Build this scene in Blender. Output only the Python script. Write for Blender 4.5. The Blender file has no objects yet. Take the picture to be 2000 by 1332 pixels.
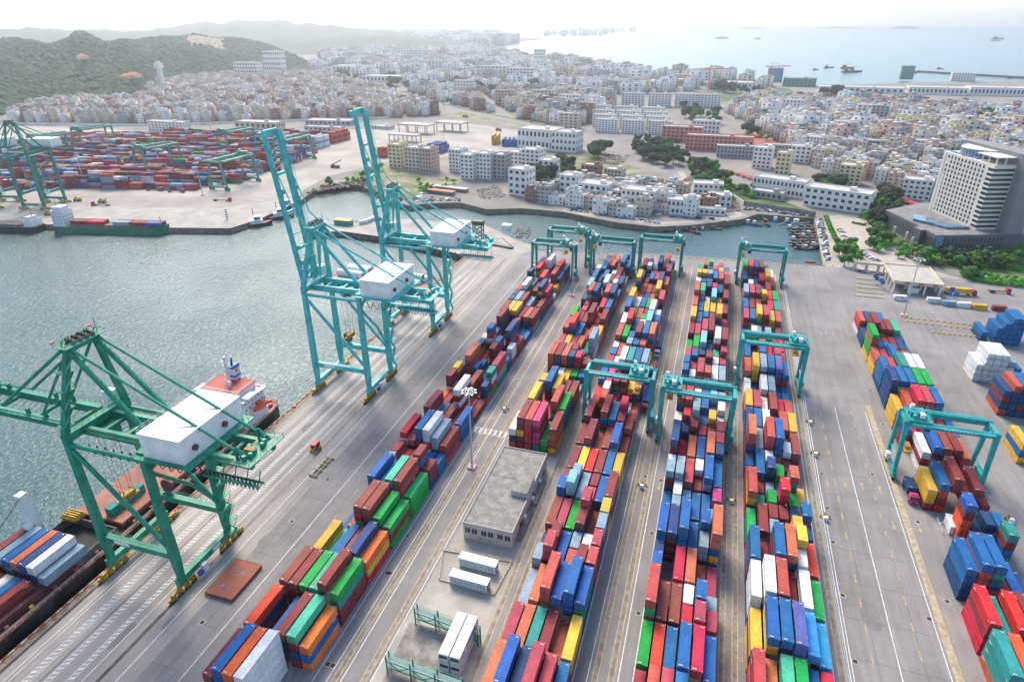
import bpy, math, random
import numpy as np
from mathutils import Matrix, Vector
from mathutils.geometry import tessellate_polygon
R_ = math.radians
scene = bpy.context.scene
COL = scene.collection
# ------------------------------------------------------------------ camera
CAM_F, CAM_P, CAM_R, CAM_Y, CAM_H = 1260.186, 0.46082, 0.00739, -0.306310, 134.0
def cam_axes():
    cy, sy, cp, sp = math.cos(CAM_Y), math.sin(CAM_Y), math.cos(CAM_P), math.sin(CAM_P)
    f = np.array([sy*cp, cy*cp, -sp]); r = np.array([cy, -sy, 0.0]); d = np.cross(f, r)
    cr, sr = math.cos(CAM_R), math.sin(CAM_R)
    return cr*r+sr*d, -sr*r+cr*d, f
AX = cam_axes()
cd = bpy.data.cameras.new('camera'); cam = bpy.data.objects.new('camera', cd); COL.objects.link(cam)
cd.sensor_width = 36.0; cd.lens = CAM_F/2000*36.0; cd.clip_start = 1.0; cd.clip_end = 60000
m3 = Matrix(((AX[0][0], -AX[1][0], -AX[2][0]), (AX[0][1], -AX[1][1], -AX[2][1]), (AX[0][2], -AX[1][2], -AX[2][2])))
cam.matrix_world = Matrix.Translation((0, 0, CAM_H)) @ m3.to_4x4()
scene.camera = cam
def ray(x, y): return AX[0]*((x-1000)/CAM_F)+AX[1]*((y-666)/CAM_F)+AX[2]
def G(x, y, z=0.0):          # survey of the photograph: point of the level z seen at photo position x, y
    d = ray(x, y); t = (z-CAM_H)/d[2]; return (float(d[0]*t), float(d[1]*t))
def atdist(x, y, dist):
    r = ray(x, y); r = r/math.hypot(r[0], r[1]); return (float(r[0]*dist), float(r[1]*dist), float(CAM_H+r[2]*dist))
def ppm(p):                  # photo pixels per metre at ground point p
    v = np.array([p[0], p[1], -CAM_H]); return CAM_F/float(v@AX[2])
# ------------------------------------------------------------------ world, sun, exposure
SUN_AZ, SUN_EL = -32.0, 44.0          # azimuth from +Y towards +X (deg), elevation
w = bpy.data.worlds.new("World"); scene.world = w; w.use_nodes = True
nt = w.node_tree; nt.nodes.clear()
sky = nt.nodes.new('ShaderNodeTexSky'); sky.sky_type = 'NISHITA'; sky.sun_disc = False
sky.sun_elevation = R_(SUN_EL); sky.sun_rotation = R_(SUN_AZ); sky.altitude = 50; sky.air_density = 1.0; sky.dust_density = 1.0; sky.ozone_density = 1.0
bg = nt.nodes.new('ShaderNodeBackground'); bg.inputs['Strength'].default_value = 0.085
wo = nt.nodes.new('ShaderNodeOutputWorld'); nt.links.new(sky.outputs[0], bg.inputs[0]); nt.links.new(bg.outputs[0], wo.inputs[0])
sl = bpy.data.lights.new('sun', 'SUN'); sl.energy = 1.5; sl.angle = R_(26); sl.color = (1.0, 0.87, 0.70)
so = bpy.data.objects.new('sun', sl); COL.objects.link(so)
ce = math.cos(R_(SUN_EL)); sd = Vector((math.sin(R_(SUN_AZ))*ce, math.cos(R_(SUN_AZ))*ce, math.sin(R_(SUN_EL))))
so.rotation_euler = sd.to_track_quat('Z', 'Y').to_euler(); so.location = (0, 0, 400)
vs = scene.view_settings; vs.view_transform = 'Standard'; vs.look = 'None'; vs.gamma = 1.0; vs.exposure = 1.94; vs.use_curve_mapping = False
scene.cycles.max_bounces = 5; scene.cycles.volume_bounces = 0
# ------------------------------------------------------------------ materials
MATS = {}
def mat(name, col, rough=0.7, metal=0.0, var=0.12, scale=3.0, bump=0.0, bscale=None, rust=0.0, rnd=0.0, spec=0.5, coord='Object', col2=None, thr=(0.42, 0.62)):
    if name in MATS: return MATS[name]
    m = bpy.data.materials.new(name); m.use_nodes = True; t = m.node_tree; n = t.nodes; L = t.links
    b = n['Principled BSDF']; b.inputs['Roughness'].default_value = rough; b.inputs['Metallic'].default_value = metal; b.inputs['Specular IOR Level'].default_value = spec
    tc = n.new('ShaderNodeTexCoord'); nz = n.new('ShaderNodeTexNoise'); nz.inputs['Scale'].default_value = scale; nz.inputs['Detail'].default_value = 6; nz.inputs['Roughness'].default_value = 0.65
    L.new(tc.outputs[coord], nz.inputs['Vector'])
    cr = n.new('ShaderNodeValToRGB'); cr.color_ramp.elements[0].position = thr[0]; cr.color_ramp.elements[1].position = thr[1]
    c2 = col2 if col2 else tuple(min(1, c*(1+var)+0.01*var) for c in col)
    c1 = tuple(c*(1-var) for c in col) if not col2 else col
    cr.color_ramp.elements[0].color = (*c1, 1); cr.color_ramp.elements[1].color = (*c2, 1)
    L.new(nz.outputs['Fac'], cr.inputs['Fac']); out = cr.outputs['Color']
    if rust > 0:
        n2 = n.new('ShaderNodeTexNoise'); n2.inputs['Scale'].default_value = scale*0.45; n2.inputs['Detail'].default_value = 9; n2.inputs['Roughness'].default_value = 0.75
        L.new(tc.outputs[coord], n2.inputs['Vector'])
        r2 = n.new('ShaderNodeValToRGB'); r2.color_ramp.elements[0].position = 0.66-rust*0.2; r2.color_ramp.elements[1].position = 0.74-rust*0.1
        r2.color_ramp.elements[0].color = (0, 0, 0, 1); r2.color_ramp.elements[1].color = (1, 1, 1, 1); L.new(n2.outputs['Fac'], r2.inputs['Fac'])
        mx = n.new('ShaderNodeMix'); mx.data_type = 'RGBA'; L.new(r2.outputs['Color'], mx.inputs['Factor']); L.new(out, mx.inputs['A']); mx.inputs['B'].default_value = (0.20, 0.085, 0.035, 1); out = mx.outputs['Result']
    if rnd > 0:
        oi = n.new('ShaderNodeObjectInfo'); hs = n.new('ShaderNodeHueSaturation'); mr = n.new('ShaderNodeMapRange'); L.new(oi.outputs['Random'], mr.inputs['Value'])
        mr.inputs['To Min'].default_value = 1-rnd; mr.inputs['To Max'].default_value = 1+rnd*0.8; L.new(mr.outputs[0], hs.inputs['Value'])
        m2 = n.new('ShaderNodeMapRange'); m2.inputs['To Min'].default_value = 0.485; m2.inputs['To Max'].default_value = 0.515; L.new(oi.outputs['Random'], m2.inputs['Value']); L.new(m2.outputs[0], hs.inputs['Hue'])
        L.new(out, hs.inputs['Color']); out = hs.outputs['Color']
    L.new(out, b.inputs['Base Color'])
    if bump > 0:
        n3 = n.new('ShaderNodeTexNoise'); n3.inputs['Scale'].default_value = bscale or scale*4; n3.inputs['Detail'].default_value = 4; L.new(tc.outputs[coord], n3.inputs['Vector'])
        bp = n.new('ShaderNodeBump'); bp.inputs['Strength'].default_value = bump; bp.inputs['Distance'].default_value = 0.1; L.new(n3.outputs['Fac'], bp.inputs['Height']); L.new(bp.outputs[0], b.inputs['Normal'])
    MATS[name] = m; return m
# ------------------------------------------------------------------ mesh builder
class MB:
    def __init__(s): s.v = []; s.f = []; s.m = []
    def add(s, vs, fs, mi=0):
        o = len(s.v); s.v += [tuple(p) for p in vs]; s.f += [tuple(i+o for i in f) for f in fs]; s.m += [mi]*len(fs)
    def box(s, c, d, mi=0, rz=0.0, taper=1.0):
        hx, hy, hz = d[0]/2, d[1]/2, d[2]/2; cs, sn = math.cos(rz), math.sin(rz); vs = []
        for k in (-1, 1):
            q = taper if k > 0 else 1
            for a, b in ((-1, -1), (1, -1), (1, 1), (-1, 1)):
                x, y = a*hx*q, b*hy*q; vs.append((c[0]+x*cs-y*sn, c[1]+x*sn+y*cs, c[2]+k*hz))
        s.add(vs, [(3, 2, 1, 0), (4, 5, 6, 7), (0, 1, 5, 4), (1, 2, 6, 5), (2, 3, 7, 6), (3, 0, 4, 7)], mi)
    def bx(s, x0, y0, z0, x1, y1, z1, mi=0): s.box(((x0+x1)/2, (y0+y1)/2, (z0+z1)/2), (abs(x1-x0), abs(y1-y0), abs(z1-z0)), mi)
    def bar(s, p, q, w, h=None, mi=0, w2=None, h2=None):
        h = h or w; w2 = w2 or w; h2 = h2 or h
        p, q = Vector(p), Vector(q); d = (q-p).normalized(); up = Vector((0, 0, 1)) if abs(d.z) < 0.95 else Vector((0, 1, 0))
        a = d.cross(up).normalized(); b = a.cross(d).normalized(); vs = []
        for c, ww, hh in ((p, w, h), (q, w2, h2)):
            for i, j in ((-1, -1), (1, -1), (1, 1), (-1, 1)): vs.append(c+a*(i*ww/2)+b*(j*hh/2))
        s.add(vs, [(3, 2, 1, 0), (4, 5, 6, 7), (0, 1, 5, 4), (1, 2, 6, 5), (2, 3, 7, 6), (3, 0, 4, 7)], mi)
    def tube(s, p, q, r, n=8, mi=0, r2=None):
        r2 = r if r2 is None else r2; p, q = Vector(p), Vector(q); d = (q-p).normalized(); up = Vector((0, 0, 1)) if abs(d.z) < 0.95 else Vector((0, 1, 0))
        a = d.cross(up).normalized(); b = a.cross(d).normalized(); vs = []
        for c, rr in ((p, r), (q, r2)):
            for i in range(n): t = 2*math.pi*i/n; vs.append(c+a*(rr*math.cos(t))+b*(rr*math.sin(t)))
        s.add(vs, [(i, (i+1) % n, n+(i+1) % n, n+i) for i in range(n)]+[tuple(range(n))[::-1], tuple(range(n, 2*n))], mi)
    def poly(s, pts, z0, z1, mi=0, side=None):        # extruded outline (any simple polygon)
        if sum(pts[i-1][0]*pts[i][1]-pts[i][0]*pts[i-1][1] for i in range(len(pts))) < 0: pts = pts[::-1]
        n = len(pts); tri = tessellate_polygon([[Vector((p[0], p[1], 0)) for p in pts]])
        top = []
        for t in tri:
            a, b, c = (pts[i] for i in t); 
            if (b[0]-a[0])*(c[1]-a[1])-(c[0]-a[0])*(b[1]-a[1]) < 0: t = t[::-1]
            top.append(tuple(t))
        o = len(s.v); s.v += [(p[0], p[1], z1) for p in pts]; s.f += [tuple(i+o for i in t) for t in top]; s.m += [mi]*len(top)
        if z0 is not None and z0 < z1:
            o2 = len(s.v); s.v += [(p[0], p[1], z0) for p in pts]
            for i in range(n): j = (i+1) % n; s.f.append((o2+i, o2+j, o+j, o+i)); s.m.append(mi if side is None else side)
    def strip(s, p, q, w, z=0.01, mi=0):
        p, q = Vector((p[0], p[1], 0)), Vector((q[0], q[1], 0)); d = (q-p).normalized(); a = Vector((-d.y, d.x, 0))*(w/2)
        s.add([(p.x+a.x, p.y+a.y, z), (p.x-a.x, p.y-a.y, z), (q.x-a.x, q.y-a.y, z), (q.x+a.x, q.y+a.y, z)], [(0, 1, 2, 3)], mi)
    def mesh(s, name, mats):
        me = bpy.data.meshes.new(name); me.from_pydata([tuple(v) for v in s.v], [], s.f)
        for m in mats: me.materials.append(m)
        if len(mats) > 1: me.polygons.foreach_set('material_index', s.m)
        me.update(); return me
    def build(s, name, mats, parent=None, loc=(0, 0, 0), rz=0.0):
        if not isinstance(mats, (list, tuple)): mats = [mats]
        o = bpy.data.objects.new(name, s.mesh(name, mats)); COL.objects.link(o); o.location = loc; o.rotation_euler = (0, 0, rz)
        if parent: o.parent = parent
        return o
def obj(name, me, parent=None, loc=(0, 0, 0), rz=0.0):
    o = bpy.data.objects.new(name, me); COL.objects.link(o); o.location = loc; o.rotation_euler = (0, 0, rz)
    if parent: o.parent = parent
    return o
def empty(name, loc=(0, 0, 0), rz=0.0):
    o = bpy.data.objects.new(name, None); COL.objects.link(o); o.location = loc; o.rotation_euler = (0, 0, rz); o.empty_display_size = 0.5; return o
def tag(o, label=None, cat=None, group=None, kind=None):
    if label: o['label'] = label
    if cat: o['category'] = cat
    if group: o['group'] = group
    if kind: o['kind'] = kind
    return o
KIDS = {}
def copy_tree(o, parent=None):
    c = o.copy(); COL.objects.link(c)
    if parent: c.parent = parent
    for ch in list(o.children): copy_tree(ch, c)
    return c
def setmat(o, slot, m):
    o.material_slots[slot].link = 'OBJECT'; o.material_slots[slot].material = m
def inpoly(p, poly):
    c = False; n = len(poly)
    for i in range(n):
        a, b = poly[i], poly[i-1]
        if (a[1] > p[1]) != (b[1] > p[1]) and p[0] < (b[0]-a[0])*(p[1]-a[1])/(b[1]-a[1])+a[0]: c = not c
    return c
ORD = ['first', 'second', 'third', 'fourth', 'fifth', 'sixth', 'seventh', 'eighth', 'ninth', 'tenth', 'eleventh', 'twelfth', 'thirteenth', 'fourteenth', 'fifteenth', 'sixteenth', 'seventeenth', 'eighteenth', 'nineteenth', 'twentieth', 'twenty-first', 'twenty-second', 'twenty-third', 'twenty-fourth', 'twenty-fifth', 'twenty-sixth', 'twenty-seventh', 'twenty-eighth', 'twenty-ninth', 'thirtieth'] + ['farthest'] * 60
WATER_Z = -4.0

# ------------------------------------------------------------------ setting
asph = mat('asphalt', (0.225, 0.211, 0.203), 0.85, var=0.22, scale=0.035, bump=0.25, bscale=6, thr=(0.35, 0.68))
quayc = mat('quay_paving', (0.305, 0.275, 0.245), 0.85, var=0.2, scale=0.03, bump=0.2, bscale=5, thr=(0.35, 0.68))
def streak(m, ax=(1.0, .05, 1), sc=0.55, lo=.84, hi=1.12):
    t = m.node_tree; n = t.nodes; L = t.links; b = n['Principled BSDF']; src = b.inputs['Base Color'].links[0].from_socket
    tc = n.new('ShaderNodeTexCoord'); mp = n.new('ShaderNodeMapping'); mp.inputs['Scale'].default_value = ax; L.new(tc.outputs['Object'], mp.inputs['Vector']); a = n.new('ShaderNodeTexNoise'); a.inputs['Scale'].default_value = sc; a.inputs['Detail'].default_value = 8; a.inputs['Roughness'].default_value = .7; L.new(mp.outputs[0], a.inputs['Vector'])
    r = n.new('ShaderNodeMapRange'); r.inputs['From Min'].default_value = .35; r.inputs['From Max'].default_value = .65; r.inputs['To Min'].default_value = lo; r.inputs['To Max'].default_value = hi; L.new(a.outputs['Fac'], r.inputs['Value'])
    c = n.new('ShaderNodeTexNoise'); c.inputs['Scale'].default_value = 1.7; c.inputs['Detail'].default_value = 8; c.inputs['Roughness'].default_value = .8; L.new(tc.outputs['Object'], c.inputs['Vector']); r2 = n.new('ShaderNodeMapRange'); r2.inputs['From Min'].default_value = .3; r2.inputs['From Max'].default_value = .7; r2.inputs['To Min'].default_value = .86; r2.inputs['To Max'].default_value = 1.12; L.new(c.outputs['Fac'], r2.inputs['Value'])
    mu = n.new('ShaderNodeMath'); mu.operation = 'MULTIPLY'; L.new(r.outputs[0], mu.inputs[0]); L.new(r2.outputs[0], mu.inputs[1])
    x = n.new('ShaderNodeMix'); x.data_type = 'RGBA'; x.blend_type = 'MULTIPLY'; x.inputs['Factor'].default_value = 1; L.new(src, x.inputs['A']); L.new(mu.outputs[0], x.inputs['B']); L.new(x.outputs['Result'], b.inputs['Base Color'])
streak(asph); streak(quayc)
conc = mat('concrete', (0.36, 0.335, 0.295), 0.9, var=0.15, scale=0.08, bump=0.15, bscale=3)
concd = mat('stained_concrete', (0.23, 0.21, 0.19), 0.9, var=0.3, scale=0.25, bump=0.2)
townm = mat('dusty_town_ground', (0.22, 0.20, 0.175), 0.95, var=0.3, scale=0.02, bump=0.2, bscale=1.0, thr=(0.3, 0.7))
greenm = mat('grass_ground', (0.07, 0.12, 0.03), 0.95, var=0.4, scale=0.06, bump=0.5, bscale=1.5)
scrub = mat('scrub_ground', (0.10, 0.15, 0.035), 0.95, scale=0.05, bump=0.5, bscale=0.8, col2=(0.30, 0.26, 0.19), thr=(0.42, 0.58))
roadm = mat('road_surface', (0.22, 0.21, 0.20), 0.9, var=0.12, scale=0.05)
wpaint = mat('white_marking', (0.62, 0.62, 0.60), 0.7, var=0.18, scale=0.8)
ypaint = mat('yellow_marking', (0.46, 0.33, 0.15), 0.7, var=0.25, scale=0.8)
cream = mat('wheel_track_paint', (0.245, 0.222, 0.192), 0.85, var=0.25, scale=0.5)
dark = mat('dark_rubber', (0.02, 0.02, 0.022), 0.8)
seawall = mat('seawall_stone', (0.20, 0.165, 0.125), 0.95, var=0.35, scale=0.4, bump=0.5)
def water_mat():
    m = bpy.data.materials.new('sea_water'); m.use_nodes = True; t = m.node_tree; n = t.nodes; L = t.links; b = n['Principled BSDF']
    b.inputs['Base Color'].default_value = (0.026, 0.088, 0.096, 1); b.inputs['Roughness'].default_value = 0.2; b.inputs['IOR'].default_value = 1.33
    tc = n.new('ShaderNodeTexCoord'); mp = n.new('ShaderNodeMapping'); mp.inputs['Scale'].default_value = (1, 0.62, 1); mp.inputs['Rotation'].default_value = (0, 0, R_(25)); L.new(tc.outputs['Object'], mp.inputs['Vector'])
    a = n.new('ShaderNodeTexNoise'); a.inputs['Scale'].default_value = 0.68; a.inputs['Detail'].default_value = 6; a.inputs['Roughness'].default_value = 0.62; a.inputs['Distortion'].default_value = 0.6; L.new(mp.outputs[0], a.inputs['Vector'])
    c = n.new('ShaderNodeTexNoise'); c.inputs['Scale'].default_value = 0.02; c.inputs['Detail'].default_value = 3; L.new(tc.outputs['Object'], c.inputs['Vector'])
    mr = n.new('ShaderNodeMapRange'); mr.inputs['From Min'].default_value = 0.3; mr.inputs['From Max'].default_value = 0.7; mr.inputs['To Min'].default_value = 0.55; mr.inputs['To Max'].default_value = 1.0; L.new(c.outputs['Fac'], mr.inputs['Value'])
    # calm water inside the fishing basin, rougher outside: ripple height falls with distance from the open berth
    bp = n.new('ShaderNodeBump'); bp.inputs['Distance'].default_value = 0.85; L.new(a.outputs['Fac'], bp.inputs['Height']); L.new(mr.outputs[0], bp.inputs['Strength']); L.new(bp.outputs[0], b.inputs['Normal'])
    MATS['sea_water'] = m; return m
watm = water_mat()
g = MB(); g.add([(-13500, -3000, WATER_Z), (13500, -3000, WATER_Z), (13500, 13500, WATER_Z), (-13500, 13500, WATER_Z)], [(0, 1, 2, 3)])
tag(g.build('sea', watm), kind='structure')
land = [(-146.2, -120), (-146.2, 366), G(905, 497), G(795, 473), G(735, 460), G(668, 451), G(598, 455), G(592, 447), G(640, 441), G(700, 430), G(765, 426), G(905, 434), G(950, 440), G(975, 452), G(1010, 468), G(1040, 478), G(1045, 489), G(1300, 497), G(1612, 520),
        G(1590, 426), G(1480, 418), G(1450, 428), G(1350, 440), G(1280, 443), G(1200, 434), G(1100, 414), G(1020, 407), G(950, 409), G(900, 396), G(840, 397), G(800, 402), G(760, 392), G(735, 372), G(700, 360), G(655, 359), G(620, 368), G(592, 388), G(560, 402), G(505, 428), G(450, 446), G(330, 445), G(0, 436),
        (-1500, 150), (-13000, 150), (-13000, 9000), G(860, 62), G(1062, 76), G(965, 84), G(950, 92), G(1000, 108), G(1050, 122), G(1180, 131), G(1300, 141), G(1420, 150), G(1500, 156), G(1560, 165), G(1620, 168), G(1750, 163), G(1880, 160), G(2000, 158), (3500, 1400), (6000, 900), (6000, -120)]
g = MB(); g.poly(land, -9, 0.0, 0, 1); tag(g.build('ground', [townm, seawall]), kind='structure')
def sheet(name, pts, z, m, kind='structure'):
    g = MB(); g.poly(pts, None, z, 0); return tag(g.build(name, m), kind=kind)
# container yard and quay paving
sheet('yard_pavement', [(-112, -120), (-112, 381), G(1045, 491), G(1300, 498.5), G(1612, 521.5), G(1672, 527), G(2000, 585), (330, 300), (330, -120)], 0.004, asph)
sheet('quay_apron', [(-146.0, -120), (-146.0, 366), G(905, 498), (-112, 381.5), (-102.3, -119), (-102.3, -120)][:4]+[(-112, -120)], 0.004, quayc)
sheet('pier', [G(905, 498), G(795, 474), G(735, 461), G(668, 452), G(600, 454), G(642, 442), G(765, 427), G(905, 435), G(950, 441.5), G(1008, 469), G(1040, 480), G(1045, 490), (-112, 381.5)], 0.006, conc)
sheet('far_quay_apron', [G(592, 389), G(505, 429), G(450, 445.5), G(330, 444.5), G(0, 435.5), (-1500, 152), (-1500, 175), G(0, 395), G(420, 405), G(590, 372)], 0.008, conc)
sheet('far_terminal_pavement', [(-1500, 175), G(0, 396), G(420, 405), G(590, 373), G(640, 345), G(700, 330), G(740, 318), G(1130, 285), G(1135, 272), G(900, 240), G(560, 262), G(340, 258), G(0, 245), (-1500, 700)], 0.005, mat('pale_paving', (0.36, 0.325, 0.28), 0.9, var=0.15, scale=0.03))
sheet('grey_quay_lane', [G(0, 400), G(420, 408), G(520, 395), G(440, 385), G(0, 378)], 0.012, quayc)
# roads
def road(name, pts, w, m=roadm, z=0.016):
    g = MB()
    P = [Vector((*G(*p), 0)) for p in pts]; L = []; Rr = []
    for i, p in enumerate(P):
        d = (P[min(i+1, len(P)-1)]-P[max(i-1, 0)]).normalized(); a = Vector((-d.y, d.x, 0))*(w/2); L.append((p+a)[:2]); Rr.append((p-a)[:2])
    g.poly(L+Rr[::-1], None, z); return tag(g.build(name, m), kind='structure')
road('main_road', [(1350, 345), (1250, 300), (1130, 262), (1000, 235), (900, 215), (800, 188), (700, 158), (640, 132), (600, 112)], 26)
road('road_median', [(1130, 259), (1000, 232), (900, 212), (800, 185), (700, 155), (640, 130)], 6, greenm, 0.03)
road('town_street', [(1180, 300), (1300, 325), (1420, 345), (1520, 365), (1640, 390), (1760, 430)], 15, z=0.018)
road('hill_road', [(1000, 235), (930, 180), (870, 150), (780, 110), (760, 92)], 14, z=0.02)
road('coast_road', [(1130, 262), (1250, 200), (1300, 185), (1500, 178), (1700, 190)], 12, z=0.022)
road('waterfront_lane', [(1100, 410), (1200, 428), (1290, 436), (1360, 433), (1450, 421), (1400, 395), (1340, 360), (1330, 335)], 6.5, conc, 0.024)
sheet('gate_forecourt', [G(1608, 520), G(1592, 428), G(1640, 420), G(1690, 430), G(1730, 470), G(1790, 520), G(1880, 545), G(2000, 565), G(2000, 590), G(1672, 528)], 0.020, conc)
sheet('gate_road', [G(1640, 530), G(1700, 533), G(1880, 545), G(2000, 558), (330, 380), (330, 320), G(2000, 622), G(1760, 580), G(1640, 560)], 0.024, roadm)
sheet('parking_court', [G(1612, 428), G(1680, 428), G(1740, 480), G(1800, 525), G(1745, 530), G(1680, 498), G(1635, 470)], 0.028, mat('pale_court', (0.42, 0.37, 0.31), 0.9, var=0.1, scale=0.2))
sheet('school_court', [G(1400, 265), G(1480, 258), G(1560, 292), G(1460, 300)], 0.026, mat('court_red', (0.32, 0.10, 0.07), 0.9, var=0.2, scale=0.1))
sheet('shore_scrub', [G(600, 372), G(660, 350), G(740, 318), G(800, 335), G(900, 352), G(880, 372), G(780, 392), G(742, 374), G(700, 361)], 0.010, scrub)
sheet('park_grass', [G(1345, 345), G(1400, 350), G(1480, 375), G(1590, 415), G(1500, 412), G(1420, 390), G(1360, 370)], 0.012, greenm)
sheet('podium_garden', [G(1660, 440), G(1730, 470), G(1850, 525), G(2000, 545), (330, 420), (300, 700), G(1990, 420), G(1700, 400)], 0.011, greenm)
sheet('waste_land', [G(1230, 370), G(1140, 330), G(1060, 320), G(1020, 300), G(1130, 292), G(1250, 330)], 0.010, scrub)
for i, q in enumerate([[(860, 225), (960, 212), (1130, 238), (1110, 262)], [(1360, 180), (1540, 172), (1560, 190), (1400, 200)], [(640, 150), (790, 140), (800, 165), (700, 165)]]):
    sheet('open_field', [G(*p) for p in q], 0.012, [scrub, greenm, scrub][i])
# painted markings on the yard, one object for each line family
mk = MB(); ym = MB(); wt = MB()
def yl(mb, X, y0, y1, w=0.22, z=0.02): mb.strip((X, y0), (X, y1), w, z)
for X in (-102.2, -123.3, -115.9, -135.6+1, -140.6, -139.4):
    yl(mk, X, -40, 366)
for X0, X1 in ((-136.5, -135.2), (-131.5, -130.3), (-126.8, -125.6)):      # hatched lane dividers
    yl(mk, X0, -40, 340, 0.16); yl(mk, X1, -40, 340, 0.16); y = 30.0
    while y < 330: mk.add([(X0, y, .02), (X1, y+.75, .02), (X1, y+1.25, .02), (X0, y+.5, .02)], [(0, 1, 2, 3)]); y += 1.25
lanes = [(-73.1, 60, 345), (-70.0, 60, 345), (-66.9, 60, 345), (-60.4, 60, 345), (-57.6, 180, 345), (-16.7, 40, 385), (-13.6, 40, 385), (-6.8, 40, 385), (-3.6, 60, 385), (39.9, 40, 385), (43.5, 40, 385), (44.2, 40, 385)]
for X, a, b in lanes: yl(mk, X, a, b)
yl(mk, 54.6, 30, 238); yl(mk, 65.2, 30, 238)
for X in (-68.4, -62.0, -38.7, -35.6, -11.9, -8.4, 15.4, 18.4, 41.7):
    hi = 345 if X < -60 else 385
    wt.add([(X-.75, 40, .012), (X+.75, 40, .012), (X+.75, hi, .012), (X-.75, hi, .012)], [(0, 1, 2, 3)])
    yl(ym, X-.62, 40, hi, .22, .02); yl(ym, X+.62, 40, hi, .22, .02)
w3 = MB()
for X in (66.9,): w3.add([(X-.9, 40, .012), (X+.9, 40, .012), (X+.9, 243, .012), (X-.9, 243, .012)], [(0, 1, 2, 3)]); yl(ym, X-.8, 40, 243, .2, .02); yl(ym, X+.8, 40, 243, .2, .02)
for X, st in ((49.0, 62), (60.0, 66)):
    y = st
    while y < 235: yl(ym, X, y, y+3.0, .28, .02); y += 8.4
y = 70
while y < 330: yl(ym, -95.2-1.6, y, y+5, .22, .02); y += 13.4
def arrow(mb, x, y, s, up=1, z=.021):
    mb.add([(x-.15, y-2*up, z), (x+.15, y-2*up, z), (x+.15, y+.6*up, z), (x-.15, y+.6*up, z)], [(0, 1, 2, 3)] if up > 0 else [(3, 2, 1, 0)])
    mb.add([(x-.5, y+.6*up, z), (x+.5, y+.6*up, z), (x, y+2.2*up, z)], [(0, 1, 2)] if up > 0 else [(2, 1, 0)])
for px, py, u in [(1616, 942, -1), (1650, 943, -1), (1684, 949, 1), (1719, 957, 1), (1745, 1025, -1), (1796, 1031, -1), (1604, 651, -1), (1614, 650, -1), (1627, 652, -1), (1241, 865, -1), (1228, 924, -1), (1300, 875, -1), (1287, 950, -1), (942, 820, -1), (910, 870, -1)]:
    X, Y = G(px, py); arrow(ym, X, Y, 1, u)
for k, (px, py) in enumerate([(1510, 580), (1560, 590)]): pass
tag(mk.build('white_lane_lines', wpaint), kind='structure'); tag(ym.build('yellow_lane_lines', ypaint), kind='structure'); tag(wt.build('crane_wheel_tracks', cream), kind='structure'); tag(w3.build('cream_edge_band', mat('cream_band', (0.38, 0.32, 0.235), 0.85, var=0.25, scale=0.6)), kind='structure')
cw = MB()
for i in range(17):
    x = -72.8+i*0.95
    if i % 2 == 0: cw.add([(x, 182.6, .022), (x+.7, 182.6, .022), (x+.7, 185.4, .022), (x, 185.4, .022)], [(0, 1, 2, 3)])
cw.strip((-73, 182.4), (-57.5, 182.4), .2, .024); cw.strip((-73, 185.6), (-57.5, 185.6), .2, .024)
tag(cw.build('crossing_stripes', wpaint), kind='structure')
# steel crane rails and their trench, patched asphalt, drain covers
rl = MB()
for X in (-119.9, -143.4):
    rl.bx(X-.45, -60, .004, X-.10, 366, .016); rl.bx(X+.12, -60, .004, X+.5, 366, .016); rl.bx(X-.05, -60, .004, X+.05, 366, .06)
rl.bx(-132.6, -60, .004, -132.3, 366, .015)
tag(rl.build('crane_rails', mat('worn_steel', (0.06, 0.05, 0.048), 0.5, 0.6, var=0.4, scale=0.5)), kind='structure')
pt = MB()
for px, py, w_, l_ in [(520, 1060, 8, 14), (240, 1240, 5, 11), (330, 1215, 3, 7), (840, 655, 6, 16), (600, 835, 5, 9), (1850, 760, 16, 10), (1620, 570, 14, 9), (560, 1090, 7, 8), (770, 900, 6, 6), (1700, 1200, 8, 14), (1560, 760, 3, 12)]:
    X, Y = G(px, py); n = 14; pts = []
    random.seed(px)
    for i in range(n):
        t = 2*math.pi*i/n; q = random.uniform(.7, 1.15); pts.append((X+w_*.3*q*math.cos(t), Y+l_*.4*q*math.sin(t)))
    pt.poly(pts, None, .008)
tag(pt.build('asphalt_stains', mat('stain_dark', (0.155, 0.148, 0.143), 0.8, scale=0.3, col2=(0.19, 0.18, 0.17), thr=(0.4, 0.6))), kind='structure')
dr = MB(); dr2 = MB()
for px, py in [(395, 1215), (570, 1018), (640, 936), (756, 1118), (762, 1119), (640, 1296), (650, 1299), (795, 1045), (1247, 1197), (1273, 1041), (1646, 1162), (1627, 1058), (1670, 1291), (1793, 1019), (1850, 1174), (1815, 1208), (1605, 925), (1700, 763), (1725, 828), (1704, 926), (1291, 938), (992, 853), (940, 840), (1260, 930), (1616, 992), (990, 735), (1000, 760)]:
    X, Y = G(px, py); dr2.bx(X-.75, Y-.75, .004, X+.75, Y+.75, .014); dr.bx(X-.5, Y-.5, .004, X+.5, Y+.5, .019)
tag(dr2.build('drain_surrounds', conc), kind='structure'); tag(dr.build('drain_grates', dark), kind='structure')
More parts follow.
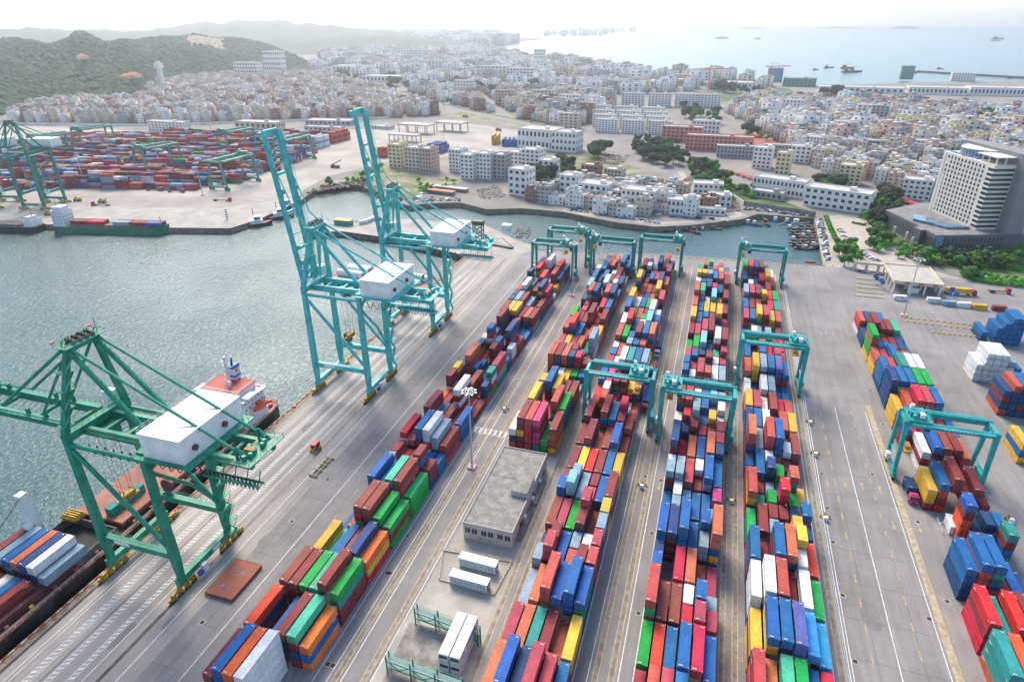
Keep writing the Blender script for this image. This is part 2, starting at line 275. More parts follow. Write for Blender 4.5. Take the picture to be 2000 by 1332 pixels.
# sidewall of the berth: yellow/black edge kerb and fenders
kb = MB(); y = -60; i = 0
while y < 366: kb.bx(-146.1, y, 0, -145.6, y+1.6, .32, i % 2); y += 1.6; i += 1
tag(kb.build('berth_kerb', [mat('kerb_red', (0.42, 0.10, 0.05), 0.8, var=0.4, scale=2), mat('kerb_pale', (0.50, 0.42, 0.32), 0.85, var=0.3, scale=2)]), kind='structure')
bs = MB(); bs.bx(-145.5, -60, 0.004, -144.1, 366, .03); tag(bs.build('berth_edge_strip', mat('edge_rusty_concrete', (0.24, 0.185, 0.13), 0.9, var=0.45, scale=0.5)), kind='structure')

streak(MATS['crane_wheel_tracks'] if 'crane_wheel_tracks' in MATS else cream, sc=.9, lo=.7, hi=1.2)
jt = MB()
for k in range(30): y = 35+k*12.3; jt.bx(-111.9, y, .004, -103, y+.09, .0125); jt.bx(44.6, y, .004, 66, y+.09, .0125) if y < 380 else None
for X in (-107.4, 49.9, 60.1): jt.bx(X, 30, .004, X+.08, 366, .012)
tag(jt.build('paving_joints', mat('joint_dark', (.09, .085, .082), .9)), kind='structure')

# ------------------------------------------------------------------ containers
CC = {'r': ('red', (0.56, 0.028, 0.035)), 'k': ('crimson', (0.42, 0.06, 0.075)), 'm': ('maroon', (0.235, 0.042, 0.040)), 'o': ('orange', (0.66, 0.13, 0.035)), 'O': ('salmon', (0.47, 0.115, 0.065)),
      'b': ('blue', (0.018, 0.115, 0.315)), 'n': ('navy', (0.022, 0.062, 0.17)), 'v': ('violet', (0.10, 0.11, 0.34)), 'l': ('aqua', (0.20, 0.46, 0.52)), 'L': ('sky blue', (0.035, 0.28, 0.58)),
      't': ('teal', (0.03, 0.25, 0.22)), 'g': ('green', (0.012, 0.33, 0.075)), 'G': ('mint', (0.06, 0.40, 0.23)), 'y': ('yellow', (0.66, 0.42, 0.055)), 'w': ('white', (0.66, 0.67, 0.67)), 'e': ('grey blue', (0.24, 0.33, 0.42)), 'p': ('pink', (0.52, 0.05, 0.16))}
CM = {}
for c, (nm, rgb) in CC.items():
    rgb = tuple(rgb)
    CM[c] = mat('container_paint_'+nm.replace(' ', '_'), rgb, 0.6, var=0.16, scale=0.55, rust=0.18 if c in 'wenOm' else 0.10, rnd=0.15, spec=0.16, thr=(0.38, 0.64))
casting = mat('corner_steel', (0.40, 0.36, 0.33), 0.6, var=0.3)
rodm = mat('lock_rod_steel', (0.30, 0.29, 0.28), 0.45, 0.5)
W_, H_ = 2.44, 2.55
def cont_template(L, fine=True):
    g = MB(); n = int(L/(0.56 if fine else 1.2)); d = .05
    x0, x1, y0, y1 = -W_/2, W_/2, 0.0, L
    for sx in (-1, 1):                                                   # corrugated sides between posts
        xs = []; yy = .16; step = (L-.32)/n
        for i in range(n):
            for a, o in ((0, 0), (.32, 0), (.5, d), (.82, d)): xs.append((yy+(i+a)*step, o))
        xs.append((L-.16, 0))
        base = len(g.v); X = sx*(W_/2-.015)
        for (y, o) in xs: g.v += [(X-sx*o, y, .14), (X-sx*o, y, H_-.08)]
        for i in range(len(xs)-1):
            q = (base+2*i, base+2*i+2, base+2*i+3, base+2*i+1); g.f.append(q if sx > 0 else q[::-1]); g.m.append(0)
        g.bx(sx*(W_/2)-.03, 0, 0, sx*(W_/2)+.0, L, .14) if sx < 0 else g.bx(W_/2, 0, 0, W_/2+.03-.03+.001, L, .14)
        g.bx(sx*W_/2-(.06 if sx > 0 else 0), 0, H_-.09, sx*W_/2+(.06 if sx < 0 else 0), L, H_)          # top rail
        g.bx(sx*W_/2-(.05 if sx > 0 else 0), 0, 0, sx*W_/2+(.05 if sx < 0 else 0), L, .15)
        for Y in (0, L-.16): g.bx(sx*W_/2-(.12 if sx > 0 else 0), Y, 0, sx*W_/2+(.12 if sx < 0 else 0), Y+.16, H_)
    nr = n if fine else n//2; st = (L-.2)/nr; base = len(g.v); prof = []                                                  # roof with shallow beads
    for i in range(nr):
        for a, o in ((0, 0), (.4, 0), (.5, .025), (.9, .025)): prof.append((.1+(i+a)*st, o))
    prof.append((L-.1, 0))
    for y, o in prof: g.v += [(-W_/2+.06, y, H_-.03+o), (W_/2-.06, y, H_-.03+o)]
    for i in range(len(prof)-1): g.f.append((base+2*i, base+2*i+1, base+2*i+3, base+2*i+2)); g.m.append(0)
    g.bx(-W_/2, 0, H_-.1, W_/2, .1, H_); g.bx(-W_/2, L-.1, H_-.1, W_/2, L, H_)
    if fine:
        for sx in (-1, 1):
            for (ya, yb, za, zb) in ((L-2.2, L-.7, H_-.42, H_-.26), (L-1.5, L-.7, H_-.62, H_-.5), (.7, 1.3, H_-.45, H_-.25)): g.bx(sx*(W_/2-.02), ya, za, sx*(W_/2+.004), yb, zb, 1) if sx > 0 else g.bx(sx*(W_/2+.004), ya, za, sx*(W_/2-.02), yb, zb, 1)
        g.bx(-.9, .35, H_+.0, -.1, .6, H_+.012, 1); g.bx(.2, L-.6, H_, .9, L-.4, H_+.012, 1)
    g.bx(-W_/2+.1, L-.06, .05, W_/2-.1, L-.03, H_-.05); g.bx(-W_/2+.1, .07, .03, W_/2-.1, .1, H_-.05); g.bx(-W_/2+.05, .05, 0, W_/2-.05, L-.05, .1)
    return g
def door_template():
    g = MB(); g.bx(-W_/2+.12, .0, .12, -.02, .06, H_-.1); g.bx(.02, .0, .12, W_/2-.12, .06, H_-.1)
    for sx in (-1, 1):
        for k in range(1, 5): z = .12+k*(H_-.22)/5; g.bx(min(sx*.08, sx*1.05), -.02, z-.09, max(sx*.08, sx*1.05), .0, z+.09)
    return g
def rods_template():
    g = MB()
    for x in (-.85, -.35, .35, .85): g.bx(x-.025, -.07, .1, x+.025, -.03, H_-.08)
    for x in (-.6, .6): g.bx(x-.25, -.09, 1.0, x+.25, -.06, 1.07)
    return g
def cast_template(L):
    g = MB()
    for x in (-1, 1):
        for y in (0.0, L):
            for z in (0, H_-.1): g.box((x*(W_/2-.085), y+(-.002 if y == 0 else .002)+(.08 if y == 0 else -.08), z+.055), (.18, .17, .115))
    return g
TL = {'long': 12.19, 'short': 6.06}
TM = {}
for k, L in TL.items():
    TM[k] = (cont_template(L).mesh('container_body_'+k, [CM['r'], mat('marking_pale', (.5, .5, .48), .7, var=.2)]), cast_template(L).mesh('corner_castings_'+k, [casting]))
DOORM = door_template().mesh('container_doors', [CM['r']]); RODM = rods_template().mesh('lock_rods', [rodm])
YARD = """A-2 3m 3m 3y 0 0 0
A-1 4m 5b 5o 5w 0 0
A0 4r 1m 3b 4m 4G 3o
A1 4m 4m 4g 4G 5m 4g
A2 3y 2G 3b 3m 4n 3o
A3 1b 2O 5m 5m 4g 3g
A4 0 5b 4b 5G 5m 3g
A5 3e/3k 2k 2O 1g 5m/2b 3m/2b
A6 4r 3k 5b 5w 4e 3m
A7 2m 6m 3n 3m 2m 3b
A8 2o 2m 1m 6w 1k 1m
A9 4m/4y 2n 1O 3m 1m 3n/4t
A10 3b/3y 6O 3b/2b 1b/1t 1k 4k
A11 3n 1O 1m 4m/4b 1b 2b/3w
A12 3w/3m 5b/3v 1O 2m/1w 5n 2m
A13 3O/2e 6m 1O 3m 1b 1b
A14 4m 4y 4y 3m 3O 3m
A15 4n/4n 4e 4m 3e 2m 3m
A16 4r/3e 5w 2r 4m 5n 4r
A17 4n/5n 3e 1b 5r 2O 1w/2y
A18 1b 6r 1e 2w/2O 4O 3n
A19 4n 4r 6w 2m 4r 3n
B0 3w 5m 5k 5p 2g 4m
B1 2O 6y 2O 2O 5k 4g
B2 2b 1k 5b 4y 3m 3m
B3 2y/1n 1n 2w 2y 1e/2g 1e/2b
B4 4O 4m 4O 4n/4m 4r/3b 3m/2m
B5 3k 3y 3m 3O 2g 5e
B6 4k 5r 3b 2O 3O 3y
B7 4g 3m 3m 6m 3r 4m
B8 1r 3k/3m 2m 3g/2n 4r 4b
B9 3n 5O 5n 1k 5O 5n
B10 4l 1e 2b 5w 1m 2b
B11 4b 3n 4b 3m 3w/3k 3n
B12 4w/3m 4b 1r 3w/2b 3m 1w
B13 2g 3m 3O 2m 4b 3b
B14 2n 2m 2O 1r 2e/3b 1b
C-3 2m 1y 2O 1b 2y 1b
C-2 4O 5b 4n 5k 4k 2n/3b
C-1 3k 3O 3t 3m 2m 3y
C0 2e 3O 5k 4b 5b 4b
C1 3e/2n 5k/4m 3b 3O/3e 4m/3w 4k/4k
C2 3m 3k 3g 4m/5k 2m 4e/4y
C3 4b/3m 5l/4e 3e 3r/3m 3b 4m
C4 3m 3y 3r 3m 3b 3y
C5 3m 4m 2O 3m 4b 2m
C6 4m 1m 5m 4b 4m/5r 3O
C7 3r 4o/4w 2n/2k 1l 1w 1m
C8 4b 4p 4m/3m 4m/3n 3y 4m
C9 3r 3w 5w 5t 6b 5e
C10 3b/3w 3O 3k/4e 3k/4b 3m/4O 2y
C11 4O 4g 4b/3m 5m 5b 5O
C12 4w 5r 3b 4w/4g 5l 4b/4b
C13 5b 3g 3O 3m 5w 4w/3b
C14 5y 3w 3b 3g 3O 5k
C15 2m 2m 2b 2O 5y 2r
C16 5y 2O 2O 2m 5n 4O
C17 3b 2m 3b 3r 2k 5m
C18 4m/4k 4w/4n 2m 5n 4m 2g
C19 1m 1b 1b 1m 4O 3n/2b
D-2 3m 4O 4k 4b 3b 3b
D-1 3g 3r 3b 4b 4r 3b
D0 5k 3m 3m 3r/3w 4k/4b 3k/2e
D1 4b/3n 0 3r 3O 1m 1k
D2 4b 4n 6b 2b 3e/4b 5O
D3 1b 3e/3w 3b/2e 2b 2b 2e/3p
D4 4e/3w 4e/3w 3k 2m/3w 4b 3b
D5 5n 2r 3O 3b 4O 4n/4k
D6 2w/3w 3n/4r 4m/5e 3k/3b 3m/4y 4m/3w
D7 5m 5k 4e/4w 4b 3b/4l 4w/4e
D8 1O 2m 2m 2n 2b 1O
D9 4b/4b 3w/3k 4k 4O/3n 3w 3e
D10 3k 4b/3m 2k/3n 4m/3n 3w/3G 3k/4k
D11 2g 3g 4l 2b 5w 5m
D12 3m 3k 4k 4m 3b 2O
D13 4y 3b 2b/3b 3m 5y 2r
D14 4O 3b 3y 3y 2O 3m
D15 6O 3n 2w 4l 2y 4m
D16 3m 3G 4n 4r/3e 3b 5m
D17 3w/4y 3b/4y 3e/4e 4b 4O 4n/4O
D18 4g/3b 3m/4O 3n 4r/3w 3y 3e/3b
D19 1O 1e 2w/3G 1O 3k/2k 1m
E-2 4k 3O 4G 4g 3b 3r
E-1 3y 5b 5b 5v 4L 3L
E0 4w 5w 5O 3m 4w 3g
E1 4b 2m 5b 5O 4w/5y 3r
E2 2g 3m 3e/3m 2n/3m 4y/3n 3n/4b
E3 4O 2t/2m 3g/2e 5r/2b 3g/5O 2y
E4 2k/2b 3b 4n/3w 3g/2k 1m/2m 1m
E5 5O 3e 5k 5b 3w/2m 3m
E6 3n 3b 3w 2m 3k 3y
E7 3y 3k 2w 3m 2r 2O
E8 2w 1b 3w 3e 1b 1b
E9 3O 4y 4e 4b 4v 3b
E10 3b 2m 4b/4O 3r 4k/4m 2O
E11 4g/3b 4g/4w 1b 4g/4e 2k 2r
E12 1b 1r 2e 1O 1n 2m
E13 3k 3b 4y 4k 3y 3O
E14 3b 3m 3m 2b 3r 3t
E15 4e 4k 4m/4m 4y/3n 3r 3g
E16 1m 2b/3w 2r 2b 3m 2O/1w
E17 3n 2O 2b 3r 4y 2O
E18 4g 4r 4n 4m 3b 2w"""
XL = {'A': -91.2, 'B': -57.7, 'C': -33.8, 'D': -3.5, 'E': 20.6, 'F': 72.3}
PH = {'A': 80.7, 'B': 177.3, 'C': 108.7, 'D': 112.2, 'E': 123.2}
BN = {'A': 'quayside block', 'B': 'block behind service building', 'C': 'block right of service building', 'D': 'middle block', 'E': 'block left of wide road', 'F': 'block right of wide road'}
ARROW = 0
CELLS = {}      # (block, bay, col, half) -> (height, colour, X, Y, length)
def parse_stack(tok):
    h = int(tok[0]); return min(5, h), (tok[1] if len(tok) > 1 else 'm')
first = {}
for ln in YARD.strip().split('\n'):
    t = ln.split(); b = t[0][0]; k = int(t[0][1:])
    for ci, tok in enumerate(t[1:]):
        X = XL[b]+1.425+ci*2.85; Y = PH[b]+k*13.43
        if tok == '0': continue
        if '/' in tok:
            for hf, tk in enumerate(tok.split('/')):
                if tk[0] != '0': CELLS[(b, k, ci, hf)] = (*parse_stack(tk), X, Y+hf*6.715, 'short')
        else: CELLS[(b, k, ci, -1)] = (*parse_stack(tok), X, Y, 'long')
FROWS = [(117.0, '4t 4o 3n 3m 2b 2O'), (130.6, '4r 3t 4r 4m 3k 2m'), (147.5, '4b 5b 5b 2m 2b 1n'), (164.6, '0 0 0/5b 2m/2n 0/3n 4t/3b'), (183.0, '3y 4b 5m 3k 4m 2m'), (203.3, '0 3w 4b 4m 4m 3O'), (215.8, '3b 2r 4m 3r 3m 3b'),
         (228.6, '3y 4O 5r 5k 5b 2m'), (242.1, '5n 5b 5b 5g 5g 1m'), (255.4, '4b 4k 5t 5w 5w 2O'), (268.9, '3O 3k 4b 3m/3m 2b/3O 2m'), (282.3, '5g 3b/3m 3b/3m 3m 3n 2b'), (296.0, '2n 5m 4m 4m 4G 2b'), (309.6, '3O 3n 2b/3b 3b 1m 0')]
for k, (Y, row) in enumerate(FROWS):
    for ci, tok in enumerate(row.split()):
        X = XL['F']+1.425+ci*2.85
        if tok == '0': continue
        if '/' in tok:
            for hf, tk in enumerate(tok.split('/')):
                if tk[0] != '0': CELLS[('F', k, ci, hf)] = (*parse_stack(tk), X, Y+hf*6.4, 'short')
        else: CELLS[('F', k, ci, -1)] = (*parse_stack(tok), X, Y, 'long')
bays = {b: sorted({k[1] for k in CELLS if k[0] == b}) for b in 'ABCDEF'}
random.seed(11)
UNDER = {('A', -1, 3): 'wwwww', ('A', 0, 3): 'mmym', ('A', 0, 5): 'obo', ('A', 0, 4): 'mnmG', ('A', 1, 5): 'mmtg', ('A', 2, 5): 'rym', ('A', 3, 5): 'gmg', ('A', 4, 5): 'ggg', ('F', 228, 0): 'yyy', ('F', 4, 0): 'myy', ('F', 7, 0): 'yyy', ('F', 11, 0): 'yggOg', ('F', 13, 0): 'wro', ('F', 10, 0): 'yyO', ('F', 3, 2): 'ooomb', ('E', 1, 5): 'tyy', ('F', 1, 0): 'rrmr', ('F', 2, 0): 'nnbb'}
HT = {}
for (b, k, ci, hf), v in CELLS.items():
    for h in ((0, 1) if hf < 0 else (hf,)): HT[(b, k, ci, h)] = v[0]
items = []
pool = 'mmmmkkOObbbbnnnnrgywetO'
for (b, k, ci, hf), (h, c, X, Y, ln) in CELLS.items():
    un = UNDER.get((b, k, ci))
    for t in range(h):
        if t == h-1: cc = c
        elif un and t < len(un): cc = un[t]
        else: cc = random.choice(pool) if random.random() < .62 else c
        lh = HT.get((b, k, ci-1, max(hf, 0)), 0); rh = HT.get((b, k, ci+1, max(hf, 0)), 0)
        if hf == 1: fh = HT.get((b, k, ci, 0), 0)
        else: fh = HT.get((b, k-1, ci, 1), 0)
        bh = HT.get((b, k+1, ci, 0), 0)
        vis = (3.0 if t == h-1 else 0)+(1.6 if fh <= t else 0)+(1.2 if (lh <= t and X > 0) else 0)+(1.2 if (rh <= t and X < 0) else 0)
        side = (.3 if lh <= t or rh <= t or bh <= t else 0)
        if vis+side == 0: continue
        d2 = X*X+Y*Y+134**2
        inview = 1.0 if True else 0
        px = AX[0]@np.array([X, Y, -130.0]); pf = AX[2]@np.array([X, Y, -130.0]); py = AX[1]@np.array([X, Y, -130.0])
        off = abs(px/pf*CAM_F) > 1040 or py/pf*CAM_F > 740
        items.append(((vis*(2 if ln == 'long' else 1.1)/d2 if not off else 0), b, k, ci, hf, t, h, cc, X, Y, ln, vis))
items.sort(key=lambda a: -a[0])
NIND = 285
REQ = []
def make_container(c, ln, X, Y, Z, label, grp, rz=0.0, door=True, vis=3.0):
    dd = X*X+Y*Y+(CAM_H-Z)**2; P = np.array([X, Y, Z-CAM_H]); f = AX[2]@P; off = abs(AX[0]@P/f*CAM_F) > 1040 or AX[1]@P/f*CAM_F > 740
    REQ.append((0 if off else vis*(2 if ln == 'long' else 1.1)/dd, c, ln, X, Y, Z, label, grp, rz, door))
def build_container(c, ln, X, Y, Z, label, grp, rz=0.0, door=True, name='shipping_container'):
    r = empty(name, (X, Y, Z), rz); tag(r, label, 'shipping container', grp)
    o = obj('body', TM[ln][0], r); setmat(o, 0, CM[c])
    if door:
        o2 = obj('door', DOORM, r); setmat(o2, 0, CM[c]); obj('lock_rod', RODM, o2)
    obj('corner_castings', TM[ln][1], r)
    return r
def tmpl_arrays(g):
    v = np.array(g.v, dtype=np.float32); loops = []; starts = []; s = 0
    for f in g.f: starts.append(s); loops += list(f); s += len(f)
    return v, np.array(loops, dtype=np.int32), np.array(starts, dtype=np.int32)
class Stuff:
    def __init__(s): s.V = []; s.L = []; s.S = []; s.M = []; s.nv = 0; s.nl = 0
    def put(s, T, X, Y, Z, rz, mi, scale=None, mmap=None):
        v, l, st = T[:3]; c, q = math.cos(rz), math.sin(rz); vv = v.copy()
        if scale is not None: vv = vv*np.array(scale, dtype=np.float32)
        x = vv[:, 0]*c-vv[:, 1]*q+X; y = vv[:, 0]*q+vv[:, 1]*c+Y
        s.V.append(np.stack([x, y, vv[:, 2]+Z], 1)); s.L.append(l+s.nv); s.S.append(st+s.nl); s.M.append(np.full(len(st), mi, dtype=np.int32) if mmap is None else mmap[T[3]])
        s.nv += len(v); s.nl += len(l)
    def build(s, name, mats):
        me = bpy.data.meshes.new(name); V = np.concatenate(s.V); L = np.concatenate(s.L); S = np.concatenate(s.S); M = np.concatenate(s.M)
        me.vertices.add(len(V)); me.vertices.foreach_set('co', V.ravel().astype(np.float32)); me.loops.add(len(L)); me.loops.foreach_set('vertex_index', L)
        me.polygons.add(len(S)); me.polygons.foreach_set('loop_start', S)
        for m in mats: me.materials.append(m)
        me.polygons.foreach_set('material_index', M); me.update(calc_edges=True); me.validate(); return obj(name, me)
def merged(a, b):
    g = MB(); g.v = list(a.v); g.f = list(a.f); g.m = list(a.m); o = len(g.v); g.v += b.v; g.f += [tuple(i+o for i in f) for f in b.f]; g.m += b.m; return g
TS = {k: tmpl_arrays(merged(cont_template(L, False), door_template())) for k, L in TL.items()}
CK = list(CC); stuff = Stuff()
TIERW = ['bottom', 'second', 'third', 'fourth', 'fifth']
for i, (sc, b, k, ci, hf, t, h, c, X, Y, ln, vis) in enumerate(items):
    X += random.uniform(-.05, .05); Y += random.uniform(-.12, .12); Z = t*2.59+.03
    bn = bays[b].index(k)+1
    half = '' if hf < 0 else (' near half' if hf == 0 else ' far half')
    make_container(c, ln, X, Y, Z, f"{TIERW[t]}-tier {CC[c][0]} container, {ORD[ci]} column, {ORD[bn-1]} bay{half}, {BN[b]}", 'stacked shipping containers of the yard', vis=vis)

# ------------------------------------------------------------------ ship-to-shore cranes and yard gantries
greenp = mat('crane_paint_green', (0.002, 0.23, 0.135), 0.5, var=0.22, scale=0.35, rust=0.16)
tealp = mat('crane_paint_turquoise', (0.06, 0.45, 0.43), 0.5, var=0.18, scale=0.35, rust=0.12)
rtgp = mat('gantry_paint_teal', (0.012, 0.30, 0.29), 0.42, var=0.18, scale=0.4, rust=0.06)
rtgp2 = mat('gantry_paint_deep_teal', (0.008, 0.23, 0.20), 0.42, var=0.18, scale=0.4, rust=0.08)
bogiey = mat('bogie_yellow', (0.42, 0.26, 0.02), 0.6, var=0.4, scale=1.5, rust=0.35)
housew = mat('machine_house_white', (0.78, 0.76, 0.72), 0.6, var=0.08, scale=0.3, rust=0.26)
black = mat('cable_black', (0.025, 0.027, 0.03), 0.7)
glass = mat('cab_glass', (0.03, 0.05, 0.06), 0.08)
redp = mat('red_paint', (0.5, 0.03, 0.03), 0.5)
bluep = mat('blue_plastic', (0.02, 0.12, 0.4), 0.5)
whitep = mat('white_paint', (0.72, 0.72, 0.70), 0.55)
brownr = mat('reel_brown', (0.13, 0.05, 0.05), 0.7, var=0.3)
def rail(g, p, q, h=1.1, step=2.0, mi=0, t=.07):
    p, q = Vector(p), Vector(q); n = max(1, int((q-p).length/step)); up = Vector((0, 0, h))
    g.bar(p+up, q+up, t, t, mi); g.bar(p+up*.5, q+up*.5, t*.8, t*.8, mi)
    for i in range(n+1): a = p.lerp(q, i/n); g.bar(a, a+up, t, t, mi)
def sts_crane(loc, rz, paint, boom_up, label, light=False):
    r = empty('quay_crane', loc, rz); tag(r, label, 'quay crane')
    XL_, YW = 23.2, 9.0
    for x in (0, XL_):
        for s in (-1, 1):                                     # wheel trains
            g = MB()
            for k in range(4):
                y = s*(YW+0.2)+(-3.6+k*2.4); g.box((x, y, .55), (.75, 1.5, .55)); g.tube((x-.42, y-.45, .35), (x+.42, y-.45, .35), .34, 8); g.tube((x-.42, y+.45, .35), (x+.42, y+.45, .35), .34, 8)
                g.box((x, y, 1.05), (1.0, .9, .6)); g.box((x+.5*(1 if x else -1), y, .9), (.4, .8, .5))
            for k in (-1, 1): g.box((x, s*(YW+.2)+k*2.4, 1.5), (.8, 3.2, .6))
            g.box((x, s*(YW+.2), 2.05), (1.0, 3.0, .7)); g.box((x, s*(YW+4.9), .8), (.5, 1.0, .9))
            g.build('wheel_bogie', bogiey, r)
        g = MB(); g.box((x, 0, 3.6), (1.3, 2*YW+3.2, 1.9)); g.box((x, 0, 4.56), (1.5, 2*YW+3.0, .06)); g.build('sill_beam', paint, r)
    for x in (0, XL_):
        for s in (-1, 1):
            g = MB(); y = s*YW
            g.bar((x, y, 2.3), (x, y, 12.0), 1.3, 1.3, w2=2.1, h2=1.9); g.bar((x, y, 12), (x, y, 42.5), 2.0, 1.9, w2=1.5, h2=1.5)
            g.build('leg', paint, r)
    for s in (-1, 1):
        y = s*YW
        g = MB(); g.box((XL_/2, y, 11.8), (XL_-1.4, 1.3, 1.9)); g.box((XL_/2, y, 12.8), (XL_-2.2, 1.7, .06)); rail(g, (1.5, y+.8, 12.8), (XL_-1.5, y+.8, 12.8), t=.06); g.build('portal_beam', paint, r)
        g = MB(); g.tube((.5, y, 41.5), (XL_-.5, y, 41.5), .62, 10); g.tube((.8, y, 39.8), (XL_-.9, y, 14), .6, 10)
        for i in range(14): t = .1+i*.06; p = Vector((.8, y, 39.8)).lerp(Vector((XL_-.9, y, 14)), t); g.box(p+Vector((0, 0, .55)), (.1, .5, .5))
        if s < 0: g.tube((XL_+.2, y+0, 38), (XL_, -1, 43), .4)
        g.build('diagonal_brace', paint, r)
    g = MB()
    g.tube((XL_, -YW, 38.5), (XL_, 2, 26), .5); g.bar((XL_, 2, 26), (XL_, YW, 14), .8, .8)
    g.build('rear_brace', paint, r)
    for x in (0, XL_):
        g = MB(); g.box((x, 0, 43.4), (1.5, 2*YW+1.6, 2.3)); g.box((x+.2, 0, 44.6), (2.2, 2*YW+1.8, .07)); rail(g, (x-.9, -YW, 44.6), (x-.9, YW, 44.6)); rail(g, (x+1.2, -YW, 44.6), (x+1.2, YW, 44.6)); g.build('cross_beam', paint, r)
    g = MB()
    for s in (-1, 1):
        g.bar((-2, s*4, 42.7), (50, s*4, 42.7), 1.1, 2.2); g.box((24, s*4.9, 43.0), (50, .8, .06)); rail(g, (0, s*5.3, 43.0), (49, s*5.3, 43.0), t=.06)
    for x in (5, 12, 19, 36, 42, 49): g.box((x, 0, 42.4), (.8, 7, .8))
    for i in range(26): g.bar((-1+i*2, -4, 41.5), (i*2, 4, 41.5), .12, .12)
    g.build('rear_girder', paint, r)
    # boom
    up = boom_up; ang = R_(83) if up else 0
    def bp(d, y, h): 
        return (-3-d*math.cos(ang)+h*(-math.sin(ang))*(-1 if up else 0)*-1*1.0, y, 43.0+d*math.sin(ang)+h*(math.cos(ang))) if not up else (-3-d*math.cos(ang)+h*math.sin(ang)*1.0, y, 43.0+d*math.sin(ang)+h*math.cos(ang))
    bl = 57.0; g = MB()
    for s in (-1, 1):
        g.bar(bp(0, s*4, 0), bp(bl, s*4, 0), 1.1, 2.2) if not up else g.bar(bp(0, s*4, 0), bp(bl, s*4, 0), 1.5, 1.3)
        g.bar(bp(1, s*4.9, .9), bp(bl-1, s*4.9, .9), .7, .07) if not up else g.bar(bp(1, s*4.9, .9), bp(bl-1, s*4.9, .9), .7, .2)
        for i in range(28): g.bar(bp(i*2+1, s*5.3, 1.0), bp(i*2+1, s*5.3, 2.0), .07)
        g.bar(bp(1, s*5.3, 2.0), bp(bl-1, s*5.3, 2.0), .08); g.bar(bp(1, s*5.3, 1.5), bp(bl-1, s*5.3, 1.5), .06)
        for d in (9, 15, 32, 36): g.box(bp(d, s*4, 1.9), (.9, .7, 1.6)); 
    for d in (2, 14, 28, 42, bl): g.bar(bp(d, -4, -.2), bp(d, 4, -.2), .9, .9)
    for i in range(27): g.bar(bp(i*2+1, -3.4, -.9), bp(i*2+3, 3.4, -.9), .1, .1)
    if up: g.bar(bp(bl-1, -4, -1.6), bp(bl-1, 4, -1.6), 2.4, 1.6)
    g.build('boom', paint, r)
    # A-frame
    apx, apz = 3.2, 66.0
    for s in (-1, 1):
        g = MB(); g.bar((0, s*YW*.92 if False else s*YW, 44), (apx, s*3.7, apz), 1.5, 1.5, w2=1.2, h2=1.1); g.build('tower_leg', paint, r)
        g = MB(); g.tube((apx, s*3.7, apz-.5), (XL_-.6, s*4.2 if s > 0 else s*4.2, 44.2), .65, 10)
        for i in range(16): p = Vector((apx, s*3.7, apz)).lerp(Vector((XL_-.6, s*4.2, 44.5)), .12+i*.052); g.box(p+Vector((.1, 0, .35)), (.12, .9, .3))
        g.build('rear_strut', paint, r)
        g = MB(); g.tube((apx+.4, s*3.7, apz+.2), (46.5, s*4, 45.6), .36, 8); g.build('backstay', paint, r)
        g = MB(); g.bar((46.5, s*4-.6, 44), (46.2, s*4, 46.8), .5); g.bar((48.8, s*4-.6, 43.6), (46.2, s*4, 46.8), .5); g.bar((46.5, s*4+.7, 44), (46.2, s*4, 46.8), .5); g.bar((48.8, s*4+.7, 43.6), (46.2, s*4, 46.8), .5); g.build('stay_anchor', paint, r)
        if not up:
            g = MB(); g.tube((apx-.6, s*3.7, apz), (-26, s*4, 45.5), .45, 8); g.tube((-26, s*4, 45.5), (-48, s*4, 44.6), .3, 8) ; g.build('forestay', paint, r)
            g = MB(); g.bar((apx-.6, s*3.4, apz-1), (-13, s*4, 44.6), .5); g.build('hinge_strut', paint, r)
        else:
            g = MB(); g.bar((apx-.4, s*3.7, apz+.5), (-1.5, s*4, 70), .4); g.bar((-1.5, s*4, 70), bp(44, s*4, .9), .3); g.bar((apx-1, s*3, apz), bp(20, s*3.6, 1.2), .25); g.bar((0, s*3.0, 46), (apx-.5, s*2.8, apz-1), .6)
            for q in range(5): g.bar((1.0-q*.2, s*(1+q*.5), 45), (apx-1.2, s*(1.0+q*.3), apz), .1)
            g.build('folded_forestay', paint, r)
    g = MB(); g.box((apx, 0, apz-.4), (1.6, 9.4, 1.5)); g.box((apx, 0, apz+.5), (4.2, 11.0, .1))
    rail(g, (apx-2, -5.4, apz+.5), (apx-2, 5.4, apz+.5)); rail(g, (apx+2, -5.4, apz+.5), (apx+2, 5.4, apz+.5)); rail(g, (apx-2, -5.4, apz+.5), (apx+2, -5.4, apz+.5)); rail(g, (apx-2, 5.4, apz+.5), (apx+2, 5.4, apz+.5))
    for i in range(9): g.bar((apx-.6+random.uniform(-1, 1), -4+i, apz+.5), (apx+random.uniform(-1, 1), -4+i, apz+2.2), .22)
    g.bar((apx, 4.9, apz), (apx, 4.9, apz+4), .12)
    g.build('apex_platform', paint, r)
    g = MB()
    for y in (-2.5, -.8, .9, 2.6): g.tube((apx-.9, y, apz+1.1), (apx-.9, y+.5, apz+1.1), .8, 12); g.tube((apx+.9, y, apz+1.0), (apx+.9, y+.5, apz+1.0), .7, 12)
    g.build('rope_sheave', brownr, r)
    g = MB(); g.tube((apx-2, -5.2, apz+1.6), (apx-2, -5.2, apz+1.9), .5, 8); g.tube((apx-2, 4.8, apz+1.6), (apx-2, 4.8, apz+1.9), .5, 8); g.build('warning_lamp', redp, r)
    # pylon stairs and platforms, landside stair tower
    g = MB()
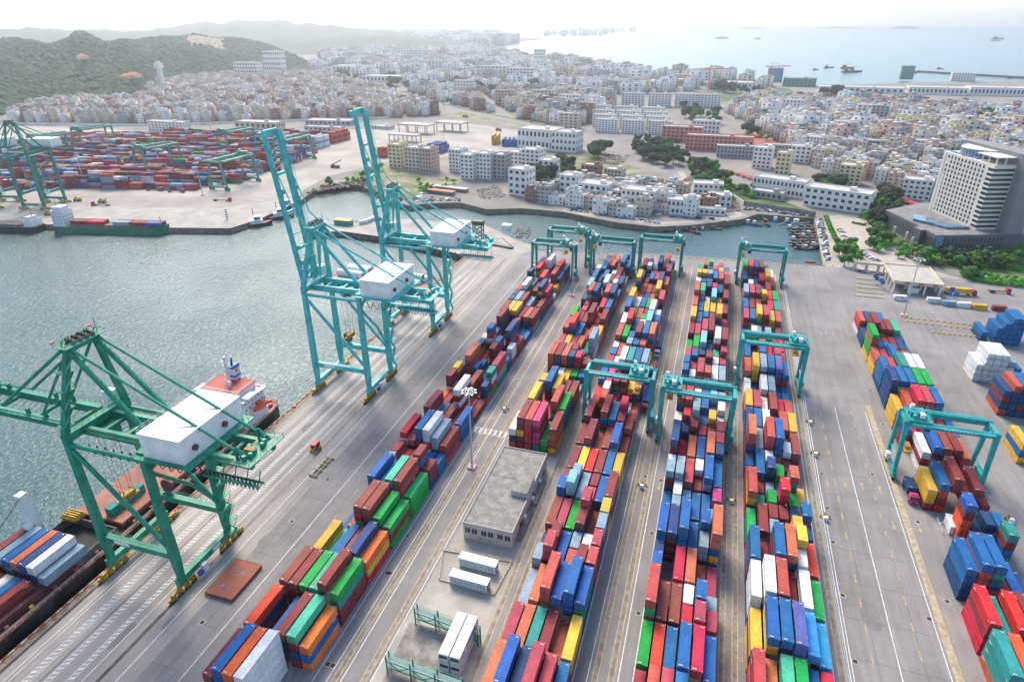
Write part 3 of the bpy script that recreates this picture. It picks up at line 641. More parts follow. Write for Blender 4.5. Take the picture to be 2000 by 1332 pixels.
    for i, z in enumerate((47, 51.5, 56, 60.5)):
        y = -YW+(z-44)/22*5.2; x = (z-44)/22*apx
        g.box((x+.4, y-.4, z), (3.0, 3.0, .12)); rail(g, (x-1.1, y-1.9, z), (x+1.9, y-1.9, z), t=.06); rail(g, (x+1.9, y-1.9, z), (x+1.9, y+1.1, z), t=.06)
        g.bar((x+1.4, y-1.3, z), (x+1.6+.6, y+1.6, z+4.4), .8, .12)
    g.build('tower_stairs', paint, r)
    g = MB()
    for i in range(9):
        z = 5+i*4.3; y = YW-.5; x = XL_+1.6
        g.box((x+.5, y, z), (2.8, 3.2, .14)); rail(g, (x+1.9, y-1.6, z), (x+1.9, y+1.6, z), t=.07); rail(g, (x-.9, y-1.6, z), (x+1.9, y-1.6, z), t=.07)
        s = 1 if i % 2 else -1; g.bar((x+.9, y-s*1.5, z), (x+.9, y+s*1.5, z+4.2), .9, .18); g.bar((x+1.4, y-s*1.5, z+1), (x+1.4, y+s*1.5, z+5.2), .08); g.bar((x+1.8, y-1.6, z), (x+1.8, y+1.6, z+4.3), .1)
    g.build('access_stairs', paint, r)
    # machine house
    g = MB(); g.box((31, 0, 43.9), (16, 23, .3)); 
    for a, b in (((23.2, -11.4), (38.9, -11.4)), ((38.9, -11.4), (38.9, 11.4)), ((23.2, 11.4), (38.9, 11.4))): rail(g, (*a, 44.0), (*b, 44.0))
    for y in (-8, 0, 8): g.bar((31, y, 43.7), (24, y, 41), .4)
    g.build('house_platform', paint, r)
    hm = MB(); hm.box((31, 0, 47.3), (11.6, 20.4, 6.4)); hm.box((31, 0, 50.55), (12.0, 20.8, .16)); 
    for i in range(21): hm.box((36.83, -9.6+i*.96, 47.3), (.06, .12, 6.2)); hm.box((25.6+i*.52, -10.23, 47.3), (.1, .06, 6.2))
    hs = hm.build('machine_house', housew, r)
    g = MB()
    for y in (-6.5, 3.5): g.tube((36.8, y, 46.7), (37.5, y, 46.7), .75, 14); g.tube((36.8, y+.0, 46.7), (37.52, y, 46.7), .6, 14)
    g.build('vent_fan', brownr, hs)
    g = MB()
    rail(g, (25, -10.3, 50.6), (37, -10.3, 50.6), t=.05); rail(g, (25, -10.3, 50.6), (25, 10.3, 50.6), t=.05); rail(g, (25, 10.3, 50.6), (37, 10.3, 50.6), t=.05)
    g.build('roof_railing', whitep, hs)
    g = MB(); g.box((48.5, 0, 43.8), (5.5, 13, .2)); rail(g, (51.1, -6.4, 43.9), (51.1, 6.4, 43.9)); rail(g, (46, -6.4, 43.9), (51.1, -6.4, 43.9)); rail(g, (46, 6.4, 43.9), (51.1, 6.4, 43.9)); 
    for i in range(7): g.box((47.5+random.uniform(-1, 2.5), -4.5+i*1.4, 44.6), (.9, .8, 1.3))
    g.build('rear_platform', paint, r)
    g = MB(); g.box((47.8, -1.5, 44.6), (2.4, 1.6, 1.4)); g.build('winch_box', mat('timber_box', (0.35, 0.2, 0.1), 0.8), r)
    g = MB()                                                       # cable trolley gantry under the near girder
    for s in (-5.6, -7.2): g.bar((38, s, 39.6), (53.5, s, 39.6), .3, .5)
    for i in range(20): g.bar((38+i*.8, -5.6, 39.6), (38+i*.8, -7.2, 39.6), .12); g.bar((38+i*.8, -5.6, 38.4), (38.8+i*.8, -5.6, 39.6), .1)
    for i in range(5): g.bar((39+i*3.3, -5.6, 39.6), (39+i*3.3, -4.4, 42), .2)
    g.build('cable_gantry', paint, r)
    g = MB()                                                       # festoon loops
    x = 25.0 if up else 3.0
    while x < 52:
        wd = 2.6 if x < 39 else 1.1; n = 6
        for i in range(n):
            a0, a1 = i/n, (i+1)/n; f = lambda t: (x+wd*t, -6.4, 40.6-2.9*math.sin(math.pi*t)*(1 if wd > 2 else 1.0)); g.bar(f(a0), f(a1), .16)
        x += wd
    g.build('festoon_cable', black, r)
    g = MB(); g.tube((4, YW+.9, 15.0), (4, YW+1.4, 15.0), 2.1, 18); g.tube((4, YW+.7, 15.0), (4, YW+1.6, 15.0), .5, 10)
    for i in range(16): t = i*math.pi/8; g.bar((4, YW+1.15, 15), (4+2.3*math.cos(t), YW+1.15, 15+2.3*math.sin(t)), .12)
    g.build('cable_reel', brownr, r)
    g = MB(); g.box((XL_+1.3, -2.5, 2.2), (1.2, 1.6, 2.4)); g.box((XL_+1.95, -2.5, 2.4), (.08, 1.0, 1.0)); g.build('power_cabinet', whitep, r)
    g = MB(); g.tube((XL_+1.2, -4.6, 1.4), (XL_+1.2, -3.6, 1.4), .8, 10); g.build('cable_drum', bluep, r)
    g = MB(); g.box((-2.2, YW-2, 46.2), (2.6, 2.6, 2.8)); g.build('electrical_cabin', whitep, r)
    g = MB(); x0 = 1.5 if not up else 12
    g.box((x0, 0, 41.6), (6, 8, .6)); g.box((x0, 2.2, 39.2), (2.6, 2.4, 2.6)); g.build('trolley', paint, r)
    g = MB(); g.bx(x0-1.31, 1.0, 38.4, x0-1.34, 3.4, 40.0); g.bx(x0-1.2, .98, 38.4, x0+1.2, .96, 40.0); g.build('cab_window', glass, r)
    for s, x in ((-1, 3.5),):
        g = MB(); g.bx(4.3, -YW-.68, 11.3, 9.3, -YW-.66, 12.5); sg = g.build('name_board', whitep, r)
    g = MB(); g.bx(-.68, -8, 3.0, -.67, -5, 4.2); g.bx(XL_+.67, 2, 3, XL_+.68, 5, 4.2); g.build('warning_board', whitep, r)
    if not up or True:
        g = MB(); sx = x0
        for a in (-1, 1):
            for b in (-1, 1): g.bar((sx+a, b*2, 41.5), (sx+a*.6, b*1.5, 23 if up else 20), .06)
        g.build('hoist_rope', black, r)
        g = MB(); zz = 22.4 if up else 19.4; g.box((sx, 0, zz), (1.4, 4.5, .9)); g.box((sx, 0, zz-.8), (2.3, 6.1, .35)); 
        for a in (-1, 1):
            for b in (-1, 1): g.bar((sx+a*.9, b*2.0, zz+.3), (sx+a*.5, b*1.2, zz+1.6), .25)
        g.build('spreader', bogiey, r)
    return r
YB = {'c1': 101.0, 'c2': 202.0, 'c3': 264.5}
random.seed(3)
sts_crane((-143.5, 101.0, 0), 0, greenp, False, 'dark green quay crane with lowered boom and long white machine house in the foreground')
sts_crane((-143.5, 202.0, 0), 0, tealp, True, 'turquoise quay crane with raised boom, nearer of the two beside the berth')
sts_crane((-143.5, 264.5, 0), 0, tealp, True, 'turquoise quay crane with raised boom, farther of the two beside the wind tower barge')
lc = G(44, 409); ld = G(85, 405)
sts_crane((lc[0]+9, lc[1]+3.5, 0), R_(101), mat('crane_paint_far_green', (0.005, 0.2, 0.16), 0.42, var=0.2, scale=0.35), False, 'dark teal quay crane on the opposite quay at the far left')
sts_crane((lc[0]+9-41*math.cos(math.atan2(35,178)), lc[1]+3.5-41*math.sin(math.atan2(35,178)), 0), R_(101), MATS['crane_paint_far_green'], False, 'dark teal quay crane cut off by the left picture edge')
def trap_text(txt, size, m, name, parent=None, depth=0.01):
    c = bpy.data.curves.new(name, 'FONT'); c.body = txt; c.size = size; c.extrude = depth; c.align_x = 'CENTER'; c.align_y = 'CENTER'
    t = bpy.data.objects.new(name, c); COL.objects.link(t); dg = bpy.context.evaluated_depsgraph_get(); me = bpy.data.meshes.new_from_object(t.evaluated_get(dg)); bpy.data.objects.remove(t)
    me.materials.clear(); me.materials.append(m); return obj(name, me, parent)
def rtg(X, Y, span, paint, tr, label, H=21.0, mirror=False, load=None, rz=0.0, hook=12.0, far=False):
    r = empty('yard_gantry_crane', (X, Y, 0), rz); tag(r, label, 'gantry crane', 'rubber-tyred gantry cranes')
    for s in (-1, 1):
        g = MB(); g.box((span/2, s*3.7, H-.9), (span+1.6, 1.0, 1.7)); g.box((span/2, s*3.7, H), (span+1.4, .14, .12)); g.box((span/2, s*5.0, H-.1), (span-2, 1.1, .07)); rail(g, (1, s*5.5, H-.1), (span-1, s*5.5, H-.1), t=.06); g.build('main_girder', paint, r)
        for x in (0, span):
            g = MB(); g.bar((x, s*5.3, 2.4), (x, s*3.75, H-1.6), 1.0, .9, w2=1.5, h2=1.15); g.build('leg', paint, r)
    for x in (0, span):
        g = MB(); g.box((x, 0, 2.3), (1.0, 12.6, 1.1)); g.build('sill_beam', paint, r); g = MB(); g.tube((x, -4.9, 7), (x, 4.9, 7), .28); g.build('tie_tube', paint, r); g = MB(); g.box((x, 0, H-.9), (1.1, 6.3, 1.2)); g.build('end_tie', paint, r)
        for y in (-6.2, -4.2, 4.2, 6.2):
            g = MB(); g.tube((x-.35, y, .8), (x+.35, y, .8), .8, 16); g.build('tyre', dark, r)
        for y in (-5.2, 5.2):
            g = MB(); g.box((x, y, 1.5), (1.3, 3.4, .5)); g.box((x+.7, y, 1.9), (.4, 1.4, 1.0)); g.build('wheel_frame', paint, r)
    g = MB(); g.box((span+.9, 0, 3.7), (1.7, 5.4, 2.2)); g.build('generator_box', whitep if far else paint, r)
    g = MB(); g.box((-.9, 2.0, 4.0), (1.1, 2.0, 2.2)); g.build('electric_cabinet', whitep, r)
    tx = tr*span; g = MB(); g.box((tx, 0, H+.5), (6.6, 8.4, .35)); rail(g, (tx-3.3, -4.2, H+.6), (tx+3.3, -4.2, H+.6), t=.07); rail(g, (tx-3.3, 4.2, H+.6), (tx+3.3, 4.2, H+.6), t=.07); rail(g, (tx+3.3, -4.2, H+.6), (tx+3.3, 4.2, H+.6), t=.07)
    g.box((tx-1, 0, H+1.5), (3.2, 3.6, 1.5)); g.tube((tx-1.4, -3.2, H+1.4), (tx-1.4, 3.2, H+1.4), .75, 12); g.tube((tx+1.4, -2.6, H+1.3), (tx+1.4, 2.6, H+1.3), .6, 12)
    for i in range(6): g.box((tx-2.6+i, random.uniform(-3, 3), H+1.2), (.7, .8, 1.1))
    tl = g.build('trolley', paint, r)
    g = MB(); g.box((tx-1.9, .9, H+2.9), (1.0, 1.0, 1.6)); g.build('cabinet', whitep, tl); g = MB(); g.box((tx+.6, -2.2, H+1.7), (1.3, 1.6, 1.5)); g.build('cabinet', whitep, tl)
    g = MB(); g.box((tx+3.0, -1.2, H-2.8), (1.8, 2.1, 2.3)); cb = g.build('operator_cab', paint, r)
    g = MB(); g.bx(tx+2.2, -2.27, H-3.6, tx+3.8, -2.29, H-2.0); g.build('cab_window', glass, cb)
    g = MB()
    for a in (-1, 1):
        for b in (-1, 1): g.bar((tx+a*.9-.3, b*2.4, H), (tx+a*.8-.3, b*1.5, hook+1.2), .05)
    g.build('hoist_rope', black, r)
    g = MB(); g.box((tx-.3, 0, hook+.9), (1.6, 2.6, .8)); g.box((tx-.3, 0, hook+.2), (2.3, 5.4, .35)); g.box((tx-.3, 2.9, hook+.2), (2.44, .35, .5)); g.box((tx-.3, -2.9, hook+.2), (2.44, .35, .5)); g.build('spreader', mat('spreader_yellow', (0.62, 0.30, 0.03), 0.6, var=0.3), r)
    g = MB()
    for i in range(9): g.bx(span*.42+i*1.0, -4.215, H-1.25, span*.42+i*1.0+.62, -4.205, H-.55)
    for i in range(3): g.bx(span*.12+i*.8, -4.215, H-1.25, span*.12+i*.8+.45, -4.205, H-.5)
    g.build('lettering', whitep, r)
    return r
random.seed(9)
SP = 23.7
rtg(-35.9, 206.3, SP, rtgp, .78, 'bright teal gantry crane with yellow spreader low over a maroon container, left of another', hook=13.5)
rtg(-8.4, 201.5, SP, rtgp, .12, 'bright teal gantry crane over the middle block with trolley at its left end', hook=16)
rtg(18.2, 248.5, SP, rtgp, .86, 'teal gantry crane beside the wide road with yellow spreader hanging at its right end', hook=16)
rtg(66.9, 202.5, SP+.8, rtgp, .14, 'light teal gantry crane right of the wide road spanning mixed containers', hook=9)
rtg(18.0, 368.5, SP, rtgp2, .08, 'far teal gantry crane by the basin fence, straddling red and blue stacks', hook=15)
rtg(-37.2, 371.0, SP, rtgp2, .9, 'far teal gantry crane before the basin with trolley at its right end', hook=14)
rtg(-63.6, 359.5, SP, rtgp2, .06, 'far teal gantry crane with trolley at left end near the lattice mast', hook=15)
rtg(-95.2, 345.5, SP, rtgp2, .8, 'dark teal gantry crane behind the tall lamp mast, nearer of the pair', hook=15)
rtg(-92.8, 372.5, SP, rtgp2, .82, 'dark teal gantry crane by the moored dinghies, farther of the pair', hook=14)

# ------------------------------------------------------------------ yard fixtures
gal = mat('galvanised_steel', (0.46, 0.50, 0.53), 0.45, 0.4, var=0.15)
def mast(X, Y, H, label, heads=8):
    r = empty('lamp_mast', (X, Y, 0)); tag(r, label, 'lamp mast')
    g = MB(); g.tube((0, 0, 0), (0, 0, H), .38, 12, r2=.16); g.build('pole', gal, r)
    g = MB(); n = 16
    for i in range(n):
        a, b = 2*math.pi*i/n, 2*math.pi*(i+1)/n
        for R in (2.0, 1.2): g.bar((R*math.cos(a), R*math.sin(a), H-.3), (R*math.cos(b), R*math.sin(b), H-.3), .12)
    for i in range(4): a = math.pi/2*i; g.bar((0, 0, H), (2*math.cos(a), 2*math.sin(a), H-.3), .12)
    g.build('head_ring', gal, r)
    for i in range(heads):
        a = 2*math.pi*i/heads; g = MB(); g.box((2.25*math.cos(a), 2.25*math.sin(a), H-.5), (.7, .6, .35), 0, a); g.build('floodlight', whitep, r)
    g = MB(); g.box((0, 0, .3), (2.6, 2.6, .6)); g.build('base', mat('striped_base', (0.55, 0.45, 0.45), 0.8, scale=2.5, col2=(0.45, 0.08, 0.08), thr=(.5, .55)), r)
mx, my = G(922, 913); mast(mx, my, 30, 'tall grey lamp mast with round head beside the flat-roofed building')
mx, my = G(1765, 616); mast(mx, my, 30, 'tall grey lamp mast in front of the gatehouse roof')
mx, my = G(1117, 578); mast(mx, my, 30, 'grey lamp mast between gantry cranes near the basin')
for i, (px, py, H, d) in enumerate([(166.6, 364, 28, 'far lamp mast by the crane legs on the opposite quay'), (396, 382, 28, 'far lamp mast between opposite quay road and gantry'), (309.6, 321, 28, 'far lamp mast among the red stacks'), (868, 285, 26, 'far lamp mast beside the empty pale forecourt'), (418, 285, 26, 'far lamp mast behind the leftmost red stacks')]):
    x, y = G(px, py); mast(x, y, H, d, 6)
# lattice mast standing at the basin
x, y = G(1174, 478); g = MB(); H = 13
for a in (-1, 1):
    for b in (-1, 1): g.bar((a*1.1, b*1.1, 0), (a*1.1, b*1.1, H), .14)
for k in range(8):
    z = k*H/8
    for a in (-1, 1): g.bar((-1.1, a*1.1, z), (1.1, a*1.1, z+H/8), .09); g.bar((a*1.1, -1.1, z), (a*1.1, 1.1, z+H/8), .09); g.bar((-1.1, a*1.1, z), (1.1, a*1.1, z), .09)
tag(g.build('lattice_mast', whitep, None, (G(1177, 500)[0], 384, 0)), 'small white lattice mast by the basin edge', 'mast')
# flat-roofed electrical building
A = G(906, 1050); B = G(1001, 1071.5)
bx0, bx1, by0, by1, bh = A[0], B[0], (A[1]+B[1])/2, 169.3, 5.9
plaster = mat('cream_plaster', (0.46, 0.41, 0.375), 0.85, var=0.1, scale=0.4, rust=0.02)
def tile_mat():
    m = bpy.data.materials.new('roof_tiles'); m.use_nodes = True; t = m.node_tree; n = t.nodes; L = t.links; b = n['Principled BSDF']; b.inputs['Roughness'].default_value = .9
    tc = n.new('ShaderNodeTexCoord'); br = n.new('ShaderNodeTexBrick'); br.inputs['Scale'].default_value = 1.0; br.inputs['Brick Width'].default_value = .85; br.inputs['Row Height'].default_value = .75; br.inputs['Mortar Size'].default_value = .09; br.offset = 0
    br.inputs['Color1'].default_value = (0.36, 0.345, 0.31, 1); br.inputs['Color2'].default_value = (0.27, 0.255, 0.235, 1); br.inputs['Mortar'].default_value = (0.20, 0.19, 0.175, 1); L.new(tc.outputs['Object'], br.inputs['Vector'])
    nz = n.new('ShaderNodeTexNoise'); nz.inputs['Scale'].default_value = .35; nz.inputs['Detail'].default_value = 7; L.new(tc.outputs['Object'], nz.inputs['Vector']); cr = n.new('ShaderNodeValToRGB'); cr.color_ramp.elements[0].position = .4; cr.color_ramp.elements[1].position = .7
    cr.color_ramp.elements[0].color = (.72, .72, .72, 1); cr.color_ramp.elements[1].color = (1.15, 1.12, 1.08, 1); L.new(nz.outputs['Fac'], cr.inputs['Fac'])
    mx = n.new('ShaderNodeMix'); mx.data_type = 'RGBA'; mx.blend_type = 'MULTIPLY'; mx.inputs['Factor'].default_value = 1; L.new(br.outputs['Color'], mx.inputs['A']); L.new(cr.outputs['Color'], mx.inputs['B']); L.new(mx.outputs['Result'], b.inputs['Base Color']); return m
tiles = tile_mat()
r = empty('service_building', ((bx0+bx1)/2, by0, 0)); tag(r, 'long cream service building with flat tiled grey roof in the yard', 'building')
w2 = (bx1-bx0)/2; D = by1-by0
g = MB(); g.bx(-w2, 0, 0, w2, D, bh-.35); wl = g.build('wall', plaster, r)
g = MB()
for a in ((-w2-.12, -.12, w2+.12, .12), (-w2-.12, D-.12, w2+.12, D+.12), (-w2-.12, .12, -w2+.12, D-.12), (w2-.12, .12, w2+.12, D-.12)): g.bx(a[0], a[1], bh-.35, a[2], a[3], bh+.25)
g.build('parapet', plaster, r)
g = MB(); g.bx(-w2+.12, .12, bh-.35, w2-.12, D-.12, bh-.1); rf = g.build('roof', tiles, r)
g = MB(); g.bx(w2-5.2, D*.40, bh-.09, w2-.13, D*.62, bh+1.5); g.build('roof_room', plaster, r)
g = MB(); g.bx(w2-5.35, D*.40-.15, bh+1.5, w2-.2, D*.62+.15, bh+1.72); g.build('roof_room_roof', tiles, r)
g = MB(); g.bx(-w2+.12, D*.6, bh-.095, w2-.14, D*.6+.12, bh-.06); g.build('roof_joint', dark, rf)
for i, fx in enumerate((.09, .23, .42, .56, .75, .90)):
    x = -w2+fx*2*w2; g = MB(); g.bx(x-.75, -.06, 2.5, x+.75, .02, 4.3); wn = g.build('window', glass, r)
    g = MB(); g.bx(x-.82, -.10, 4.3, x+.82, -.0, 4.42); g.bx(x-.82, -.12, 2.38, x+.82, 0, 2.5); g.bx(x-.04, -.085, 2.5, x+.04, -.062, 4.3); g.build('frame', gal, wn)
for i in range(8):
    y = 4+i*(D-8)/7; g = MB(); g.bx(w2-.02, y-1.1, .1, w2+.06, y+1.1, 3.0); g.build('door', [gal, glass, gal][i % 3], r)
for x in (-2.2, .4):
    g = MB(); g.bx(x-.7, -.05, 1.0, x+.7, .0, 1.16); g.build('vent_slot', dark, r)
g = MB()
for k in range(7): g.bx(w2+.1, 3.2+k*.55, 0, w2+1.6, 3.75+k*.55, .2+k*.2)
g.bx(w2+.1, 7.2, 0, w2+1.7, 16, 1.2); g.bx(w2+.1, 19, 0, w2+1.7, 31, 1.2); g.build('steps', concd, r)
for i in range(3): g = MB(); g.box((w2+.5, 11+i*8.5, 2.6), (.8, 1.1, .9)); g.build('air_conditioner', whitep, r)
tag(sheet('service_pad', [(bx0-4, 80), (bx1+2.4, 84), (bx1+2.4, 176), (bx0-1.5, 176)], .018, conc), kind='structure')
tag(sheet('oily_pad', [G(760, 1300), G(800, 1215), G(905, 1240), G(880, 1345), G(740, 1345)], .03, concd), kind='structure')
# two white switchgear containers in a fenced compound
cw_ = mat('switchgear_white', (0.60, 0.66, 0.68), 0.5, var=0.1, scale=0.8, rust=0.05); panel = mat('switchgear_panel', (0.36, 0.46, 0.52), 0.5, var=0.15, scale=0.8)
for nm, (px, py), lab in (('a', (935, 1108), 'white switchgear container beside the building, farther of two'), ('b', (918, 1143), 'white switchgear container beside the building, nearer of two')):
    X, Y = G(px, py); r = empty('switchgear_container', (X, Y, .35), R_(-2)); tag(r, lab, 'switchgear container')
    g = MB(); g.box((0, 0, 1.35), (10.6, 2.5, 2.7)); g.box((0, 0, 2.76), (10.8, 2.7, .14)); 
    for i in range(18): g.box((-5+i*.58, 0, 2.85), (.06, 2.6, .05))
    g.build('body', cw_, r)
    for i in range(11):
        g = MB(); g.bx(-4.9+i*.9, -1.3, .3, -4.9+i*.9+.72, -1.255, 2.4); p = g.build('door_panel', panel, r)
        g = MB(); g.bx(-4.35+i*.9, -1.33, 1.2, -4.28+i*.9, -1.30, 1.5); g.build('handle', dark, p)
    g = MB(); g.bx(5.3, -1.0, .2, 5.34, -.1, 2.3); g.bx(5.3, .15, .2, 5.34, 1.0, 2.3); g.build('end_door', glass, r)
P = [G(866, 1075), G(1000, 1098), G(965, 1162), G(858, 1132)]
for i in range(4):
    a, b = P[i], P[(i+1) % 4]; g = MB(); mid = ((a[0]+b[0])/2, (a[1]+b[1])/2)
    A3, B3 = (a[0]-mid[0], a[1]-mid[1], .02), (b[0]-mid[0], b[1]-mid[1], .02); rail(g, A3, B3, 1.2, 1.6, t=.06)
    for k in range(2): g.bar((A3[0], A3[1], .1+.12*k), (B3[0], B3[1], .1+.12*k), .5-.2*k, .2, 0)
    tag(g.build('compound_railing', mat('railing_tan', (0.42, 0.34, 0.25), 0.7, var=0.3), None, (*mid, 0)), ['tan railing of the switchgear compound on its building side', 'tan railing of the switchgear compound on its right side', 'tan railing of the switchgear compound on its near side', 'tan railing of the switchgear compound on its left side'][i], 'railing')
# green reefer racks and the two tall white refrigerated containers
def rack(px0, py0, px1, py1, label):
    a, b = G(px0, py0), G(px1, py1); L = math.dist(a, b); r = empty('reefer_rack', (a[0], a[1], 0), math.atan2(b[1]-a[1], b[0]-a[0])); tag(r, label, 'reefer rack')
    n = 3
    for i in range(n+1):
        for y in (0, 1.3):
            g = MB(); x = i*L/n; g.tube((x, y, 0), (x, y, 5.2), .2, 8); g.bar((x-.3, y, 5.5), (x+.3, y, 5.5), .12); g.bar((x, y, 5.2), (x, y, 5.8), .12); g.build('post', rgp, r)
    for z in (1.9, 4.0):
        g = MB(); g.bar((0, 0, z), (L, 0, z), .3, .35); g.bar((0, 1.3, z), (L, 1.3, z), .3, .35); g.build('beam', rgp, r)
        g = MB(); g.bx(.2, .16, z+.1, L-.2, 1.14, z+.16); g.build('walkway_mesh', mat('mesh_grey', (0.16, 0.22, 0.24), 0.6), r)
    g = MB()
    for i in range(n):
        x0, x1 = i*L/n, (i+1)*L/n; g.bar((x0, 0, 4.0), ((x0+x1)/2, 0, 2.0), .14); g.bar((x1, 0, 4.0), ((x0+x1)/2, 0, 2.0), .14)
    for k in range(int(L/.6)): g.bar((k*.6, 1.3, 4.2), (k*.6, 1.3, 5.1), .05); 
    g.bar((0, 1.3, 5.1), (L, 1.3, 5.1), .07); g.bar((0, 0, 5.0), (L, 0, 5.0), .07); g.build('bracing', rgp, r)
rgp = mat('rack_green', (0.01, 0.24, 0.16), 0.5, var=0.25, scale=1.5)
rack(812, 1217, 934, 1262, 'green reefer rack with railed walkway, farther one by the switchgear compound'); rack(757, 1312, 900, 1365, 'green reefer rack with railed walkway at the bottom edge of the picture')
navy = mat('logo_blue', (0.05, 0.33, 0.48), 0.6); darkt = mat('logo_dark', (0.04, 0.05, 0.07), 0.6)
for i, (cx, lab) in enumerate(((-45.3, 'tall white refrigerated container stack beside green rack, left of two'), (-42.5, 'tall white refrigerated container with blue star and MAERSK lettering'))):
    Y0 = 89.6
    for t in range(2):
        r = empty('refrigerated_container', (cx, Y0+i*0, .05+t*2.95)); tag(r, (lab if t == 1 else ['lower white refrigerated container under the left of two at the racks', 'lower white refrigerated container under the one lettered MAERSK'][i]), 'refrigerated container')
        g = MB(); g.bx(-1.22, .2, 0, 1.22, 12.19, 2.9); 
        for k in range(24): g.bx(-1.235, .5+k*.5, .15, -1.22, .75+k*.5, 2.75); g.bx(1.22, .5+k*.5, .15, 1.235, .75+k*.5, 2.75)
        g.build('body', CM['w'], r)
        g = MB(); g.bx(-1.22, .1, 0, 1.22, .2, 2.9); g.build('end_frame', CM['w'], r)
        g = MB(); g.bx(-1.0, .0, 1.6, 1.0, .1, 2.4); g.tube((-.3, -.03, 2.0), (-.3, .1, 2.0), .3, 10); g.build('cooling_unit', darkt, r)
        if i == 1 and t == 1:
            q = trap_text('MAERSK', 1.75, darkt, 'lettering', r); q.rotation_euler = (R_(90), 0, R_(90)); q.location = (1.245, 7.4, 1.75)
            g = MB(); g.bx(1.236, 1.2, .8, 1.242, 3.0, 2.6); g.build('logo_panel', navy, r)
            st = MB(); pts = []
            for k in range(14): a = math.pi/2+k*math.pi/7; R = .72 if k % 2 == 0 else .32; pts.append((1.246, 2.1+R*math.cos(a), 1.7+R*math.sin(a)))
            st.add(pts+[(1.246, 2.1, 1.7)], [(k, (k+1) % 14, 14) for k in range(14)]); st.build('logo_star', whitep, r)
# hatch cover, empty spreader frame, red cabin, chassis
rustm = mat('rusty_hatch', (0.30, 0.085, 0.05), 0.8, scale=0.5, col2=(0.16, 0.07, 0.04), thr=(.45, .7), bump=.3)
a, b, c = G(397, 1156), G(446, 1171), G(503, 1105); X0, Y0 = G(400, 1150); 
r = empty('hatch_cover', (-113.9, 92.0, 0)); tag(r, 'rust red ship hatch cover lying flat on the quay', 'hatch cover')
g = MB(); g.bx(0, 0, .25, 8.6, 12.4, 1.0); 
for k in range(6): g.bx(.1+k*1.55, -.06, .05, .4+k*1.55, 12.46, .9)
g.bx(0, -.03, 1.0, 8.6, .15, 1.06); g.bx(0, 12.25, 1.0, 8.6, 12.43, 1.06); g.build('plate', rustm, r)
for k, (x, y) in enumerate([(3.2, 3.2), (5.2, 3.0), (3.4, 8.5), (5.4, 8.3)]): g = MB(); g.bx(x-.35, y-.35, 1.0, x+.35, y+.35, 1.02); g.bx(x-.1, y-.1, 1.0, x+.1, y+.1, 1.12); g.build('locking_pad', bluep, r)
for k, (x, y) in enumerate([(1.6, 6.0), (4.0, 5.9), (6.6, 5.8), (4.6, 7.0)]): g = MB(); g.bx(x-.15, y-.15, 1.0, x+.15, y+.15, 1.15); g.build('twist_lock', bogiey, r)
X, Y = G(634, 912); r = empty('spreader_frame', (X-2, Y-5.5, 0), R_(-1)); tag(r, 'long tan steel lifting frame lying on the quay', 'lifting frame')
g = MB(); tan = mat('tan_steel', (0.33, 0.27, 0.16), 0.7, var=.3)
for x in (.5, 1.9): g.bar((x, 0, .5), (x, 10, .5), .3, .4)
for y in (0, 3, 6, 8, 10): g.bar((-.2, y, .55), (2.6, y, .55), .3, .4)
g.build('frame', tan, r)
for x, y in ((-.1, 0), (2.5, 0), (-.1, 10), (2.5, 10)): g = MB(); g.box((x, y, .3), (.5, .5, .6)); g.build('foot', tan, r)
X, Y = G(617, 876); r = empty('gangway_cabin', (X, Y, 0)); tag(r, 'small red and yellow step cabin on the quay near the crane rail', 'cabin')
g = MB(); g.box((0, 0, 2.3), (1.8, 3.2, .5)); g.box((0, 1.4, 1.2), (1.8, .2, 2.2)); g.box((-.8, 0, 1.2), (.15, 3, 2.0)); g.build('canopy', redp, r); g = MB(); g.box((0, -1.8, .5), (1.8, 1.2, 1.0)); g.box((1.2, .6, .5), (.8, .8, 1.0)); g.build('steps', bogiey, r)
X, Y = G(1683, 1262); tag_r = empty('chassis_trailer', (71.0-3.0, 92.5, 0), R_(1)); tag(tag_r, 'empty tan skeletal trailer beside the red stack at bottom right', 'trailer')
for x in (.6, 1.8): g = MB(); g.bar((x, 0, 1.2), (x, 13, 1.2), .2, .35); g.build('rail', tan, tag_r)
g = MB()
for y in (0, 2.6, 5.2, 7.8, 10.4, 13): g.bar((0, y, 1.25), (2.4, y, 1.25), .25, .25)
g.build('cross_member', tan, tag_r)
for y in (1.2, 2.6, 4): 
    for x in (.1, 2.3): g = MB(); g.tube((x-.25, y, .5), (x+.25, y, .5), .5, 12); g.build('wheel', dark, tag_r)
# white generator hut and small white frames near the right block
X, Y = G(1850, 1055); r = empty('control_hut', (X+3, Y+5.5, 0)); tag(r, 'small white control hut with open frame beside orange stack', 'hut')
g = MB(); g.box((0, 0, 1.6), (4.2, 5.6, 2.8)); g.box((0, 0, 3.08), (4.5, 5.9, .16)); g.build('body', whitep, r); g = MB(); g.bx(-.8, -2.83, 1.2, .8, -2.81, 2.4); g.build('window', glass, r)
g = MB(); g.bar((-2.6, -3, 0), (-2.6, -3, 2.6), .1); g.bar((-3.6, 1, 0), (-2.2, 1, 2.2), .1); rail(g, (-3.8, -3, .1), (-3.8, 3, .1)); g.build('frame', whitep, r)
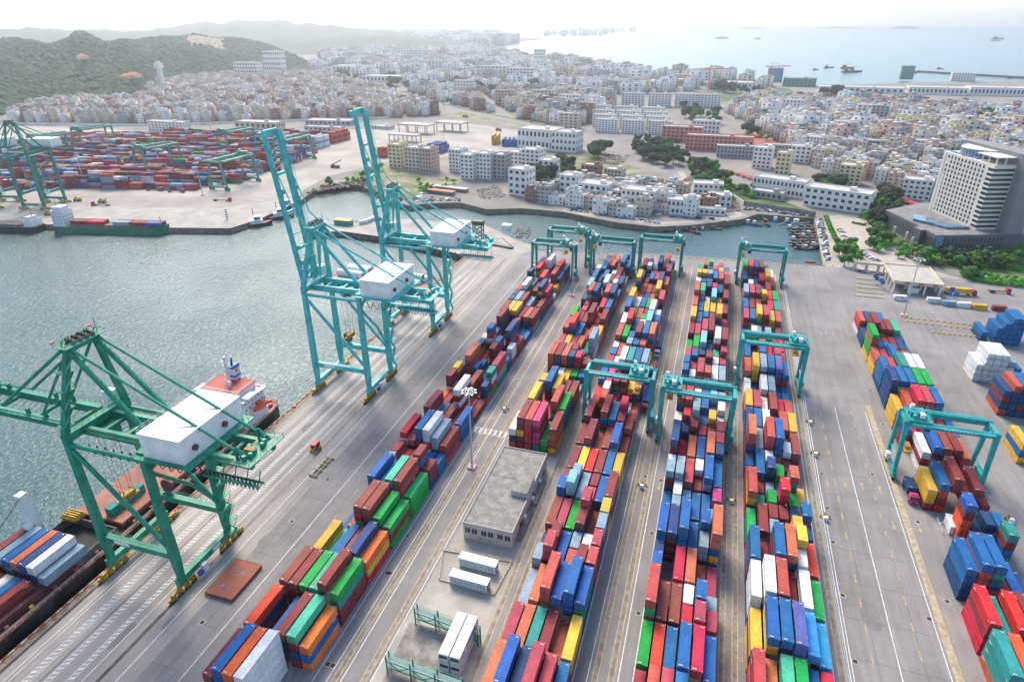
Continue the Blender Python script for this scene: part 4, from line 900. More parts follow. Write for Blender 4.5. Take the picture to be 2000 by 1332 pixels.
# trucks ---------------------------------------------------------------
def truck(X, Y, rz, cabc, box, label, name='container_truck', blen='long'):
    r = empty(name, (X, Y, 0), rz); tag(r, label, 'truck')
    g = MB(); g.box((0, 0, 1.05), (.9, 14 if blen == 'long' else 8, .3)); g.build('chassis', dark, r)
    yc = -8.0 if blen == 'long' else -5.4
    g = MB(); g.box((0, yc, 1.9), (2.4, 2.0, 2.2)); g.box((0, yc+.25, 3.1), (2.3, 1.5, .35), taper=.8); g.box((0, yc-1.05, .8), (2.4, .3, .6)); cb = g.build('cab', cabc, r)
    g = MB(); g.bx(-1.05, yc-1.03, 1.9, 1.05, yc-1.0, 2.8); g.bx(-1.22, yc-.7, 1.9, -1.2, yc+.4, 2.7); g.bx(1.2, yc-.7, 1.9, 1.22, yc+.4, 2.7); g.build('windscreen', glass, cb)
    for s in (-1, 1): g = MB(); g.box((s*.85, yc-1.22, .95), (.4, .06, .2)); g.build('headlight', whitep, cb)
    ys = (yc-.2, yc+2.6, 4.2, 5.5) if blen == 'long' else (yc-.2, 1.2, 2.4)
    for y in ys:
        for s in (-1, 1): g = MB(); g.tube((s*1.2, y, .52), (s*.8, y, .52), .52, 14); g.build('wheel', dark, r)
    if box:
        rr = empty('loaded_container', (X-math.sin(rz)*(-6.1 if blen == 'long' else -3.0), Y+math.cos(rz)*(-6.1 if blen == 'long' else -3.0), 1.22), rz)
        tag(rr, f'{CC[box][0]} {blen} container riding on the {label}'[:110], 'shipping container'); rr.name = 'shipping_container'
        o = obj('body', TM[blen][0], rr); setmat(o, 0, CM[box]); o = obj('door', DOORM, rr); setmat(o, 0, CM[box])
    return r
pinkc = mat('cab_pink', (0.45, 0.03, 0.12), 0.4); whitec = mat('cab_white', (0.7, 0.7, 0.7), 0.4); redc = mat('cab_red', (0.42, 0.02, 0.03), 0.4)
X, Y = G(1782, 985); truck(70.3, 191.0, 0, pinkc, 'n', 'pink cab truck under right gantry', blen='short')
X, Y = G(1288, 700); truck(-15.2, 246, 0, pinkc, 'm', 'dark pink truck in the lane', blen='short'); truck(-15.2, 266, 0, whitec, 'n', 'white cab truck in the lane', blen='short')
truck(-15.0, 222, 0, redc, 'b', 'maroon truck beneath the gantry girder')
# far right stacks (white refrigerated wall, navy wall)
def stack_at(px, py, grid, rz, cols, lab, ln='long'):
    X0, Y0 = G(px, py); cs, sn = math.cos(rz), math.sin(rz); i = 0
    for ci, col in enumerate(grid):
        for t, c in enumerate(col):
            if c == ' ': continue
            x, y = 1.3+ci*2.62, 0
            make_container(c, ln, X0+x*cs-y*sn, Y0+x*sn+y*cs, t*2.6+.03, f'{CC[c][0]} {ln} container, {ORD[ci]} column {TIERW[min(t,4)] if t < 5 else "sixth"} tier, {lab}', 'containers in the far right stacks', rz)
CM_ = CM
stack_at(1745, 0, [], 0, 0, '') if False else None
X, Y = G(1898, 744)
stack_at(1897, 744, ['www', 'wwwww', 'wwwwww'[:5], 'wwwww', 'wwwe', 'bbb'], 0.0, 0, 'white reefer wall at far right')
stack_at(1945, 810, ['Onmn'.replace('O', 'O'), 'nnnnO', 'nmnnb', 'nnnnb', 'nnnb', 'nnnn'], 0.0, 0, 'navy wall at far right edge')
X, Y = G(1915, 668)
stack_at(1912, 668, ['nb', ' ' , 'bbb', 'bbbb', 'bbbbb', 'bbbbb'], 0.0, 0, 'blue stepped stack at far right')
stack_at(1983, 905, ['yby', 'yyb', 'bby'], 0.0, 0, 'yellow and blue stack at right edge')

# ------------------------------------------------------------------ ships and boats
hullk = mat('hull_black', (0.022, 0.020, 0.022), 0.5, var=0.5, scale=0.25, rust=0.25); hullr = mat('hull_maroon', (0.10, 0.028, 0.03), 0.6, var=0.4, scale=0.4, rust=0.2)
deckr = mat('deck_red_oxide', (0.27, 0.075, 0.055), 0.75, scale=0.35, col2=(0.18, 0.06, 0.045), thr=(.45, .7)); hatchm = mat('hatch_orange', (0.30, 0.115, 0.075), 0.75, var=.18, scale=.25, rust=.2)
holdm = mat('hold_grey', (0.13, 0.11, 0.11), 0.8, var=.4, scale=.4, rust=.3); superw = mat('superstructure_white', (0.66, 0.66, 0.65), 0.5, var=.06, scale=.3, rust=.06)
orangeb = mat('lifeboat_orange', (0.75, 0.09, 0.02), 0.45); craneb = mat('deck_crane_rust', (0.42, 0.13, 0.03), 0.7, var=.4, scale=.8, rust=.2); creamp = mat('jib_cream', (0.62, 0.54, 0.42), 0.6, rust=.15)
greenh = mat('hull_green', (0.012, 0.17, 0.085), 0.5, var=.25, scale=.3, rust=.15); woodm = mat('boat_wood', (0.16, 0.12, 0.09), 0.8, var=.4, scale=1.5); blueh = mat('boat_blue', (0.04, 0.18, 0.34), 0.6, var=.3, scale=1.5)
def hull(g, L, Bm, z0, z1, mi=0, sheer=1.5, bow=.18, stern=.06, n=24, mi2=1, flare=.85):
    secs = []
    for i in range(n+1):
        t = i/n; w = 1.0
        if t > 1-bow: w = max(0.02, 1-((t-(1-bow))/bow)**2.2)
        if t < stern: w = .72+.28*(t/stern)**.6
        zt = z1+sheer*max(0, (t-(1-bow*1.3))/(bow*1.3))**2
        secs.append((t*L, w*Bm/2, zt))
    o = len(g.v)
    for (x, hw, zt) in secs:
        ff = flare if x > L*(1-bow) else .97
        g.v += [(x-(L*.02 if x > L*.97 else 0), -hw*ff, z0), (x, -hw, zt), (x, hw, zt), (x-(L*.02 if x > L*.97 else 0), hw*ff, z0)]
    for i in range(n):
        a = o+4*i; b = a+4
        g.f += [(a, b, b+1, a+1), (b+2, b+3, a+3, a+2)]; g.m += [mi, mi]
        g.f.append((a+1, b+1, b+2, a+2)); g.m.append(mi2)
    g.f += [(o, o+1, o+2, o+3), (o+4*n+3, o+4*n+2, o+4*n+1, o+4*n)]; g.m += [mi, mi]
    return secs
# the feeder ship at the berth: bow towards the camera, accommodation aft
r = empty('cargo_ship', (-158.6, 176.0, 0), R_(-90)); tag(r, 'black hulled cargo ship with orange hatch covers moored at the near berth', 'cargo ship')
g = MB(); hull(g, 158, 21.5, -6, 3.2, 0, 2.5, .12, .05, mi2=1); g.build('hull', [hullk, deckr], r)
g = MB()
for s in (-1, 1):
    for x0, x1 in ((20, 130),):
        g.bar((x0, s*10.5, 4.3), (x1, s*10.5, 4.3), .08); g.bar((x0, s*10.5, 3.8), (x1, s*10.5, 3.8), .06)
        for k in range(int((x1-x0)/2)): g.bar((x0+k*2, s*10.5, 3.2), (x0+k*2, s*10.5, 4.3), .08)
g.build('railing', superw, r)
for k in range(16):
    for s in (-1, 1): g = MB(); g.box((26+k*6.4, s*9.7, 3.9), (.9, .8, 1.6)); g.build('lashing_post', [deckr, bogiey][k % 4 == 0], r)
for x0, x1, nm in ((24.0, 47.5, 'a'), (49, 73.5, 'b')):
    g = MB(); g.bx(x0, -8.3, 3.2, x1, 8.3, 5.0); g.build('hatch_coaming', hullr, r)
    g = MB(); g.bx(x0-.2, -8.7, 5.0, (x0+x1)/2-.06, 8.7, 5.9); g.bx((x0+x1)/2+.06, -8.7, 5.0, x1+.2, 8.7, 5.9)
    for k in range(int((x1-x0)/1.4)): g.bx(x0+k*1.4, -8.82, 4.5, x0+k*1.4+.25, -8.7, 5.8); g.bx(x0+k*1.4, 8.7, 4.5, x0+k*1.4+.25, 8.82, 5.8)
    hc = g.build('hatch_cover', hatchm, r)
    for k in range(4):
        g = MB(); x, y = x0+4+(k % 2)*12, -5+(k//2)*9; g.bx(x-.5, y-.4, 5.9, x+.5, y+.4, 5.93); g.build('painted_mark', bluep, hc)
g = MB(); g.bx(75.5, -8.8, 3.2, 75.9, 8.8, 5.9); g.bx(75.9, -8.8, 3.2, 89, -8.4, 5.9); g.bx(75.9, 8.4, 3.2, 89, 8.8, 5.9); g.bx(89, -8.8, 3.2, 89.4, 8.8, 5.9)
for k in range(7): g.bx(75.2, -8.3+k*2.5, 3.2, 75.5, -7.3+k*2.5, 5.2)
g.build('open_hold', holdm, r)
g = MB(); g.bx(76, -8.3, 3.21, 89, 8.3, 3.26); g.build('hold_floor', dark, r)
g = MB(); g.bx(74.2, -9.6, 5.9, 77.6, -4.0, 6.9); 
for k in range(4): g.bx(74.4+k*.8, -9.4, 6.9, 74.7+k*.8, -4.2, 7.5)
g.build('deck_house', bogiey, r)
# accommodation block
st = MB(); st.bx(7.5, -9.6, 3.2, 20.5, 9.6, 6.0); st.bx(8, -9.4, 6.0, 20.0, 9.4, 14.4); sup = st.build('superstructure', superw, r)
g = MB(); g.bx(7.6, -10.8, 14.4, 20.6, 10.8, 14.6); g.build('bridge_deck', superw, sup)
g = MB(); g.bx(9.5, -7.5, 14.6, 19.6, 7.5, 17.0); g.bx(14, -11.6, 14.6, 19, 11.6, 15.6); g.build('wheelhouse', superw, r)
g = MB(); g.bx(9.2, -7.9, 17.0, 19.9, 7.9, 17.25); g.bx(8.2, -9.3, 14.61, 9.4, 9.3, 14.64); g.build('monkey_deck', mat('deck_red', (0.40, 0.07, 0.06), 0.7, var=.2), r)
g = MB(); 
for a, b in (((9.2, -7.9), (19.9, -7.9)), ((9.2, 7.9), (19.9, 7.9)), ((19.9, -7.9), (19.9, 7.9)), ((9.2, -7.9), (9.2, 7.9)), ((7.7, -10.6), (7.7, 10.6)), ((7.7, 10.6), (14, 10.6)), ((7.7, -10.6), (14, -10.6))): z = 17.25 if abs(a[1]) < 8 else 14.6; rail(g, (*a, z), (*b, z), 1.1, 1.3, t=.07)
g.build('bridge_railing', superw, r)
for i in range(9): g = MB(); g.bx(19.6, -6.9+i*1.55, 15.5, 19.66, -5.75+i*1.55, 16.6); g.build('bridge_window', glass, r)
for lv in range(3):
    for i in range(6):
        g = MB(); z = 7.3+lv*2.6; x = 9.5+i*1.8; g.bx(x-.3, 9.4, z, x+.3, 9.45, z+.8); g.build('porthole', glass, r)
for lv in range(3):
    for i in range(7):
        g = MB(); z = 7.3+lv*2.6; y = -7.5+i*2.5; g.bx(7.95, y-.3, z, 8.0, y+.3, z+.8); g.build('porthole', glass, r)
g = MB(); g.box((9.6, -1.0, 19.5), (3.2, 3.4, 5.0)); fn = g.build('funnel', superw, r)
g = MB(); g.box((9.6, -1.0, 22.3), (3.4, 3.6, 1.2)); g.box((9.6, -1.0, 18.6), (3.3, 3.5, .8)); g.build('funnel_band', bluep, fn)
g = MB(); g.bx(9.2, .72, 20.2, 10.4, .76, 21.2); g.build('funnel_mark', redp, fn)
for k in range(3): g = MB(); g.tube((9.2+k*.6, -1.4+k*.4, 22.8), (8.6+k*.6, -1.4+k*.4, 25.0), .3, 8); g.build('exhaust_pipe', black, fn)
g = MB(); g.bar((13.5, 0, 17.2), (13.5, 0, 28), .8); g.bar((13.5, -2.2, 24), (13.5, 2.2, 24), .2); g.bar((13.5, -1.8, 26), (15, 1.8, 26.3), .35); g.bar((12.4, 0, 22), (14.8, 0, 22.4), .3); g.build('radar_mast', superw, r)
g = MB(); g.tube((16.5, 2.5, 17.2), (16.5, 2.5, 18.6), .3); g.box((16.5, 2.5, 19.3), (1.4, 1.4, 1.3), taper=.7); g.build('radome', superw, r)
for s in (1, -1):
    g = MB(); n = 10
    for i in range(n):
        t0, t1 = i/n, (i+1)/n; rr = lambda t: 1.35*math.sin(math.pi*min(max(t, .06), .94))**.5; g.tube((9+7.4*t0, s*11.0, 9.2), (9+7.4*t1, s*11.0, 9.2), rr(t0), 10, r2=rr(t1))
    g.box((12.8, s*11, 10.5), (2.2, 1.2, .7)); g.build('lifeboat', orangeb, r)
    g = MB()
    for x in (9.6, 16.0): g.bar((x, s*9.6, 6), (x, s*10.8, 11.8), .35); g.bar((x, s*10.8, 11.8), (x, s*11.6, 11.0), .3)
    g.build('davit', superw, r)
g = MB(); 
for k in range(9): g.box((1.5+random.uniform(0, 5), -8+k*2, 3.9), (1.2, 1.0, 1.3))
g.build('mooring_winch', redp, r)
g = MB(); rail(g, (1, 10.4, 3.3), (20, 11.7, 3.3), 1.3, 1.5, t=.14); rail(g, (0.2, -8, 3.3), (.2, 8, 3.3), 1.3, 1.5, t=.1); g.build('stern_bulwark', creamp, r)
# deck cranes on the seaward side
def deck_crane(x, y, H, ang, L, lab='deck_crane'):
    g = MB(); g.bar((x, y, 3.2), (x, y, H*.45), 3.4, 3.4, w2=2.9, h2=2.9); g.build('crane_pedestal', craneb, r)
    g = MB(); g.bar((x, y, H*.45), (x, y, H), 2.9, 2.9, w2=1.9, h2=1.9); g.box((x, y, H+.3), (2.3, 2.3, .6)); g.box((x+1.9, y+1, H*.5+1), (1.6, 1.8, 2.2)); g.build('crane_tower', superw, r)
    g = MB(); c, s = math.cos(ang), math.sin(ang)
    for o in (-.9, .9): g.bar((x-s*o, y+c*o, H*.42), (x-s*o+c*L, y+c*o+s*L, H*.42+2), .6, .7)
    for k in range(6): t = k/6; g.bar((x-s*.9+c*L*t, y+c*.9+s*L*t, H*.42+2*t), (x+s*.9+c*L*(t+.1), y-c*.9+s*L*(t+.1), H*.42+2*t+.2), .25)
    g.build('crane_jib', creamp, r)
    g = MB(); g.bar((x, y, H), (x+c*L, y+s*L, H*.42+2), .1); g.bar((x, y, H-.5), (x+c*L*.98, y+s*L*.98, H*.42+2), .1); g.build('crane_wire', black, r)
deck_crane(85.0, -9.0, 20.5, R_(12), 26)
deck_crane(44, -9.4, 17, R_(181), 25)
# containers aboard
bx_ = [(-172.4, 70.6, 'm', 1), (-169.6, 78.3, 'm', 2), (-166.8, 78.3, 'e', 2), (-164.0, 78.3, 'b', 2), (-161.2, 78.3, 'O', 2), (-158.4, 78.3, 'n', 2), (-155.6, 78.3, 'w', 2), (-152.9, 78.3, 'e', 1)]
i = 0
for (X, Y, c, h) in bx_:
    for t in range(h):
        cc = c if t == h-1 else random.choice('men'); i += 1
        make_container(cc, 'long', X+2.4, Y, 6.0+t*2.6, f'{CC[cc][0]} container on the ship, {ORD[bx_.index((X,Y,c,h))]} row from the sea, {["lower","upper"][t] if h==2 else "single"} layer', 'containers aboard the moored cargo ship')
g = MB(); g.bx(89.6, -8.8, 3.2, 118, 8.8, 5.95); g.build('hatch_coaming', hullr, r)
for k, (X, c) in enumerate([(-172.2, 'n'), (-169.4, 'm'), (-166.6, 'b'), (-163.8, 'm'), (-161.0, 'w'), (-158.2, 'b'), (-155.4, 'm')]):
    for t in range(1, 2 if k < 1 else 2):
        make_container(c, 'long', X+2.4, 64.6, 6.0, f'{CC[c][0]} container on the ship near the left edge, {ORD[k]} row from the sea', 'containers aboard the moored cargo ship')
make_container('t', 'long', -155.6, 103.5, 5.95, 'single dark green container lying on the orange hatch of the moored ship', 'containers aboard the moored cargo ship')
# barge with turbine towers behind the raised cranes
A = G(632, 520, -3); B = G(905, 590, -3); ang = math.atan2(B[1]-A[1], B[0]-A[0])
A = G(640, 545, -2); r = empty('deck_barge', (A[0], A[1]+6, 0), R_(1)); tag(r, 'rusty deck barge carrying white turbine tower sections', 'barge')
g = MB(); g.bx(0, -11, -5, 80, 11, -.6); g.build('hull', hullk, r); g = MB(); g.bx(0.3, -10.8, -.6, 79.7, 10.8, -.4); 
g.build('deck', mat('barge_deck', (0.40, 0.20, 0.13), 0.85, scale=.15, col2=(.25, .12, .08), thr=(.4, .65)), r)
for k, (x, y, L_) in enumerate([(8, 4.5, 15), (26, 5, 15), (8, 12-5, 15), (28, -2, 18), (6, -3, 17), (48, 3, 10)]):
    X, Y = A[0]+x, A[1]+6+y; q = empty('turbine_tower_section', (X, Y, 1.9), R_(-4)); tag(q, 'white steel turbine tower section, ' + ['left of the upper pair', 'right of the upper pair', 'behind the upper left one', 'right of the lower pair', 'left of the lower pair', 'smallest one at right end'][k]+', on the rusty barge', 'tower section')
    g = MB(); g.tube((0, 0, 0), (L_, 0, 0), 2.2, 20, r2=2.1); g.build('shell', whitep, q); g = MB(); g.tube((L_, 0, 0), (L_+.05, 0, 0), 1.7, 18); g.tube((-.05, 0, 0), (0, 0, 0), 1.7, 18); g.build('end_opening', dark, q)
for k, (x, y, c) in enumerate([(4, 8.3, 'r'), (12, 8.5, 'o'), (20, 8.6, 'r'), (27, 8.6, 'o'), (34, 8.3, 'r')]):
    make_container(c, 'short', A[0]+x, A[1]+6+y-3, -.4, f'{CC[c][0]} container on the turbine barge, {ORD[k]} from the left', 'containers on the turbine barge', R_(-88), door=False)
g = MB(); n = 9
for k in range(n): g.box((56+random.uniform(-4, 4), random.uniform(-3, 5), .6+random.uniform(0, 1.2)), (3.5, 3, 1.6), 0, random.uniform(0, 3), .6)
g.build('white_tarpaulin', whitep, r)
# boats ---------------------------------------------------------------
def boat_proto(L, Bm, hm, cabm, style):
    r = empty('fishing_boat'); g = MB(); hull(g, L, Bm, -.6, .9, 0, 1.0, .35, .1, 12, 1, .75); g.build('hull', [hm, woodm], r)
    if style != 'skiff':
        g = MB(); g.box((L*.25, 0, 1.9), (L*.24, Bm*.62, 2.0)); g.box((L*.25, 0, 3.0), (L*.28, Bm*.7, .15)); cb = g.build('cabin', cabm, r)
        g = MB(); g.bx(L*.25+L*.121, -Bm*.25, 1.9, L*.25+L*.125, Bm*.25, 2.6); g.build('cabin_window', glass, cb)
        g = MB(); g.bar((L*.5, 0, .9), (L*.5, 0, 5.2), .16); g.bar((L*.5, 0, 4.8), (L*.82, 0, 3.4), .1); g.bar((L*.2, 0, 3), (L*.2, 0, 5), .1); g.build('mast', woodm, r)
        g = MB()
        for k in range(7): g.box((L*.45+random.uniform(0, L*.35), random.uniform(-Bm*.25, Bm*.25), 1.15), (.9, .8, .5), 0, random.uniform(0, 3))
        g.build('fishing_gear', [blueh, hullr][len(style) % 2], r)
    else:
        g = MB()
        for k in range(3): g.bx(L*(.25+k*.2), -Bm*.4, .92, L*(.25+k*.2)+.3, Bm*.4, 1.0)
        g.build('thwart', woodm, r)
    return r
protos = {'big': boat_proto(13, 3.8, hullk, mat('cabin_dark', (.07, .075, .08), .7, var=.4, scale=1.0), 'big'), 'blue': boat_proto(9, 2.9, blueh, whitep, 'trawl'), 'skiff': boat_proto(6, 1.9, mat('boat_pale', (.5, .5, .48), .6, var=.3), None, 'skiff'), 'white': boat_proto(14, 4.2, whitep, whitep, 'white')}
def place_boat(kind, px, py, deg, label, grp, sc=1.0):
    o = protos[kind]
    if 'used' in o: o = copy_tree(o)
    else: o['used'] = 1
    x, y = G(px, py, WATER_Z); o.location = (x, y, WATER_Z); o.rotation_euler = (0, 0, R_(deg)); o.scale = (sc, sc, sc); tag(o, label, 'boat', grp)
hwords = {'big': 'dark wooden fishing boat', 'blue': 'blue fishing boat', 'skiff': 'small pale rowing skiff', 'white': 'white motor boat'}
random.seed(21); rown = 0
for row in range(8):                       # raft of dark boats in the corner of the basin
    for j in range(3):
        px, py = 1546+j*17+row*1.2+random.uniform(-4, 4), 446+row*5.6; place_boat('big' if (row+j) % 4 else 'blue', px-8, py, -10+random.uniform(-12, 10), f'{"dark" if (row+j)%4 else "blue"} fishing boat in the basin raft, {ORD[row]} row from the shore, {["left","middle","right"][j]}', 'fishing boats rafted in the basin corner', .9)
for k, (kd, px, py, d, w_) in enumerate([('big', 1348, 449, -55, 'largest dark boat moored left of the basin corner'), ('big', 1338, 446, -50, 'dark boat moored outside the largest one'), ('blue', 1372, 442, -30, 'boat between the big dark boats and open water'), ('blue', 1388, 440, 10, 'boat alongside the quay past the dark pair'), ('skiff', 1420, 434, 5, 'alone by the quay wall'), ('blue', 1455, 436, -40, 'blue boat cluster, left member'), ('blue', 1467, 438, -30, 'blue boat cluster, right member'), ('big', 1490, 434, -70, 'dark boat below the blue trucks'), ('blue', 1508, 432, 20, 'boat among nets, first along the shore'), ('skiff', 1520, 440, 40, 'skiff drifting before the raft'), ('blue', 1530, 434, 0, 'boat among nets, second along the shore'), ('white', 1545, 436, 15, 'pale boat at the raft rear'), ('blue', 1560, 432, 0, 'boat close to the corner wall'), ('skiff', 1292, 437, 60, 'pale skiff moving out from the quay'), ('skiff', 1270, 434, 0, 'flat skiff lying along the quay'), ('skiff', 1232, 431, 0, 'lone skiff under the blue awning'), ('blue', 1155, 422, 20, 'boat lying off the white sheds'), ('skiff', 1095, 414, 30, 'skiff off the demolished plot'), ('skiff', 1060, 404, 10, 'skiff in the nearest inlet row, right'), ('white', 935, 402, 75, 'pale trawler with dark deck, left of the pair'), ('big', 948, 404, 80, 'trawler with dark deck, right of the pair'), ('blue', 962, 402, 40, 'boat tied beside the trawlers'), ('skiff', 920, 398, 50, 'skiff tied left of the trawlers'), ('white', 805, 395, 35, 'long white ferry behind the crane boom'), ('white', 817, 388, 35, 'smaller white launch behind the long ferry'), ('big', 860, 392, 0, 'dark boat beneath the red awning'), ('big', 1597, 488, 100, 'dark small boat at the right basin wall')]):
    place_boat(kd, px, py, d, f'{hwords[kd]}, {w_}', 'boats moored along the basin', 1.5 if 'ferry' in w_ else 1.0)
for k in range(18):
    px = 1095+k*17; place_boat(['skiff', 'blue', 'big'][(k*7) % 3], px, 418+(px-1095)*.155-(max(0, px-1290)*.16)+random.uniform(0, 5), random.choice((0, 10, -15, 60)), f'{["pale skiff", "blue fishing boat", "dark wooden boat"][(k*7)%3]} along the town quay wall, {ORD[k]} from the left', 'small boats along the town quay', .75)
for k in range(14):
    place_boat('skiff', 1008+(k % 5)*6+random.uniform(-2, 2), 452+(k//5)*6+random.uniform(-1.5, 1.5), random.uniform(40, 110), f'black and white dinghy in the cluster by the pier, {ORD[k//5]} row, {ORD[k%5]} from left', 'dinghies moored by the pier', .8)
for k in range(8): place_boat('skiff', 1040+k*6.5, 404+random.uniform(0, 3), random.uniform(0, 60), f'pale skiff in the inlet row below the blue sheds, {ORD[k]} from left', 'skiffs in the inlet row', .8)
for k, (px, py, sc) in enumerate([(1617, 133, 2.2), (1650, 134, 3.0), (1652, 142, 3.2), (1664, 141, 3.0), (1945, 77, 6), (1595, 137, 1.4), (1837, 135, 1.5), (1975, 154, 1.2)]):
    place_boat('big', px-8, py, 10, f'dark work vessel out at sea, {["first of the right group", "upper of the right group", "lower of the right group", "rightmost of the group", "lone one near the horizon", "smallest one left of the group", "lone one by the breakwater", "inside the far harbour"][k]}', 'vessels on the open sea', sc)
# green coaster and dark barge at the opposite quay
def far_ship(x, y, ang, L, Bm, hm, dk, label, cat, house=(0.02, .12), boxes=(), ht=9, nm='coaster_ship'):
    r = empty(nm, (x, y, 0), ang); tag(r, label, cat); g = MB(); hull(g, L, Bm, -5, 0.6, 0, 2.0, .14, .06, 20, 1); g.build('hull', [hm, dk], r)
    a, b = house; g = MB(); g.bx(L*a, -Bm*.42, .6, L*b, Bm*.42, ht); g.bx(L*a+1, -Bm*.3, ht, L*b-.5, Bm*.3, ht+2.4); sp = g.build('superstructure', superw, r)
    for lv in range(3):
        for i in range(5): g = MB(); y_ = -Bm*.34+i*Bm*.17; g.bx(L*b, y_-.3, 2.4+lv*2.3, L*b+.05, y_+.3, 3.3+lv*2.3); g.build('porthole', glass, sp)
    for lv in range(3):
        for i in range(3): g = MB(); x_ = L*a+1.5+i*2.4; g.bx(x_-.3, -Bm*.42-.05, 2.4+lv*2.3, x_+.3, -Bm*.42, 3.3+lv*2.3); g.build('porthole', glass, sp)
    g = MB(); g.bar((L*a+2, 0, ht+2.4), (L*a+2, 0, ht+7), .4); g.build('aft_mast', bogiey, r); g = MB(); g.bar((L*.93, 0, 1), (L*.93, 0, 8), .35); g.build('mast', bogiey, r)
    g = MB(); g.bx(L*(b+.04), -Bm*.38, .6, L*.86, Bm*.38, 2.0); g.build('hatch', woodm if nm == 'coaster_ship' else holdm, r)
    return r
u = math.atan2(35, 178)
x, y = G(114, 445, -2); far_ship(x, y, u+R_(1), 88, 13, greenh, mat('coaster_deck', (0.10, 0.15, 0.10), .8), 'green hulled coaster with white wheelhouse and containers at the opposite quay', 'cargo ship', ht=12)
for k, (f, c, h) in enumerate([(.16, 'm', 1), (.31, 'r', 1), (.54, 'e', 1), (.69, 'm', 1), (.82, 'v', 1)]):
    for j in range(3):
        X = x+math.cos(u)*88*f-math.sin(u)*(-2.6+j*2.6); Y = y+math.sin(u)*88*f+math.cos(u)*(-2.6+j*2.6)
        make_container(c if j < 2 else 'm', 'long', X, Y, 2.0, f'{CC[c if j<2 else "m"][0]} container aboard the green coaster, {ORD[k]} group from the wheelhouse, {ORD[j]} from the water side', 'containers aboard the green coaster', u-math.pi/2, door=False)
x, y = G(82, 449, -3); far_ship(x, y, u+math.pi, 60, 13, hullk, holdm, 'black open barge ship with white bridge at the left edge', 'cargo ship', (.04, .14), ht=5, nm='barge_ship')
def tug(px, py, ang, label):
    x, y = G(px, py, -3); r = empty('tug_boat', (x, y, WATER_Z), ang); tag(r, label, 'tug boat', 'tug boats'); g = MB(); hull(g, 26, 8, -.5, 2.0, 0, 1.5, .35, .12, 14, 1, .8); g.build('hull', [hullk, deckr], r)
    g = MB(); g.bx(10, -2.8, 2, 19, 2.8, 4.6); g.bx(13, -2.2, 4.6, 17.5, 2.2, 7.2); g.bx(12.5, -2.5, 7.2, 18, 2.5, 7.4); g.build('wheelhouse', superw, r)
    g = MB(); g.bx(17.5, -2, 5.5, 17.55, 2, 6.6); g.bx(13.3, -2.25, 5.5, 17.3, -2.2, 6.6); g.build('windows', glass, r)
    g = MB(); g.bar((13, 0, 7.4), (13, 0, 13), .5, mi=0); g.build('mast', redp, r)
tug(462, 442, u+R_(25), 'tug boat with red mast at the corner of the opposite quay'); tug(508, 428, u+R_(30), 'tug boat moored second from the quay corner'); tug(525, 410, u+R_(35), 'tug boat moored nearest the breakwater, behind the boom')
g = MB(); g.tube((0, 0, 0), (0, 0, 8), .7, 10, mi=0); 
for k in range(4): g.tube((0, 0, 1.2+k*1.9), (0, 0, 2.0+k*1.9), .72, 10, mi=1)
x, y = G(444, 428); tag(g.build('harbour_beacon', [whitep, rtgp], None, (x, y, 0)), 'small white and green striped beacon on the opposite quay corner', 'beacon')

# ------------------------------------------------------------------ opposite terminal
UA = math.atan2(35, 178); cu, su = math.cos(UA), math.sin(UA)
random.seed(31)
TS2 = {}
for _k, _L in TL.items():
    _g = MB(); _g.bx(-1.22, 0, 0, 1.22, _L, 2.55); _g.bx(-1.0, -.02, .2, -.1, 0, 2.4); _g.bx(.1, -.02, .2, 1.0, 0, 2.4)
    TS2[_k] = tmpl_arrays(_g)
OX, OY = G(350, 380)
def LU(a, b): return (OX+a*cu-b*su, OY+a*su+b*cu)
# stacks run parallel to that quay; rows counted inland from the quay road
yardpoly = [G(*p) for p in [(0, 372), (190, 368), (395, 372), (490, 355), (620, 308), (632, 262), (560, 262), (480, 262), (380, 258), (250, 262), (200, 240), (100, 255), (0, 280)]]
farc = 0
pal2 = 'mmmmmmmmmkkkOOOrewweeebbnvg'
for blk in range(11):
    b0 = 8+blk*27
    for row in range(6):
        b = b0+row*2.9; a = -330
        hb = random.choice((2, 3))
        while a < 420:
            p = LU(a, b); p2 = LU(a+12.5, b)
            seg = int((a+330)//66)
            random.seed(blk*100+seg); gap = random.random() < .07; base = random.choice((2, 3, 3, 4, 4)); random.seed(int(a*7)+row*977+blk*131)
            if not gap and inpoly(p, yardpoly) and inpoly(p2, yardpoly):
                h = max(1, min(5, base+random.choice((-1, 0, 0, 0, 1)))); c = random.choice(pal2)
                ln = 'long' if random.random() < .75 else 'short'
                for t in range(h):
                    cc = c if random.random() < .45 else random.choice(pal2)
                    if ln == 'long': stuff.put(TS2['long'], *p, t*2.6, UA-math.pi/2, CK.index(cc))
                    else:
                        for q in (0, 6.3): pq = LU(a+q, b); stuff.put(TS2['short'], *pq, t*2.6, UA-math.pi/2, CK.index(random.choice(pal2)))
                    farc += 1
            a += 13.0
